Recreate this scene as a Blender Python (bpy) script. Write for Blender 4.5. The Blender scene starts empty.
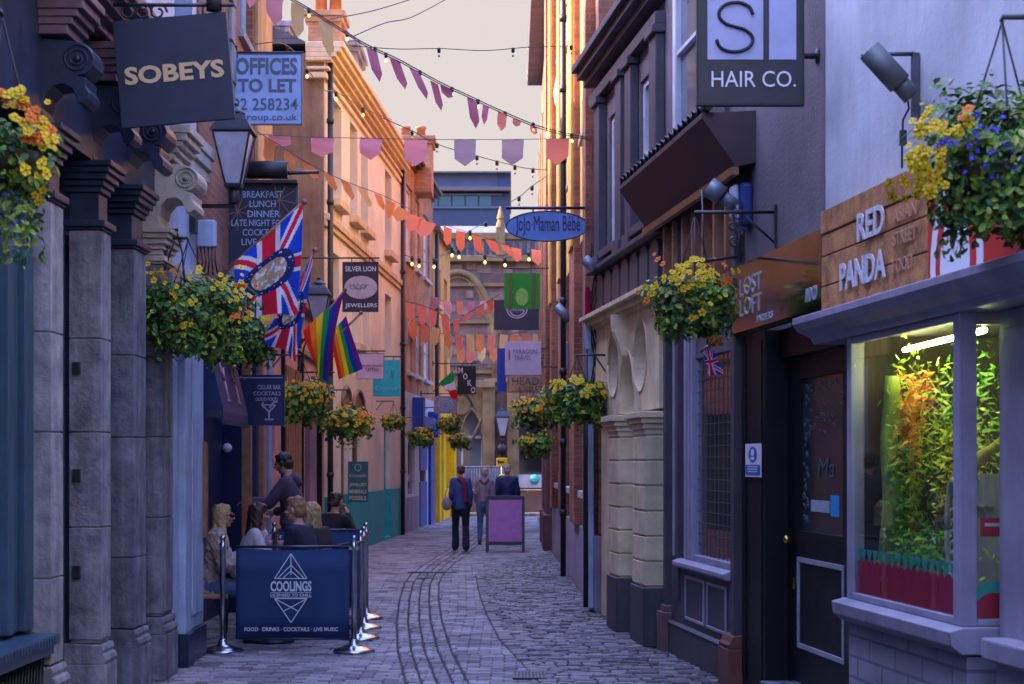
import bpy, bmesh, math, random
from mathutils import Vector, Matrix, noise
random.seed(7)
R = math.radians
PI = math.pi
F = 1700.0; CX = 512.0; CY = 462.0; EYE = 1.72
scene = bpy.context.scene
COL = bpy.data.collections.new('street')      # linked to the scene at the very end, so that helper evaluations stay quick
def evaluated_mesh(ob):
    scene.collection.objects.link(ob); dg = bpy.context.evaluated_depsgraph_get(); dg.update()
    return bpy.data.meshes.new_from_object(ob.evaluated_get(dg))

def at(x, y, Y):
    return Vector(((x-CX)/F*Y, Y, EYE-(y-CY)/F*Y))
def zf(y, u):
    return EYE+(CY-y)*u/F

# facade planes: (u = distance along the street, n = out of the wall into the street, z)
def LN(u, n, z): return (-2.76+n, u, z)
def LM(u, n, z): return (-2.35-0.03*u+n, u, z)
def LF(u, n, z): return (-4.75+0.052*u+n, u, z)
def RN(u, n, z): return (3.295-0.119*u-n, u, z)
def RF(u, n, z): return (1.239-0.0131*u-n, u, z)
def uLN(x, n=0): return (2.76-n)*F/(CX-x)
def uLM(x, n=0): return (2.35-n)/((CX-x)/F-0.03)
def uLF(x, n=0): return (4.75-n)/((CX-x)/F+0.052)
def uRN(x, n=0): return (3.295-n)*F/(x-CX+202.3)
def uRF(x, n=0): return (1.239-n)*F/(x-CX+22.3)
def WO(u, n, z): return (n, u, z)          # plain world frame: n = X

# ------------------------------------------------------------------ materials
MATS = {}
def nodes_of(m):
    m.use_nodes = True
    nt = m.node_tree
    return nt, nt.nodes, nt.links, nt.nodes['Principled BSDF']
def wall_vec(nt, sc=1.0):
    N, L = nt.nodes, nt.links
    g = N.new('ShaderNodeNewGeometry'); s = N.new('ShaderNodeSeparateXYZ'); L.new(g.outputs['Position'], s.inputs[0])
    a = N.new('ShaderNodeMath'); a.operation = 'ADD'; L.new(s.outputs[0], a.inputs[0]); L.new(s.outputs[1], a.inputs[1])
    c = N.new('ShaderNodeCombineXYZ'); L.new(a.outputs[0], c.inputs[0]); L.new(s.outputs[2], c.inputs[1])
    return c.outputs[0], g
def mat(name, col, rough=0.6, var=0.15, scale=6.0, bump=0.0, metal=0.0, col2=None, streak=0.0, spec=0.5, bscale=None, emit=None, coat=0.0, alpha=None):
    if name in MATS: return MATS[name]
    m = bpy.data.materials.new(name); nt, N, L, b = nodes_of(m)
    b.inputs['Roughness'].default_value = rough; b.inputs['Metallic'].default_value = metal
    b.inputs['Specular IOR Level'].default_value = spec
    if coat: b.inputs['Coat Weight'].default_value = coat
    c1 = (*col, 1); k = 1-var
    c2 = (*(col2 or tuple(c*k*0.8 for c in col)), 1)
    if var > 0 or col2:
        g = N.new('ShaderNodeNewGeometry')
        no = N.new('ShaderNodeTexNoise'); no.inputs['Scale'].default_value = scale; no.inputs['Detail'].default_value = 8; no.inputs['Roughness'].default_value = 0.65
        L.new(g.outputs['Position'], no.inputs['Vector'])
        cr = N.new('ShaderNodeValToRGB'); cr.color_ramp.elements[0].position = 0.32; cr.color_ramp.elements[1].position = 0.68
        cr.color_ramp.elements[0].color = c2; cr.color_ramp.elements[1].color = c1
        L.new(no.outputs['Fac'], cr.inputs[0]); out = cr.outputs[0]
        if streak > 0:
            mp = N.new('ShaderNodeMapping'); mp.inputs['Scale'].default_value = (7, 7, 0.5); L.new(g.outputs['Position'], mp.inputs[0])
            n2 = N.new('ShaderNodeTexNoise'); n2.inputs['Scale'].default_value = 1.3; n2.inputs['Detail'].default_value = 6; L.new(mp.outputs[0], n2.inputs['Vector'])
            r2 = N.new('ShaderNodeValToRGB'); r2.color_ramp.elements[0].position = 0.38; r2.color_ramp.elements[1].position = 0.6
            r2.color_ramp.elements[0].color = (1-streak, 1-streak, 1-streak, 1); r2.color_ramp.elements[1].color = (1, 1, 1, 1)
            L.new(n2.outputs['Fac'], r2.inputs[0])
            mx = N.new('ShaderNodeMixRGB'); mx.blend_type = 'MULTIPLY'; mx.inputs[0].default_value = 1; L.new(out, mx.inputs[1]); L.new(r2.outputs[0], mx.inputs[2]); out = mx.outputs[0]
        L.new(out, b.inputs['Base Color'])
        rr = N.new('ShaderNodeMapRange'); rr.inputs[3].default_value = max(0.02, rough-0.1); rr.inputs[4].default_value = min(1, rough+0.12)
        L.new(no.outputs['Fac'], rr.inputs[0]); L.new(rr.outputs[0], b.inputs['Roughness'])
        if bump:
            n3 = N.new('ShaderNodeTexNoise'); n3.inputs['Scale'].default_value = bscale or scale*6; n3.inputs['Detail'].default_value = 6
            L.new(g.outputs['Position'], n3.inputs['Vector'])
            bp = N.new('ShaderNodeBump'); bp.inputs['Strength'].default_value = bump; bp.inputs['Distance'].default_value = 0.01
            L.new(n3.outputs['Fac'], bp.inputs['Height']); L.new(bp.outputs[0], b.inputs['Normal'])
    else:
        b.inputs['Base Color'].default_value = c1
    if emit:
        b.inputs['Emission Color'].default_value = (*emit[0], 1); b.inputs['Emission Strength'].default_value = emit[1]
    MATS[name] = m
    return m
def brick(name, c1, c2, mortar, w=0.225, h=0.075, ms=0.009, bump=0.5, rough=0.85):
    m = bpy.data.materials.new(name); nt, N, L, b = nodes_of(m)
    v, g = wall_vec(nt)
    t = N.new('ShaderNodeTexBrick'); L.new(v, t.inputs['Vector'])
    t.inputs['Scale'].default_value = 1; t.inputs['Brick Width'].default_value = w; t.inputs['Row Height'].default_value = h
    t.inputs['Mortar Size'].default_value = ms; t.inputs['Color1'].default_value = (*c1, 1); t.inputs['Color2'].default_value = (*c2, 1)
    t.inputs['Mortar'].default_value = (*mortar, 1); t.inputs['Bias'].default_value = -0.1
    no = N.new('ShaderNodeTexNoise'); no.inputs['Scale'].default_value = 2.0; no.inputs['Detail'].default_value = 8; L.new(g.outputs['Position'], no.inputs['Vector'])
    r = N.new('ShaderNodeMapRange'); r.inputs[1].default_value = 0.3; r.inputs[2].default_value = 0.7; r.inputs[3].default_value = 0.6; r.inputs[4].default_value = 1.15
    L.new(no.outputs['Fac'], r.inputs[0])
    mx = N.new('ShaderNodeMixRGB'); mx.blend_type = 'MULTIPLY'; mx.inputs[0].default_value = 1; L.new(t.outputs['Color'], mx.inputs[1]); L.new(r.outputs[0], mx.inputs[2])
    L.new(mx.outputs[0], b.inputs['Base Color']); b.inputs['Roughness'].default_value = rough
    bp = N.new('ShaderNodeBump'); bp.invert = True; bp.inputs['Strength'].default_value = bump; bp.inputs['Distance'].default_value = 0.008
    L.new(t.outputs['Fac'], bp.inputs['Height']); L.new(bp.outputs[0], b.inputs['Normal'])
    MATS[name] = m
    return m
def tone_mat(name, col, col2, rough=0.7, bump=0.3, spec=0.5):   # colour varies per paver through a 'tone' attribute
    m = bpy.data.materials.new(name); nt, N, L, b = nodes_of(m)
    a = N.new('ShaderNodeAttribute'); a.attribute_name = 'tone'
    g = N.new('ShaderNodeNewGeometry'); no = N.new('ShaderNodeTexNoise'); no.inputs['Scale'].default_value = 1.2; no.inputs['Detail'].default_value = 9
    L.new(g.outputs['Position'], no.inputs['Vector'])
    ad = N.new('ShaderNodeMath'); ad.operation = 'MULTIPLY_ADD'; L.new(no.outputs['Fac'], ad.inputs[0]); ad.inputs[1].default_value = 1.5; 
    sb = N.new('ShaderNodeMath'); sb.operation = 'SUBTRACT'; L.new(a.outputs['Fac'], sb.inputs[0]); sb.inputs[1].default_value = 0.75
    L.new(sb.outputs[0], ad.inputs[2])
    cr = N.new('ShaderNodeValToRGB'); cr.color_ramp.elements[0].color = (*col, 1); cr.color_ramp.elements[1].color = (*col2, 1)
    L.new(ad.outputs[0], cr.inputs[0]); L.new(cr.outputs[0], b.inputs['Base Color'])
    b.inputs['Roughness'].default_value = rough; b.inputs['Specular IOR Level'].default_value = spec
    n3 = N.new('ShaderNodeTexNoise'); n3.inputs['Scale'].default_value = 60; n3.inputs['Detail'].default_value = 5; L.new(g.outputs['Position'], n3.inputs['Vector'])
    bp = N.new('ShaderNodeBump'); bp.inputs['Strength'].default_value = bump; bp.inputs['Distance'].default_value = 0.006
    L.new(n3.outputs['Fac'], bp.inputs['Height']); L.new(bp.outputs[0], b.inputs['Normal'])
    MATS[name] = m
    return m
def clear_glass(name, tint=(0.9, 0.95, 0.95), rough=0.0):
    m = bpy.data.materials.new(name); m.use_nodes = True; nt = m.node_tree; N, L = nt.nodes, nt.links
    N.remove(N['Principled BSDF']); o = N['Material Output']
    tr = N.new('ShaderNodeBsdfTransparent'); tr.inputs[0].default_value = (*tint, 1)
    gl = N.new('ShaderNodeBsdfGlossy'); gl.inputs['Roughness'].default_value = rough+0.01
    fr = N.new('ShaderNodeLayerWeight'); fr.inputs[0].default_value = 0.5
    pw = N.new('ShaderNodeMath'); pw.operation = 'POWER'; pw.inputs[1].default_value = 5; L.new(fr.outputs['Facing'], pw.inputs[0])
    ad = N.new('ShaderNodeMath'); ad.operation = 'MULTIPLY_ADD'; ad.inputs[1].default_value = 0.9; ad.inputs[2].default_value = 0.05; L.new(pw.outputs[0], ad.inputs[0])
    mx = N.new('ShaderNodeMixShader'); L.new(ad.outputs[0], mx.inputs[0]); L.new(tr.outputs[0], mx.inputs[1]); L.new(gl.outputs[0], mx.inputs[2])
    L.new(mx.outputs[0], o.inputs[0])
    MATS[name] = m
    return m
def cloth(name, col, trans=0.35, rough=0.85):
    m = bpy.data.materials.new(name); nt, N, L, b = nodes_of(m)
    b.inputs['Base Color'].default_value = (*col, 1); b.inputs['Roughness'].default_value = rough; b.inputs['Specular IOR Level'].default_value = 0.2
    o = N['Material Output']; t = N.new('ShaderNodeBsdfTranslucent'); t.inputs[0].default_value = (*col, 1)
    mx = N.new('ShaderNodeMixShader'); mx.inputs[0].default_value = trans; L.new(b.outputs[0], mx.inputs[1]); L.new(t.outputs[0], mx.inputs[2]); L.new(mx.outputs[0], o.inputs[0])
    MATS[name] = m
    return m

# ------------------------------------------------------------------ mesh builder
class MB:
    def __init__(s): s.v = []; s.f = []; s.mi = []; s.sm = []
    def add(s, vs, fs, mi=0, smooth=False):
        s.ch = getattr(s, 'ch', []); s.ch.append((len(s.v), len(s.f)))
        o = len(s.v); s.v += [tuple(v) for v in vs]
        for f in fs: s.f.append(tuple(i+o for i in f)); s.mi.append(mi); s.sm.append(smooth)
        return s
    def box(s, f, u0, u1, n0, n1, z0, z1, mi=0):
        vs = [f(u, n, z) for u in (u0, u1) for n in (n0, n1) for z in (z0, z1)]
        return s.add(vs, [(0,1,3,2),(4,6,7,5),(0,4,5,1),(2,3,7,6),(0,2,6,4),(1,5,7,3)], mi)
    def wbox(s, c, d, mi=0, rot=None):
        vs = []
        for i in (-1, 1):
            for j in (-1, 1):
                for k in (-1, 1):
                    p = Vector((i*d[0]/2, j*d[1]/2, k*d[2]/2))
                    if rot is not None: p = rot @ p
                    vs.append(Vector(c)+p)
        return s.add(vs, [(0,1,3,2),(4,6,7,5),(0,4,5,1),(2,3,7,6),(0,2,6,4),(1,5,7,3)], mi)
    def prism(s, f, u0, u1, poly, mi=0, smooth=False):      # poly of (n, z) extruded along u
        k = len(poly); vs = [f(u0, n, z) for n, z in poly]+[f(u1, n, z) for n, z in poly]
        fs = [tuple(range(k)), tuple(range(2*k-1, k-1, -1))]
        s.add(vs, fs, mi)
        o = len(s.v)-2*k
        for i in range(k):
            j = (i+1) % k; s.f.append((o+i, o+j, o+k+j, o+k+i)); s.mi.append(mi); s.sm.append(smooth)
        return s
    def plate(s, f, n0, n1, poly, mi=0):                    # poly of (u, z) extruded along n
        k = len(poly); vs = [f(u, n0, z) for u, z in poly]+[f(u, n1, z) for u, z in poly]
        fs = [tuple(range(k)), tuple(range(2*k-1, k-1, -1))]+[(i, (i+1) % k, k+(i+1) % k, k+i) for i in range(k)]
        return s.add(vs, fs, mi)
    def tube(s, pts, r, n=8, mi=0, cap=True, rs=None):
        pts = [Vector(p) for p in pts]; k = len(pts); vs = []
        for i, p in enumerate(pts):
            d = (pts[min(i+1, k-1)]-pts[max(i-1, 0)]).normalized()
            a = d.orthogonal().normalized() if i == 0 else (a-d*a.dot(d)).normalized()
            b = d.cross(a); rr = rs[i] if rs else r
            for j in range(n):
                t = 2*PI*j/n; vs.append(p+(a*math.cos(t)+b*math.sin(t))*rr)
        fs = []
        for i in range(k-1):
            for j in range(n):
                fs.append((i*n+j, i*n+(j+1) % n, (i+1)*n+(j+1) % n, (i+1)*n+j))
        s.add(vs, fs, mi, True)
        if cap:
            o = len(s.v)-len(vs)
            s.f.append(tuple(o+j for j in range(n-1, -1, -1))); s.mi.append(mi); s.sm.append(False)
            s.f.append(tuple(o+(k-1)*n+j for j in range(n))); s.mi.append(mi); s.sm.append(False)
        return s
    def lathe(s, c, prof, n=20, mi=0, smooth=True, axis=None, ph=0.0):   # prof: (r, z)
        c = Vector(c); vs = []
        for r, z in prof:
            for j in range(n):
                t = 2*PI*j/n+ph; p = Vector((r*math.cos(t), r*math.sin(t), z))
                if axis is not None: p = axis @ p
                vs.append(c+p)
        fs = []
        for i in range(len(prof)-1):
            for j in range(n): fs.append((i*n+j, i*n+(j+1) % n, (i+1)*n+(j+1) % n, (i+1)*n+j))
        fs.append(tuple(range(n-1, -1, -1))); fs.append(tuple((len(prof)-1)*n+j for j in range(n)))
        return s.add(vs, fs, mi, smooth)
    def ball(s, c, r, n=10, mi=0, sq=(1, 1, 1)):
        prof = [(max(1e-4, math.sin(PI*i/n)), -math.cos(PI*i/n)) for i in range(n+1)]
        c = Vector(c); vs = []; m = n+4
        for a, z in prof:
            for j in range(m):
                t = 2*PI*j/m; vs.append((c.x+r*sq[0]*a*math.cos(t), c.y+r*sq[1]*a*math.sin(t), c.z+r*sq[2]*z))
        fs = [(i*m+j, i*m+(j+1) % m, (i+1)*m+(j+1) % m, (i+1)*m+j) for i in range(n) for j in range(m)]
        return s.add(vs, fs, mi, True)
    def wall(s, f, u0, u1, z0, z1, n, th, ops=(), mi=0):    # wall slab with rectangular openings
        us = sorted({u0, u1, *[o[0] for o in ops if u0 < o[0] < u1], *[o[1] for o in ops if u0 < o[1] < u1]})
        zs = sorted({z0, z1, *[o[2] for o in ops if z0 < o[2] < z1], *[o[3] for o in ops if z0 < o[3] < z1]})
        V = {}; vs = []; fs = []
        def vid(i, j, k):
            if (i, j, k) not in V: V[(i, j, k)] = len(vs); vs.append(f(us[i], n-k*th, zs[j]))
            return V[(i, j, k)]
        def solid(i, j):
            if i < 0 or j < 0 or i >= len(us)-1 or j >= len(zs)-1: return False
            a = (us[i]+us[i+1])/2; b = (zs[j]+zs[j+1])/2
            return not any(o[0] < a < o[1] and o[2] < b < o[3] for o in ops)
        for i in range(len(us)-1):
            for j in range(len(zs)-1):
                if not solid(i, j): continue
                fs.append((vid(i,j,0), vid(i+1,j,0), vid(i+1,j+1,0), vid(i,j+1,0)))
                fs.append((vid(i,j,1), vid(i,j+1,1), vid(i+1,j+1,1), vid(i+1,j,1)))
                if not solid(i-1, j): fs.append((vid(i,j,0), vid(i,j+1,0), vid(i,j+1,1), vid(i,j,1)))
                if not solid(i+1, j): fs.append((vid(i+1,j,0), vid(i+1,j,1), vid(i+1,j+1,1), vid(i+1,j+1,0)))
                if not solid(i, j-1): fs.append((vid(i,j,0), vid(i,j,1), vid(i+1,j,1), vid(i+1,j,0)))
                if not solid(i, j+1): fs.append((vid(i,j+1,0), vid(i+1,j+1,0), vid(i+1,j+1,1), vid(i,j+1,1)))
        return s.add(vs, fs, mi)
    def split(s, name, mats, parent, bevel=0.0):            # one object for each piece
        ch = s.ch+[(len(s.v), len(s.f))]; out = []
        for (v0, f0), (v1, f1) in zip(ch[:-1], ch[1:]):
            m = MB(); m.v = s.v[v0:v1]; m.f = [tuple(i-v0 for i in f) for f in s.f[f0:f1]]; m.mi = s.mi[f0:f1]; m.sm = s.sm[f0:f1]; out.append(m.build(name, mats, parent, bevel=bevel))
        return out
    def build(s, name, mats, parent=None, bevel=0.0, recalc=True, tag=None, attr=None):
        if not isinstance(mats, (list, tuple)): mats = [mats]
        me = bpy.data.meshes.new(name)
        if parent is not None: off = wloc(parent)
        else:
            xs = [v[0] for v in s.v]; ys = [v[1] for v in s.v]; zs = [v[2] for v in s.v]
            off = Vector(((min(xs)+max(xs))/2, (min(ys)+max(ys))/2, min(zs)))
        me.from_pydata([(v[0]-off[0], v[1]-off[1], v[2]-off[2]) for v in s.v], [], s.f)
        for m in mats: me.materials.append(m)
        me.polygons.foreach_set('material_index', s.mi); me.polygons.foreach_set('use_smooth', s.sm)
        if attr:
            a = me.attributes.new('tone', 'FLOAT', 'FACE'); a.data.foreach_set('value', attr)
        if recalc:
            bm = bmesh.new(); bm.from_mesh(me); bmesh.ops.recalc_face_normals(bm, faces=bm.faces); bm.to_mesh(me); bm.free()
        me.update()
        o = bpy.data.objects.new(name, me); COL.objects.link(o)
        if parent is not None: o.parent = parent
        else: o.location = off
        if bevel:
            b = o.modifiers.new('bevel', 'BEVEL'); b.width = bevel; b.segments = 2; b.limit_method = 'ANGLE'; b.angle_limit = R(40)
        if tag: settag(o, *tag)
        return o
def wloc(o):
    l = Vector((0, 0, 0))
    while o is not None: l += o.location; o = o.parent
    return l
def settag(o, label, cat, group=None):
    o['label'] = label; o['category'] = cat
    if group: o['group'] = group
def thing(name, label, cat, loc, group=None):
    o = bpy.data.objects.new(name, None); COL.objects.link(o); o.location = loc; o.empty_display_size = 0.2
    settag(o, label, cat, group); return o
def struct(o): o['kind'] = 'structure'; return o
def copyobj(o, parent):
    c = o.copy(); COL.objects.link(c); c.parent = parent; return c

def text_mesh(s, bold=0.0, ext=0.0, spacing=1.0):
    cu = bpy.data.curves.new('t', 'FONT'); cu.body = s; cu.offset = bold; cu.extrude = ext; cu.space_character = spacing; cu.resolution_u = 3
    ob = bpy.data.objects.new('t', cu)
    me = evaluated_mesh(ob)
    vs = [v.co.copy() for v in me.vertices]; fs = [tuple(p.vertices) for p in me.polygons]
    bpy.data.objects.remove(ob); bpy.data.curves.remove(cu); bpy.data.meshes.remove(me)
    return vs, fs
def text(s, m, parent, o, right, up, w, h, bold=0.0, depth=0.004, name='lettering', shear=0.0, spacing=1.0):
    """fit text into w x h metres, lower-left corner o, along right/up"""
    vs, fs = text_mesh(s, bold, 0.5, spacing)
    if not vs: return
    x0 = min(v.x for v in vs); x1 = max(v.x for v in vs); y0 = min(v.y for v in vs); y1 = max(v.y for v in vs)
    r = Vector(right).normalized(); u = Vector(up).normalized(); nn = r.cross(u)
    out = []
    for v in vs:
        a = (v.x-x0)/(x1-x0)*w; b = (v.y-y0)/(y1-y0)*h
        out.append(Vector(o)+r*(a+shear*b)+u*b+nn*(v.z*depth*2+0.0))
    mb = MB(); mb.add(out, fs)
    return mb.build(name, m, parent, recalc=False)
def uvline(mb, o, r, u, p, q, w, d=0.003, mi=0):
    r = Vector(r); u = Vector(u); nn = r.cross(u)
    P = Vector(o)+r*p[0]+u*p[1]; Q = Vector(o)+r*q[0]+u*q[1]; dd = (Q-P).normalized(); s = dd.cross(nn)*w/2
    vs = [P+s, P-s, Q-s, Q+s]; vs += [v+nn*d for v in vs]
    mb.add(vs, [(3,2,1,0),(4,5,6,7),(0,1,5,4),(1,2,6,5),(2,3,7,6),(3,0,4,7)], mi)

class Board:
    """flat sign standing across the street direction, facing down the street towards the viewer"""
    def __init__(s, name, label, cat, x0, y0, x1, y1, Y, m, th=0.03, border=None, bw=0.012, roll=0.0, ellipse=False, yaw=0.0, group=None, part='board'):
        a = at(x0, y1, Y); b = at(x1, y0, Y); s.a = a; s.b = b; s.Y = Y
        s.w = b.x-a.x; s.h = b.z-a.z; c = (a+b)/2; s.c = c
        s.rot = Matrix.Rotation(roll, 3, 'Y') @ Matrix.Rotation(yaw, 3, 'Z'); s.x0, s.y0, s.x1, s.y1 = x0, y0, x1, y1; s.th = th
        s.t = thing(name, label, cat, (c.x, c.y, a.z), group)
        mb = MB()
        if ellipse:
            k = 40; vs = []
            for yy in (-th/2, th/2):
                for i in range(k): vs.append(c+s.rot@Vector((s.w/2*math.cos(2*PI*i/k), yy, s.h/2*math.sin(2*PI*i/k))))
            mb.add(vs, [tuple(range(k-1,-1,-1)), tuple(range(k,2*k))]+[(i,(i+1)%k,k+(i+1)%k,k+i) for i in range(k)])
        else: mb.wbox(c, (s.w, th, s.h), rot=s.rot)
        s.board = mb.build(part, m, s.t, bevel=0.003)
        if border:
            fb = MB(); e = 0.004
            if ellipse:
                pts = [c+s.rot@Vector((s.w/2*math.cos(2*PI*i/40), -th/2, s.h/2*math.sin(2*PI*i/40))) for i in range(41)]
                fb.tube(pts, bw*0.6, 6)
            else:
                for dx, dz, ww, hh in ((0, s.h/2, s.w+bw, bw), (0, -s.h/2, s.w+bw, bw), (s.w/2, 0, bw, s.h-bw-.001), (-s.w/2, 0, bw, s.h-bw-.001)):
                    fb.wbox(c+s.rot@Vector((dx, 0, dz)), (ww, th+2*e, hh), rot=s.rot)
            fb.build('frame', border, s.t)
    def pt(s, x, y, off=0.004):
        p = Vector(((x-CX)/F*s.Y, s.Y, EYE-(y-CY)/F*s.Y))-s.c
        return s.c+s.rot@Vector((p.x, -s.th/2-off, p.z))
    def T(s, str_, x0, y0, x1, y1, m, bold=0.0, spacing=1.0, name='lettering', depth=0.002, off=0.004):
        r = s.rot@Vector((1, 0, 0)); u = s.rot@Vector((0, 0, 1))
        return text(str_, m, s.t, s.pt(x0, y1, off), r, u, (x1-x0)/F*s.Y, (y1-y0)/F*s.Y, bold, depth, name, spacing=spacing)
    def lines(s, segs, w, m, name='emblem'):
        mb = MB(); r = s.rot@Vector((1, 0, 0)); u = s.rot@Vector((0, 0, 1)); o = s.pt(s.x0, s.y1, 0.003); k = s.Y/F
        for seg in segs:
            for p, q in zip(seg[:-1], seg[1:]):
                uvline(mb, o, r, u, ((p[0]-s.x0)*k, (s.y1-p[1])*k), ((q[0]-s.x0)*k, (s.y1-q[1])*k), w)
        return mb.build(name, m, s.t)
    def rect(s, x0, y0, x1, y1, m, name='panel', th=0.004):
        mb = MB(); a = s.pt(x0, y1, 0.003); b = s.pt(x1, y0, 0.003)
        mb.wbox((a+b)/2, (((x1-x0)/F)*s.Y, th, ((y1-y0)/F)*s.Y), rot=s.rot)
        return mb.build(name, m, s.t)
    def hanger(s, wallx, m, y=None, arm=0.012, drops=(0.25, 0.75), name='bracket'):
        """iron arm from the wall over the top of the board, with short links"""
        z = s.b.z+0.06 if y is None else EYE-(y-CY)/F*s.Y
        mb = MB(); x0 = min(s.a.x, wallx); x1 = max(s.b.x, wallx)
        mb.tube([(x0-0.02, s.Y, z), (x1+0.02, s.Y, z)], arm, 6)
        for d in drops: mb.tube([(s.a.x+s.w*d, s.Y, z), (s.a.x+s.w*d, s.Y, s.b.z-0.005)], arm*0.6, 5)
        mb.wbox((wallx, s.Y, z), (0.03, 0.08, 0.12))
        return mb.build(name, m, s.t)

def window(f, u0, u1, z0, z1, n, parent, fm, gm, cols=1, rows=2, fw=0.06, depth=0.08, sill=None, curtain=None):
    """a sash window set into its opening: frame part with a pane sub-part"""
    mb = MB()
    mb.box(f, u0, u0+fw, n-depth, n, z0, z1); mb.box(f, u1-fw, u1, n-depth, n, z0, z1)
    mb.box(f, u0+fw, u1-fw, n-depth, n, z0, z0+fw); mb.box(f, u0+fw, u1-fw, n-depth, n, z1-fw, z1)
    for i in range(1, cols):
        u = u0+fw+(u1-u0-2*fw)*i/cols; mb.box(f, u-0.015, u+0.015, n-depth+.01, n-0.015, z0+fw, z1-fw)
    for j in range(1, rows):
        z = z0+(z1-z0)*j/rows; mb.box(f, u0+fw, u1-fw, n-depth+.012, n-0.012, z-0.02, z+0.02)
    w = mb.build('window', fm, parent, bevel=0.004)
    g = MB(); g.box(f, u0+fw*.5, u1-fw*.5, n-depth*.6, n-depth*.6+0.006, z0+fw*.5, z1-fw*.5); g.build('pane', gm, w)
    if curtain:
        c = MB(); c.box(f, u0+fw, u1-fw, n-depth-.04, n-depth-.03, z0+fw, z1-fw); c.build('blind', curtain, w)
    if sill:
        s = MB(); s.box(f, u0-0.06, u1+0.06, n-0.02, n+0.14, z0-0.09, z0-.002); s.build('sill', sill, w, bevel=0.006)
    return w

def crom(P_, n=10):
    out = []
    for i in range(len(P_)-1):
        p0 = P_[max(i-1, 0)]; p1 = P_[i]; p2 = P_[i+1]; p3 = P_[min(i+2, len(P_)-1)]
        for k in range(n):
            t_ = k/n; out.append(.5*((2*p1)+(-p0+p2)*t_+(2*p0-5*p1+4*p2-p3)*t_*t_+(-p0+3*p1-3*p2+p3)*t_**3))
    out.append(P_[-1]); return out
# ------------------------------------------------------------------ palette
M = {}
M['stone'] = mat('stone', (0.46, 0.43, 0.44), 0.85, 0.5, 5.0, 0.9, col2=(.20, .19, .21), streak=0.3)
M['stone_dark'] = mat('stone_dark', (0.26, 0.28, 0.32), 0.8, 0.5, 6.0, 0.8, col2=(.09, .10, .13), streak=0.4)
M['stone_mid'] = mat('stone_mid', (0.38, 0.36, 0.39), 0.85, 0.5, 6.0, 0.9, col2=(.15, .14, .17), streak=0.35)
M['navy_paint'] = mat('navy_paint', (0.024, 0.040, 0.085), 0.38, 0.4, 5.0, 0.2)
M['mauve_paint'] = mat('mauve_paint', (0.20, 0.13, 0.16), 0.5, 0.3, 5.0, 0.15, streak=0.2)
M['teal_frame'] = mat('teal_frame', (0.05, 0.10, 0.16), 0.35, 0.2, 4.0)
M['white_paint'] = mat('white_paint', (0.66, 0.68, 0.75), 0.5, 0.15, 3.0, 0.1, streak=0.15)
M['cream_paint'] = mat('cream_paint', (0.60, 0.53, 0.44), 0.55, 0.2, 4.0, 0.15, streak=0.2)
M['bluewhite'] = mat('bluewhite', (0.42, 0.52, 0.72), 0.45, 0.15, 3.0, 0.1, streak=0.15)
M['cream_render'] = mat('cream_render', (0.85, 0.80, 0.68), 0.85, 0.08, 0.8, 0.08, bscale=30)
M['cream_stone'] = mat('cream_stone', (0.78, 0.62, 0.40), 0.8, 0.18, 2.0, 0.35, streak=0.08)
M['gable'] = mat('gable', (0.34, 0.23, 0.15), 0.9, 0.35, 1.5, 0.6, streak=0.2)
M['warm_cream'] = mat('warm_cream', (0.84, 0.68, 0.42), 0.75, 0.2, 3.0, 0.3, streak=0.12)
M['ochre'] = mat('ochre', (0.86, 0.40, 0.10), 0.85, 0.15, 2.0, 0.2)
M['gold_stucco'] = mat('gold_stucco', (0.72, 0.42, 0.17), 0.8, 0.3, 1.5, 0.4, streak=0.3)
M['pink_paint'] = mat('pink_paint', (0.62, 0.33, 0.36), 0.6, 0.15, 3.0, streak=0.2)
M['slate'] = brick('slate', (0.10, 0.11, 0.15), (0.15, 0.15, 0.19), (0.05, 0.05, 0.06), 0.3, 0.22, 0.008, 0.5, 0.6)
M['brick_red'] = brick('brick_red', (0.38, 0.125, 0.055), (0.25, 0.075, 0.04), (0.24, 0.17, 0.14))
M['brick_brown'] = brick('brick_brown', (0.56, 0.27, 0.11), (0.42, 0.19, 0.09), (0.30, 0.22, 0.17))
M['brick_mauve'] = brick('brick_mauve', (0.30, 0.30, 0.36), (0.24, 0.24, 0.30), (0.17, 0.17, 0.21), bump=0.9, w=0.36, h=0.12)
M['red_stone'] = brick('red_stone', (0.25, 0.15, 0.12), (0.14, 0.09, 0.085), (0.20, 0.15, 0.13), 0.8, 0.33, 0.012, 0.4)
M['tan_stone'] = mat('tan_stone', (0.33, 0.22, 0.10), 0.85, 0.4, 2.0, 0.6)
M['grey_mauve'] = mat('grey_mauve', (0.17, 0.14, 0.17), 0.7, 0.3, 1.5, 0.5, streak=0.12, bscale=40)
M['dark_mauve'] = mat('dark_mauve', (0.075, 0.065, 0.085), 0.55, 0.25, 3.0, 0.2, streak=0.2)
M['pale_render'] = mat('pale_render', (0.55, 0.57, 0.63), 0.85, 0.2, 1.3, 0.22, streak=0.07, bscale=40)
M['lav_render'] = mat('lav_render', (0.42, 0.38, 0.50), 0.8, 0.2, 1.5, 0.4, streak=0.35, bscale=50)
M['lilac_paint'] = mat('lilac_paint', (0.36, 0.34, 0.45), 0.5, 0.15, 3.0, 0.1, streak=0.15)
M['black_paint'] = mat('black_paint', (0.008, 0.009, 0.012), 0.45, 0.2, 5.0, spec=.25)
M['iron'] = mat('iron', (0.02, 0.022, 0.03), 0.45, 0.3, 20.0, 0.2)
M['maroon'] = mat('maroon', (0.085, 0.045, 0.05), 0.55, 0.2, 2.0)
M['wood_trim'] = mat('wood_trim', (0.36, 0.16, 0.08), 0.5, 0.3, 8.0, 0.2)
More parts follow.
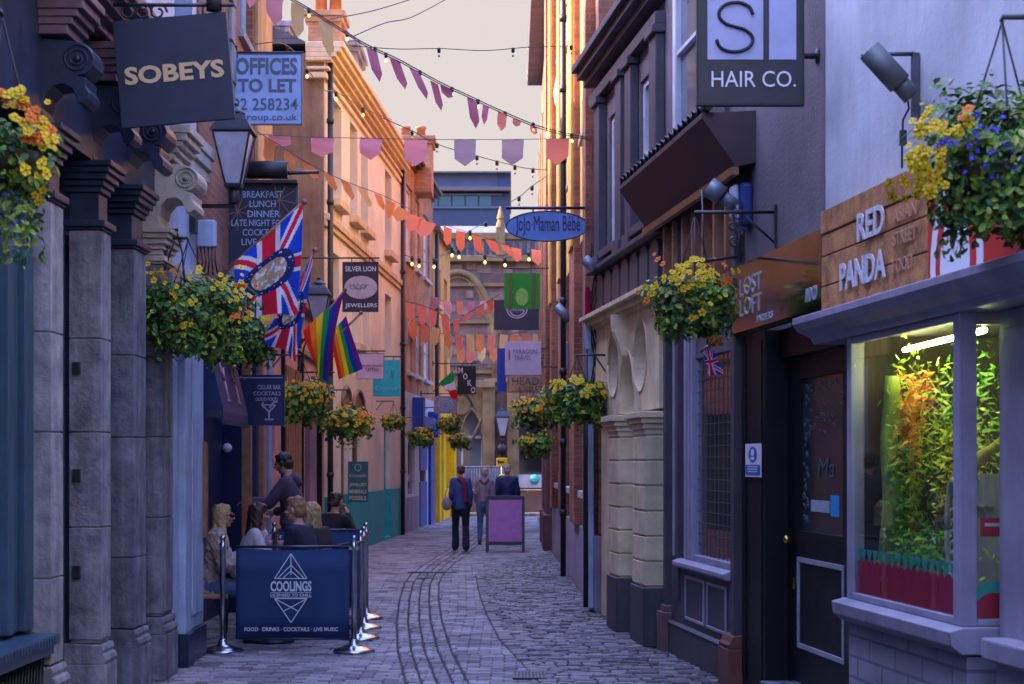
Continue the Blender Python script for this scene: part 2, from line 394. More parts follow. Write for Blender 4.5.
M['teal_paint'] = mat('teal_paint', (0.015, 0.50, 0.54), 0.45, 0.15, 3.0, streak=0.1)
M['blue_paint'] = mat('blue_paint', (0.01, 0.06, 0.42), 0.4, 0.15, 3.0)
M['navy_panel'] = mat('navy_panel', (0.006, 0.02, 0.09), 0.45, 0.2, 3.0)
M['yellow_paint'] = mat('yellow_paint', (0.92, 0.60, 0.01), 0.4, 0.08, 3.0)
M['steel'] = mat('steel', (0.55, 0.56, 0.6), 0.22, 0.1, 20.0, metal=1.0)
M['brass'] = mat('brass', (0.75, 0.5, 0.15), 0.25, 0.1, 20.0, metal=1.0)
M['glass_dark'] = mat('glass_dark', (0.02, 0.025, 0.035), 0.06, 0, spec=0.9)
M['glass_mid'] = mat('glass_mid', (0.10, 0.12, 0.16), 0.08, 0, spec=0.9)
M['glass_cyan'] = mat('glass_cyan', (0.03, 0.13, 0.19), 0.08, 0, spec=0.9)
M['curtain'] = mat('curtain', (0.7, 0.68, 0.72), 0.8, 0.1, 5.0)
M['white'] = mat('white_ink', (0.78, 0.78, 0.80), 0.5, 0)
M['gold_ink'] = mat('gold_ink', (0.62, 0.45, 0.24), 0.45, 0)
M['sign_navy'] = mat('sign_navy', (0.022, 0.032, 0.062), 0.5, 0.15, 4.0)
M['sign_blue'] = mat('sign_blue', (0.18, 0.30, 0.68), 0.8, 0.06, 4.0)
M['ink_navy'] = mat('ink_navy', (0.01, 0.02, 0.09), 0.5, 0)
M['ink_grey'] = mat('ink_grey', (0.11, 0.13, 0.20), 0.5, 0)
M['ink_black'] = mat('ink_black', (0.012, 0.012, 0.016), 0.5, 0)
M['paleblue'] = mat('paleblue', (0.40, 0.56, 0.86), 0.45, 0.05, 3.0)
M['lead'] = mat('lead', (0.12, 0.12, 0.15), 0.4, 0.1, 10, metal=0.6)
CLEAR = clear_glass('shop_glass')
CLEAR_LAMP = mat('lamp_glass', (.46, .46, .56), .12, .1, 5, spec=.8)
TERRA = mat('terracotta', (0.50, 0.20, 0.10), 0.85, 0.3, 6.0, 0.3)

# ------------------------------------------------------------------ ground
def left_edge(Y): return -2.9 if Y < 15.2 else (-3.35 if Y < 19.6 else (-2.35-0.03*Y if Y < 29.3 else -4.75+0.052*Y))
def right_edge(Y): return (3.295-0.119*Y) if Y < 19.35 else (1.239-0.0131*Y)
def interp(tab, Y):
    if Y <= tab[0][0]: return tab[0][1]
    for (a, b), (c, d) in zip(tab[:-1], tab[1:]):
        if Y <= c: return b+(d-b)*(Y-a)/(c-a)
    return tab[-1][1]
EDGE = [(6, 1.1), (10, .62), (13.2, .22), (14.8, .05), (16.4, -.12), (19, -.28), (21.7, -.41), (25.9, -.56), (27, -.50), (28.5, -.2), (31, .30), (33, .72), (60, .8)]
LINE = [(6, .35), (9, -.14), (11, -.38), (13.17, -.58), (15.5, -.80), (18.3, -1.0), (21.2, -1.16), (24, -1.28), (26.1, -1.30), (29, -1.22), (32, -1.07), (38, -.86), (50, -.55)]
g = MB(); g.add([(-400, -200, -0.03), (400, -200, -0.03), (400, 900, -0.03), (-400, 900, -0.03)], [(0, 1, 2, 3)])
struct(g.build('ground', mat('asphalt', (0.05, 0.05, 0.06), 0.9, 0.3, 2.0, 0.4)))
bed = MB(); bed.add([(-5, -3, -0.012), (5, -3, -0.012), (5, 54, -0.012), (-5, 54, -0.012)], [(0, 1, 2, 3)])
struct(bed.build('paving_bed', mat('grout', (0.055, 0.05, 0.06), 0.95, 0.3, 9.0, 0.5)))
rnd = random.Random(3)
def stone_quad(mb, tones, x0, x1, y0, y1, h, dome, gap, skew=0.0):
    g2 = gap/2; a = rnd.uniform(-.003, .003); b = rnd.uniform(-.003, .003)
    x0 += g2; x1 -= g2; y0 += g2; y1 -= g2
    if x1-x0 < 0.02: return
    e = min(0.012, (x1-x0)*.25, (y1-y0)*.25)
    vs = [(x0, y0, -.015), (x1, y0, -.015), (x1, y1, -.015), (x0, y1, -.015)]
    zt = h+rnd.uniform(-dome, dome)
    vs += [(x0+e*.3, y0+e*.3, zt-e*.5), (x1-e*.3, y0+e*.3, zt-e*.5), (x1-e*.3, y1-e*.3, zt-e*.5), (x0+e*.3, y1-e*.3, zt-e*.5)]
    vs += [(x0+e, y0+e, zt-a-b), (x1-e, y0+e, zt+a-b), (x1-e, y1-e, zt+a+b), (x0+e, y1-e, zt-a+b)]
    fs = [(0,1,5,4),(1,2,6,5),(2,3,7,6),(3,0,4,7),(4,5,9,8),(5,6,10,9),(6,7,11,10),(7,4,8,11),(8,9,10,11)]
    mb.add(vs, fs); t = rnd.random(); tones.extend([t]*9)
pv = MB(); tp = []; st = MB(); ts = []
Y = 10.5; row = 0
while Y < 53:
    near = Y < 36; dy = 0.105 if near else 0.21; L_ = 0.21 if near else 0.42
    xl = left_edge(Y); xe = interp(EDGE, Y); xr = right_edge(Y)+0.02; xr = min(xr, 3)
    x = xl-(row % 2)*L_/2
    lc = interp(LINE, Y)
    chans = [lc+(k-2)*0.122 for k in range(5)]
    while x < xe:
        a, b = max(x, xl), min(x+L_, xe)
        cuts = sorted([c for c in chans if a-.012 < c < b+.012])
        seg = a
        for c in cuts:
            if c-.005 > seg: stone_quad(pv, tp, seg, c-.005, Y, Y+dy, 0, .0012, .006)
            seg = c+.005
        if b > seg: stone_quad(pv, tp, seg, b, Y, Y+dy, 0, .0018, .0055)
        x += L_
    Y += dy; row += 1
Y = 10.5; row = 0
while Y < 36:
    dy = rnd.uniform(.07, .105); xe = interp(EDGE, Y)-.006; xr = right_edge(Y)+0.02
    x = xe
    while x < xr:
        w = rnd.uniform(.09, .20); stone_quad(st, ts, x, min(x+w, xr), Y, Y+dy, .004, .010, .017); x += w
    Y += dy
struct(pv.build('pavement', tone_mat('paver', (0.10, 0.088, 0.095), (0.34, 0.305, 0.315), 0.6, 0.4), attr=tp, recalc=False))
struct(st.build('cobbles', tone_mat('sett', (0.06, 0.052, 0.058), (0.25, 0.22, 0.225), 0.5, 0.6), attr=ts, recalc=False))
# far cross street kerb
kb = MB(); kb.wbox((0, 54.2, 0.04), (20, 0.3, 0.12)); struct(kb.build('kerb', M['stone_mid'], bevel=.01))
# flat strip of larger flags along the right wall foot
# drain covers
def grate(x0, x1, y0, y1, bars, label):
    t = thing('drain_cover', label, 'drain cover', ((x0+x1)/2, (y0+y1)/2, 0), 'drain covers in the paving')
    mb = MB(); mb.box(WO, y0, y1, x0, x1, .002, .009); 
    fr = MB()
    fr.box(WO, y0, y0+.02, x0, x1, .0095, .014); fr.box(WO, y1-.02, y1, x0, x1, .0095, .014)
    for i in range(bars+1):
        xx = x0+(x1-x0-.016)*i/bars; fr.box(WO, y0+.021, y1-.021, xx, xx+.016, .0095, .014)
    mb.build('tray', M['ink_black'], t); fr.build('grating', M['lead'], t, bevel=.002)
grate(.005, .275, 13.45, 13.85, 9, 'slotted metal drain cover in the cobbles at the near edge of the photo')
grate(-1.62, -.85, 26.35, 26.5, 24, 'long narrow slotted drain across the curved paving lines')
grate(-1.38, -1.17, 25.0, 25.25, 6, 'small square drain cover between the curved paving lines')

# ------------------------------------------------------------------ LEFT: stone shopfront with scroll brackets
sf = thing('stone_shopfront', 'grey stone shopfront with dark blue scroll brackets over four pillars at the left edge', 'shop', (-3.0, 11, 0))
MB().wall(LN, -14, 13.95, 0, 4.85, -.34, .3, [(8.0, 10.0, .7, 3.4), (10.55, 11.36, .05, 3.3), (11.8, 12.35, .05, 3.3)]).build('wall', M['navy_paint'], sf)
x = MB(); x.wbox((-8.4, 3.3, 4.72), (9.6, 34.6, 9.44)); x.build('body', M['navy_paint'], sf)  # solid block added so no sun leaks through the hollow shopfront
window(LN, 11.9, 12.9, 5.3, 7.4, -.12, sf, M['white_paint'], M['glass_mid'])
MB().wall(LN, -14, 13.95, 4.86, 9.8, -.05, .35, [(11.9, 12.9, 5.3, 7.4)]).build('upper_wall', M['bluewhite'], sf)
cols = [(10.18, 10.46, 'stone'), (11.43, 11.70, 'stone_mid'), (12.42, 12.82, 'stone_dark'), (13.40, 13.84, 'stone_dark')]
def console_poly(z0, s=1.0, n0=0.0):
    pts = [(-.3, 0), (-.13, 0), (-.15, .10), (-.13, .18), (-.08, .235), (-.02, .245), (.03, .22), (.055, .17), (.065, .13), (.10, .125), (.135, .15), (.14, .19), (.115, .23), (.12, .28)]
    for k in range(9):
        a = -PI/2+PI*k/8; pts.append((.065+.10*math.cos(a), .395+.10*math.sin(a)))
    pts += [(.0, .51), (-.3, .53)]
    return [(n0+n*s if n > -.29 else n0+n, z0+z*s) for n, z in pts]
def spiral(mb, f, u, n, z, r, turns=2.6, rad=.008):
    pts = []
    for i in range(46):
        t = i/45; a = t*turns*2*PI; rr = r*(1-t*.88); pts.append(f(u, n+rr*math.cos(a), z+rr*math.sin(a)))
    mb.tube(pts, rad, 5)
ZT = [3.74, 3.74, 3.74, 3.56]; NS = [.09, .08, .07, .12]
for i, (a, b, sm) in enumerate(cols):
    # stone shaft in blocks
    mb = MB(); zs = [0.52, 1.28, 1.92, 2.55, 3.28] if i % 2 else [0.50, 1.02, 1.9, 2.5, 3.28]
    for z0, z1 in zip(zs[:-1], zs[1:]): mb.box(LN, a, b, -.22, 0, z0+.004, z1-.004)
    mb.box(LN, a+.012, b-.012, -.21, -.01, .5, 3.3)
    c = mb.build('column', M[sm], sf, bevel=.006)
    bs = MB(); bs.box(LN, a-.03, b+.03, -.25, .035, 0, .36); bs.prism(LN, a-.022, b+.022, [(-.25, .361), (.03, .361), (.04, .39), (.03, .42), (.012, .43), (.02, .46), (.01, .49), (-.25, .5)])
    bs.build('base', M[sm], c, bevel=.006)
    cp = MB(); cp.box(LN, a-.012, b+.012, -.25, .012, 3.281, 3.30); cp.box(LN, a-.03, b+.03, -.25, .03, 3.301, 3.345)
    DZ = ZT[i]-3.74; cp.box(LN, a+.02, b-.02, -.22, -.02, 3.346, 3.535+DZ)
    for k, (d, z0, z1) in enumerate([(.0, 3.536, 3.575), (.02, 3.576, 3.615), (.045, 3.616, 3.66), (.065, 3.661, 3.70), (.085, 3.701, 3.74)]):
        cp.box(LN, a-d, b+d, -.25, d, z0+DZ, z1+DZ)
    cp.build('capital', M['navy_paint'] if i < 3 else M['cream_paint'], c, bevel=.006)
    cs = MB(); cs.prism(LN, a+.01, b-.01, console_poly(ZT[i]+.002, 1.0, NS[i]), 0)
    co = cs.build('scroll_bracket', [M['navy_paint'], M['mauve_paint']][0] if i < 3 else M['cream_paint'], sf, bevel=.006)
    sp = MB(); zo = ZT[i]+.397; ns_ = .065+NS[i]; spiral(sp, LN, a+.004, ns_, zo, .092, rad=.006)
    sp.lathe(LN(a+.004, ns_, zo), [(.02, -.012), (.02, .012), (.012, .02)], 10, axis=Matrix.Rotation(PI/2, 3, 'X'))
    sp.build('scroll', M['navy_paint'] if i < 3 else M['cream_paint'], co)
    dz = ZT[i]-3.74
    cc = MB()
    for k, (d, z0, z1) in enumerate([(.10, 4.275, 4.33), (.14, 4.331, 4.375), (.18, 4.376, 4.42), (.225, 4.421, 4.48), (.26, 4.481, 4.53)]):
        cc.box(LN, a-.02-.25*d, b+.02+.25*d, -.3, d*.8+.03, z0+dz, z1+dz)
    cc.build('bracket_cap', M['mauve_paint'] if i < 3 else M['cream_paint'], sf, bevel=.005)
cr = MB()
for d, z0, z1 in [(.06, 4.56, 4.62), (.12, 4.621, 4.66), (.18, 4.661, 4.72), (.24, 4.721, 4.76), (.28, 4.761, 4.84)]:
    cr.box(LN, 4, 13.93, -.33, d, z0, z1)
cr.build('cornice', M['mauve_paint'], sf, bevel=.005)
fa = MB(); fa.box(LN, 4, 13.9, -.31, -.06, 3.75, 4.555); fa.build('fascia', M['navy_paint'], sf)
# near window with frame, panes, sill and grille below
wd = MB()
for n0, n1, u0, u1 in [(-.25, -.10, 10.0, 10.17), (-.25, -.14, 9.86, 9.99), (-.25, -.12, 9.74, 9.85)]: wd.box(LN, u0, u1, n0, n1, .72, 3.28)
wd.box(LN, 7.0, 9.73, -.25, -.16, .72, .8); wd.box(LN, 7.0, 9.73, -.25, -.16, 3.1, 3.28); wd.box(LN, 8.4, 8.46, -.25, -.16, .8, 3.1)
w = wd.build('window', M['teal_frame'], sf, bevel=.008)
MB().box(LN, 7.0, 9.73, -.22, -.21, .8, 3.1).build('pane', mat('pane_teal', (.05, .14, .2), .08, .3, 2.0, spec=.9), w)
MB().box(LN, 9.35, 9.7, -.209, -.206, .95, 1.5).build('notice', mat('notice', (.25, .42, .55), .6, .4, 12), w)
sl = MB(); sl.box(LN, 6.5, 10.16, -.3, .06, .64, .70); sl.box(LN, 6.5, 10.14, -.3, .03, .58, .639)
for k in range(60): sl.box(LN, 6.6+k*.058, 6.63+k*.058, .0601, .068, .65, .69)
sl.build('sill', M['teal_frame'], w, bevel=.004)
gr = MB()
for k in range(24):
    u = 8.6+k*.062; gr.tube([LN(u, -.02, .05), LN(u+.06, -.02, .56)], .007, 5); gr.tube([LN(u+.06, -.035, .05), LN(u, -.035, .56)], .007, 5)
gr.box(LN, 8.5, 10.15, -.05, 0, 0, .05); gr.build('grille', M['iron'], sf)
# black gate leaf with hinge blocks, seen between first and second pillar
gt = MB(); gt.box(LN, 10.9, 10.95, -.27, -.17, .05, 1.88); gt.box(LN, 10.9, 10.95, -.27, -.17, 1.9, 2.75)
gt.box(LN, 10.88, 10.97, -.28, -.16, 1.86, 1.9)
gt = gt.build('door_post', M['black_paint'], sf, bevel=.004)
hb = MB()
for z in (.98, 1.63, 2.35): hb.wbox((-2.925, 11.42, z), (.05, .03, .085))
hb.split('hinge', M['iron'], sf, bevel=.003)
dp = MB(); dp.tube([LN(10.56, -.2, .0), LN(10.56, -.2, 3.7)], .032, 10); dp.tube([LN(12.95, -.1, 0), LN(12.95, -.1, 3.8)], .025, 8); dp.split('drainpipe', M['wood_trim'], sf)

# white shopfront just beyond: panelled pilaster with cream scroll
ws = thing('white_shopfront', 'narrow blue white painted shopfront beside the grey stone pillars', 'shop', (-2.85, 14.6, 0))
pl = MB(); pl.box(LN, 13.96, 14.2, -.3, -.03, .28, 3.3); pl.box(LN, 14.21, 14.45, -.3, .03, .28, 3.35); pl.box(LN, 14.47, 15.2, -.3, .0, .28, 3.35); pl.box(LN, 14.6, 15.1, 0.0005, .02, .4, 3.2)
pl.split('pilaster', M['bluewhite'], ws, bevel=.008)
pb = MB(); pb.box(LN, 13.95, 14.2, -.3, -.015, 0, .279); pb.box(LN, 14.201, 14.46, -.3, .06, 0, .279); pb.box(LN, 14.461, 15.2, -.3, .03, 0, .279); pb.build('plinth', M['navy_paint'], ws, bevel=.006)
up = MB(); up.wall(LN, 13.96, 15.2, 3.36, 9.8, -.06, .3, [(14.2, 15.0, 5.3, 7.0)]); up.build('upper_wall', M['bluewhite'], ws)
cp = MB()
for d, z0, z1 in [(.02, 3.20, 3.24), (.04, 3.241, 3.30), (.02, 3.301, 3.36)]: cp.box(LN, 14.0, 15.19, -.29, d, z0, z1)
cp.build('capital', M['cream_paint'], ws, bevel=.005); cp = MB()
for d, z0, z1 in [(.03, 4.1, 4.2), (.06, 4.201, 4.3), (.09, 4.301, 4.4), (.11, 4.401, 4.5)]:
    cp.box(LN, 14.0, 15.19, -.29, d, z0, z1)
cp.build('cornice', M['cream_paint'], ws, bevel=.005)
pp = MB(); pp.box(LN, 15.05, 15.15, .0205, .05, 1.05, 1.9); pp.build('menu_board', M['wood_trim'], ws)

# bar with brick upper floors
bar = thing('brick_bar', 'tall brick and gold stucco bar building with a dark blue recessed front behind the seating', 'bar', (-3.2, 17.5, 0))
MB().wall(LM, 15.21, 20.75, 3.0, 9.4, 0, .3, [(18.0, 19.2, 3.9, 5.4), (18.0, 19.2, 6.3, 8.0)]).build('wall', M['brick_red'], bar)
st_ = MB(); st_.box(LM, 19.3, 20.74, .0005, .05, 3.0, 9.3); st_.build('stucco_panel', M['gold_stucco'], bar, bevel=.01)
for z0, z1 in ((3.9, 5.4), (6.3, 8.0)): window(LM, 18.0, 19.2, z0, z1, -.08, bar, M['white_paint'], M['glass_mid'], 2, 2, sill=M['stone'])
qn = MB()
for k in range(14): qn.box(LM, 17.2, 17.55 if k % 2 else 17.45, .0005, .035, 3.6+k*.4, 3.97+k*.4)
qn.split('quoin', M['stone_mid'], bar, bevel=.006)
rc = MB(); rc.box(WO, 15.2, 19.6, -3.5, -3.3, 0, 3.0); rc.box(WO, 19.45, 19.65, -3.3, -2.93, 0, 3.0); rc.box(WO, 15.0, 15.19, -3.4, -3.07, 0, 3.0); rc.build('recess_wall', M['navy_panel'], bar)
rs = MB(); rs.box(LM, 15.2, 20.7, -.5, -.001, 2.88, 2.998); rs.build('recess_ceiling', M['black_paint'], bar)
po = MB(); po.box(WO, 18.6, 18.72, -2.96, -2.86, 0, 2.88); po.box(WO, 19.66, 19.80, -2.98, -2.88, 0, 2.99); po.split('post', M['wood_trim'], bar, bevel=.006)
pk = MB(); pk.box(WO, 19.81, 20.3, -3.2, -2.93, 0, 2.99); pk.box(WO, 20.31, 20.8, -3.2, -2.90, 0, 2.99); pk.split('pink_panel', M['pink_paint'], bar, bevel=.01)
bp = MB(); bp.box(WO, 19.9, 20.0, -2.9295, -2.90, .1, 2.9); bp.box(WO, 20.301, 20.36, -2.8995, -2.87, 0, 2.99); bp.split('door_frame', M['bluewhite'], bar)
bl = MB(); bl.lathe((-3.25, 19.40, 1.88), [(.0, -.03), (.05, -.03), (.055, 0), (.04, .02)], 18, axis=Matrix.Rotation(PI/2, 3, 'X')); bl.build('round_light', M['white'], bar)
# canopy with printed valance and glass reflections above
cn = thing('awning', 'dark purple awning printed with a pink cocktail glass over the bar seating', 'awning', (-2.7, 17, 2.1))
aw = MB(); aw.prism(LM, 15.25, 17.0, [(-.0, 3.0), (.03, 3.0), (.22, 2.18), (.22, 2.10), (.19, 2.10), (.19, 2.16), (-.0, 2.95)]); aw.build('canopy', mat('awning_cloth', (.07, .035, .11), .8, .2, 4.0), cn)
av = MB(); av.box(LM, 15.24, 15.28, .0, .22, 2.12, 2.20); av.box(LM, 15.24, 17.0, .205, .235, 2.06, 2.10); av.build('awning_bar', M['navy_paint'], cn)
es = MB(); pts = [(-.01, 3.0), (.03, 3.0), (.22, 2.19), (-.01, 2.19)]; es.prism(LM, 15.235, 15.245, pts); es.build('side_panel', mat('awning_side', (.012, .03, .10), .8), cn)

# low bar annexe and unseen set back block, added to hold the sun off the street
an = thing('pink_shop', 'low pink and brick shop between the bar and the cream building', 'shop', (-3.2, 25, 0))
MB().wall(LM, 20.85, 29.2, 0, 3.95, 0, .3, [(23.6, 24.6, .0, 2.4), (25.6, 27.6, .6, 2.5)]).build('wall', M['pink_paint'], an)
bb = MB()
for k in range(9): bb.box(LM, 22.3+k*.24, 22.42+k*.24, .0005, .07, 0, 3.0)
bb.split('timber_slats', M['wood_trim'], an, bevel=.008)
bb = MB(); bb.box(LM, 22.2, 22.29, .0005, .05, 0, 3.3); bb.box(LM, 24.5, 24.62, .0005, .08, 0, 3.3); bb.box(LM, 27.7, 27.85, .0005, .08, 0, 3.3); bb.split('door_frame', M['black_paint'], an)
dd = MB(); dd.box(LM, 23.6, 24.6, -.15, -.1, 0, 2.4); dd.box(LM, 25.6, 27.6, -.15, -.1, .6, 2.5); dd.build('pane', M['glass_dark'], an)
cv = MB(); cv.box(LM, 20.86, 29.19, -.3, .12, 3.951, 4.05); cv.box(LM, 20.86, 29.19, -.3, .06, 3.3, 3.38); cv.build('cornice', M['gable'], an, bevel=.01)
sb = thing('set_back_shade_block', 'plain brown unseen block added behind the low pink shop to hold back the sun', 'house', (-4.8, 25, 4.0))
MB().box(WO, 20.9, 29.2, -9, -4.25, 3.5, 9.6).build('wall', M['gable'], sb)

# ------------------------------------------------------------------ cream building
cb = thing('cream_building', 'tall cream rendered building with a moulded cornice and teal painted base', 'building', (-3.2, 34, 0))
wins = []
for xa, xb, ya, yb in [(332.5, 341.5, 112, 203), (350, 357.5, 137, 222), (361, 368, 157, 234), (385, 391.5, 181, 255)]:
    u0, u1 = uLF(xa), uLF(xb); wins.append((u0, u1, 5.98+.42, 8.2))
for xa, xb in [(332.5, 339), (352, 358), (363, 369), (385, 391.5)]:
    u0, u1 = uLF(xa), uLF(xb); wins.append((u0, u1, 4.0, 5.45))
u400 = uLF(400.5)
gwin = [(uLF(341), uLF(349), .1, 2.75), (uLF(352), uLF(362), 1.3, 2.75), (uLF(384), uLF(390), .1, 2.7)]
MB().wall(LF, 29.25, u400, 1.12, 8.7, 0, .35, wins+gwin).build('wall', M['cream_render'], cb)
MB().wall(LF, 29.25, u400, 0, 1.115, 0.03, .38, [(uLF(341), uLF(349), .05, 1.2), (uLF(384), uLF(390), .05, 1.2)]).build('base', M['teal_paint'], cb, bevel=.01)
for w_ in wins:
    window(LF, w_[0], w_[1], w_[2], w_[3], -.22, cb, M['white_paint'], M['glass_dark'], 1, 2, .05)
    x = MB(); x.box(LF, w_[0]-.1, w_[1]+.1, -.02, .16, w_[2]-.14, w_[2]-.002); x.build('sill', M['cream_stone'], cb, bevel=.01)
for k, w_ in enumerate(gwin):
    window(LF, w_[0], w_[1], w_[2], w_[3], -.1, cb, M['teal_paint'] if k == 2 else M['gable'], M['teal_paint'] if k == 2 else M['glass_dark'], 1, 2, .06)
gb = MB(); gb.box(WO, 29.22, 29.55, -9, -3.235, 3.4, 8.75); gb.build('gable_wall', M['gable'], cb)
sc = MB(); sc.box(LF, 29.2, u400+.02, .0005, .09, 5.88, 6.0); sc.box(LF, 29.2, u400+.02, .0005, .05, 5.78, 5.879); sc.build('string_course', M['cream_stone'], cb, bevel=.01)
cc = MB()
for d, z0, z1 in [(.06, 8.3, 8.4), (.10, 8.45, 8.5), (.14, 8.60, 8.66), (.22, 8.661, 8.74), (.30, 8.741, 8.82), (.36, 8.821, 8.92)]: cc.box(LF, 29.1, u400+.05, -.3, d, z0, z1)
cc.build('cornice', M['cream_stone'], cb, bevel=.01)
ar = MB()
for xa, xb in ((341, 349), (352, 362)):
    u0, u1 = uLF(xa), uLF(xb); um = (u0+u1)/2; hw = (u1-u0)/2
    pts = [LF(um+hw*math.cos(PI*k/12), .03, 2.75+.35*math.sin(PI*k/12)) for k in range(13)]; ar.tube(pts, .05, 6)
    ar.plate(LF, .0005, .02, [(um+hw*math.cos(PI*k/12), 2.75+.35*math.sin(PI*k/12)) for k in range(13)])
ar.build('window_arch', M['gable'], cb)
rf = MB(); rf.prism(LF, 29.3, u400, [(-.25, 8.93), (-3.2, 10.3), (-5, 8.93)]); rf.build('roof', M['slate'], cb)
for u in (29.33, 40.1):
    sd = MB(); sd.tube([LF(u, .09, 0), LF(u, .09, 8.6)], .05, 8)
    for z in (1.5, 3, 4.5, 6.2, 7.6): sd.lathe(LF(u, .09, z), [(.065, -.04), (.065, .04)], 8)
    sd.build('drainpipe', M['iron'], cb)
def chimney(x0, x1, y0, y1, z0, z1, pots, label, m=None, potr=.11, poth=.35, pm=None):
    t = thing('chimney_stack', label, 'chimney', ((x0+x1)/2, (y0+y1)/2, z0))
    b = MB(); b.box(WO, y0, y1, x0, x1, z0, z1-.2); b.box(WO, y0-.05, y1+.05, x0-.05, x1+.05, z1-.199, z1-.1); b.box(WO, y0-.09, y1+.09, x0-.09, x1+.09, z1-.099, z1)
    b.build('stack', m or M['brick_brown'], t, bevel=.01)
    for p in pots:
        pb = MB(); pb.lathe((p, (y0+y1)/2, z1+.001), [(potr, 0), (potr*.8, poth*.8), (potr*1.05, poth*.82), (potr*1.05, poth), (potr*.7, poth)], 12); pb.build('chimney_pot', pm or TERRA, t)
chimney(-3.75, -3.15, 31.2, 32.0, 9.3, 10.0, [-3.55, -3.28], 'brown chimney with two tall terracotta pots on the cream building', potr=.12, poth=.75)
chimney(-3.25, -2.98, 32.4, 34.0, 9.0, 9.75, [], 'dark purple brick party wall stack without pots above the cream cornice', m=M['brick_mauve'])
chimney(-4.9, -4.0, 30.2, 31.0, 8.9, 9.55, [], 'low broad grey stack capping the brown gable wall', m=M['stone_mid'])
chimney(-2.85, -2.05, 43.4, 44.4, 8.6, 10.05, [-2.75, -2.35], 'wide brick chimney with two short terracotta pots at the roof end of the brick house', potr=.13, poth=.32)

# brick house with white windows
bh = thing('brick_house', 'orange brick house with tall white windows and a white and blue shop below', 'house', (-2.6, 44, 0))
ua, ub = u400+.02, uLF(433)
hw_ = []
for xa, xb, z0, z1 in [(406, 412.5, 6.7, 8.55), (415.5, 419.5, 6.7, 8.5), (423.5, 429.5, 6.7, 8.4), (407.5, 412.5, 3.95, 5.5), (416, 421, 3.95, 5.5), (424, 430, 3.95, 5.5)]:
    hw_.append((uLF(xa), uLF(xb), z0, z1))
MB().wall(LF, ua, ub, 3.45, 9.1, 0, .35, hw_).build('wall', M['brick_brown'], bh)
for w_ in hw_: window(LF, *w_, -.06, bh, M['white_paint'], M['curtain'], 1, 2, .08, sill=M['white_paint'])
MB().wall(LF, ua, ub, 0, 3.44, 0.02, .35, [(uLF(419), uLF(425), .1, 2.4), (uLF(407), uLF(414), .9, 2.4)]).build('shop_wall', M['white_paint'], bh)
sk = MB(); sk.box(LF, ua, uLF(417), .0205, .05, 0, .85); sk.build('plinth', M['lav_render'], bh)
dr = MB(); dr.box(LF, uLF(418.5), uLF(425.5), -.05, .05, .02, 1.2); dr.box(LF, uLF(418.5), uLF(425.5), -.05, .05, 1.5, 2.5); dr.box(LF, uLF(427.5), uLF(431), .0205, .1, 0, 2.6); dr.build('door', M['blue_paint'], bh, bevel=.01)
dw = MB(); dw.box(LF, uLF(407), uLF(414), -.1, -.05, .9, 2.4); dw.build('pane', M['glass_dark'], bh)
bf = MB(); bf.box(LF, uLF(411.5), uLF(413.5), .0205, .3, 2.5, 3.35); bf.box(LF, uLF(413.6), uLF(427), .0205, .25, 2.6, 2.9); bf.box(LF, uLF(427.1), uLF(429), .0205, .3, 2.4, 3.1); bf.build('blue_fascia', M['blue_paint'], bh, bevel=.01)
cc = MB()
for d, z0, z1 in [(.08, 9.1, 9.18), (.2, 9.181, 9.25), (.28, 9.251, 9.33)]: cc.box(LF, ua, ub, -.3, d, z0, z1)
cc.build('gutter', M['iron'], bh)
rf = MB(); rf.prism(LF, ua, ub, [(-.2, 9.34), (-2.5, 10.2), (-5, 9.34)]); rf.build('roof', M['slate'], bh)
# ochre house with yellow shop
oh = thing('ochre_house', 'ochre plastered house with a bright yellow shopfront below', 'house', (-2.2, 52, 0))
ua, ub = ub+.02, uLF(450)
ow = [(uLF(437), uLF(440.5), 4.1, 5.7), (uLF(444), uLF(447), 4.1, 5.7), (uLF(437), uLF(440.5), 6.3, 7.4), (uLF(444), uLF(447), 6.3, 7.3)]
MB().wall(LF, ua, ub, 3.3, 8.3, 0, .35, ow).build('wall', M['ochre'], oh)
for w_ in ow: window(LF, *w_, -.06, oh, M['ochre'], M['glass_dark'], 1, 2, .08, sill=M['cream_stone'])
MB().wall(LF, ua, ub, 0, 3.29, .05, .35, [(uLF(438.5), uLF(441.5), 1.1, 2.5), (uLF(444), uLF(448), .9, 2.5)]).build('shop_wall', M['yellow_paint'], oh)
yw = MB(); yw.box(LF, uLF(438), uLF(448), -.1, -.05, .8, 2.6); yw.build('pane', M['yellow_paint'], oh)
yf = MB(); yf.box(LF, ua, ub, .051, .22, 2.65, 3.1); yf.box(LF, ua, ua+.4, .051, .2, 0, 2.6); yf.box(LF, ub-.5, ub, .051, .2, 0, 2.6); yf.box(LF, ua+1.8, ua+2.1, .051, .14, 0, 2.6); yf.build('yellow_fascia', M['yellow_paint'], oh, bevel=.01)
pp = MB(); pp.tube([LF(ua+.1, .1, 0), LF(ua+.1, .1, 8.2)], .06, 8); pp.build('drainpipe', M['iron'], oh)
cc = MB(); cc.box(LF, ua, ub, -.3, .2, 8.301, 8.42); cc.build('gutter', M['tan_stone'], oh)
rf = MB(); rf.prism(LF, ua, ub, [(-.2, 8.43), (-2.5, 9.3), (-5, 8.43)]); rf.build('roof', M['slate'], oh)

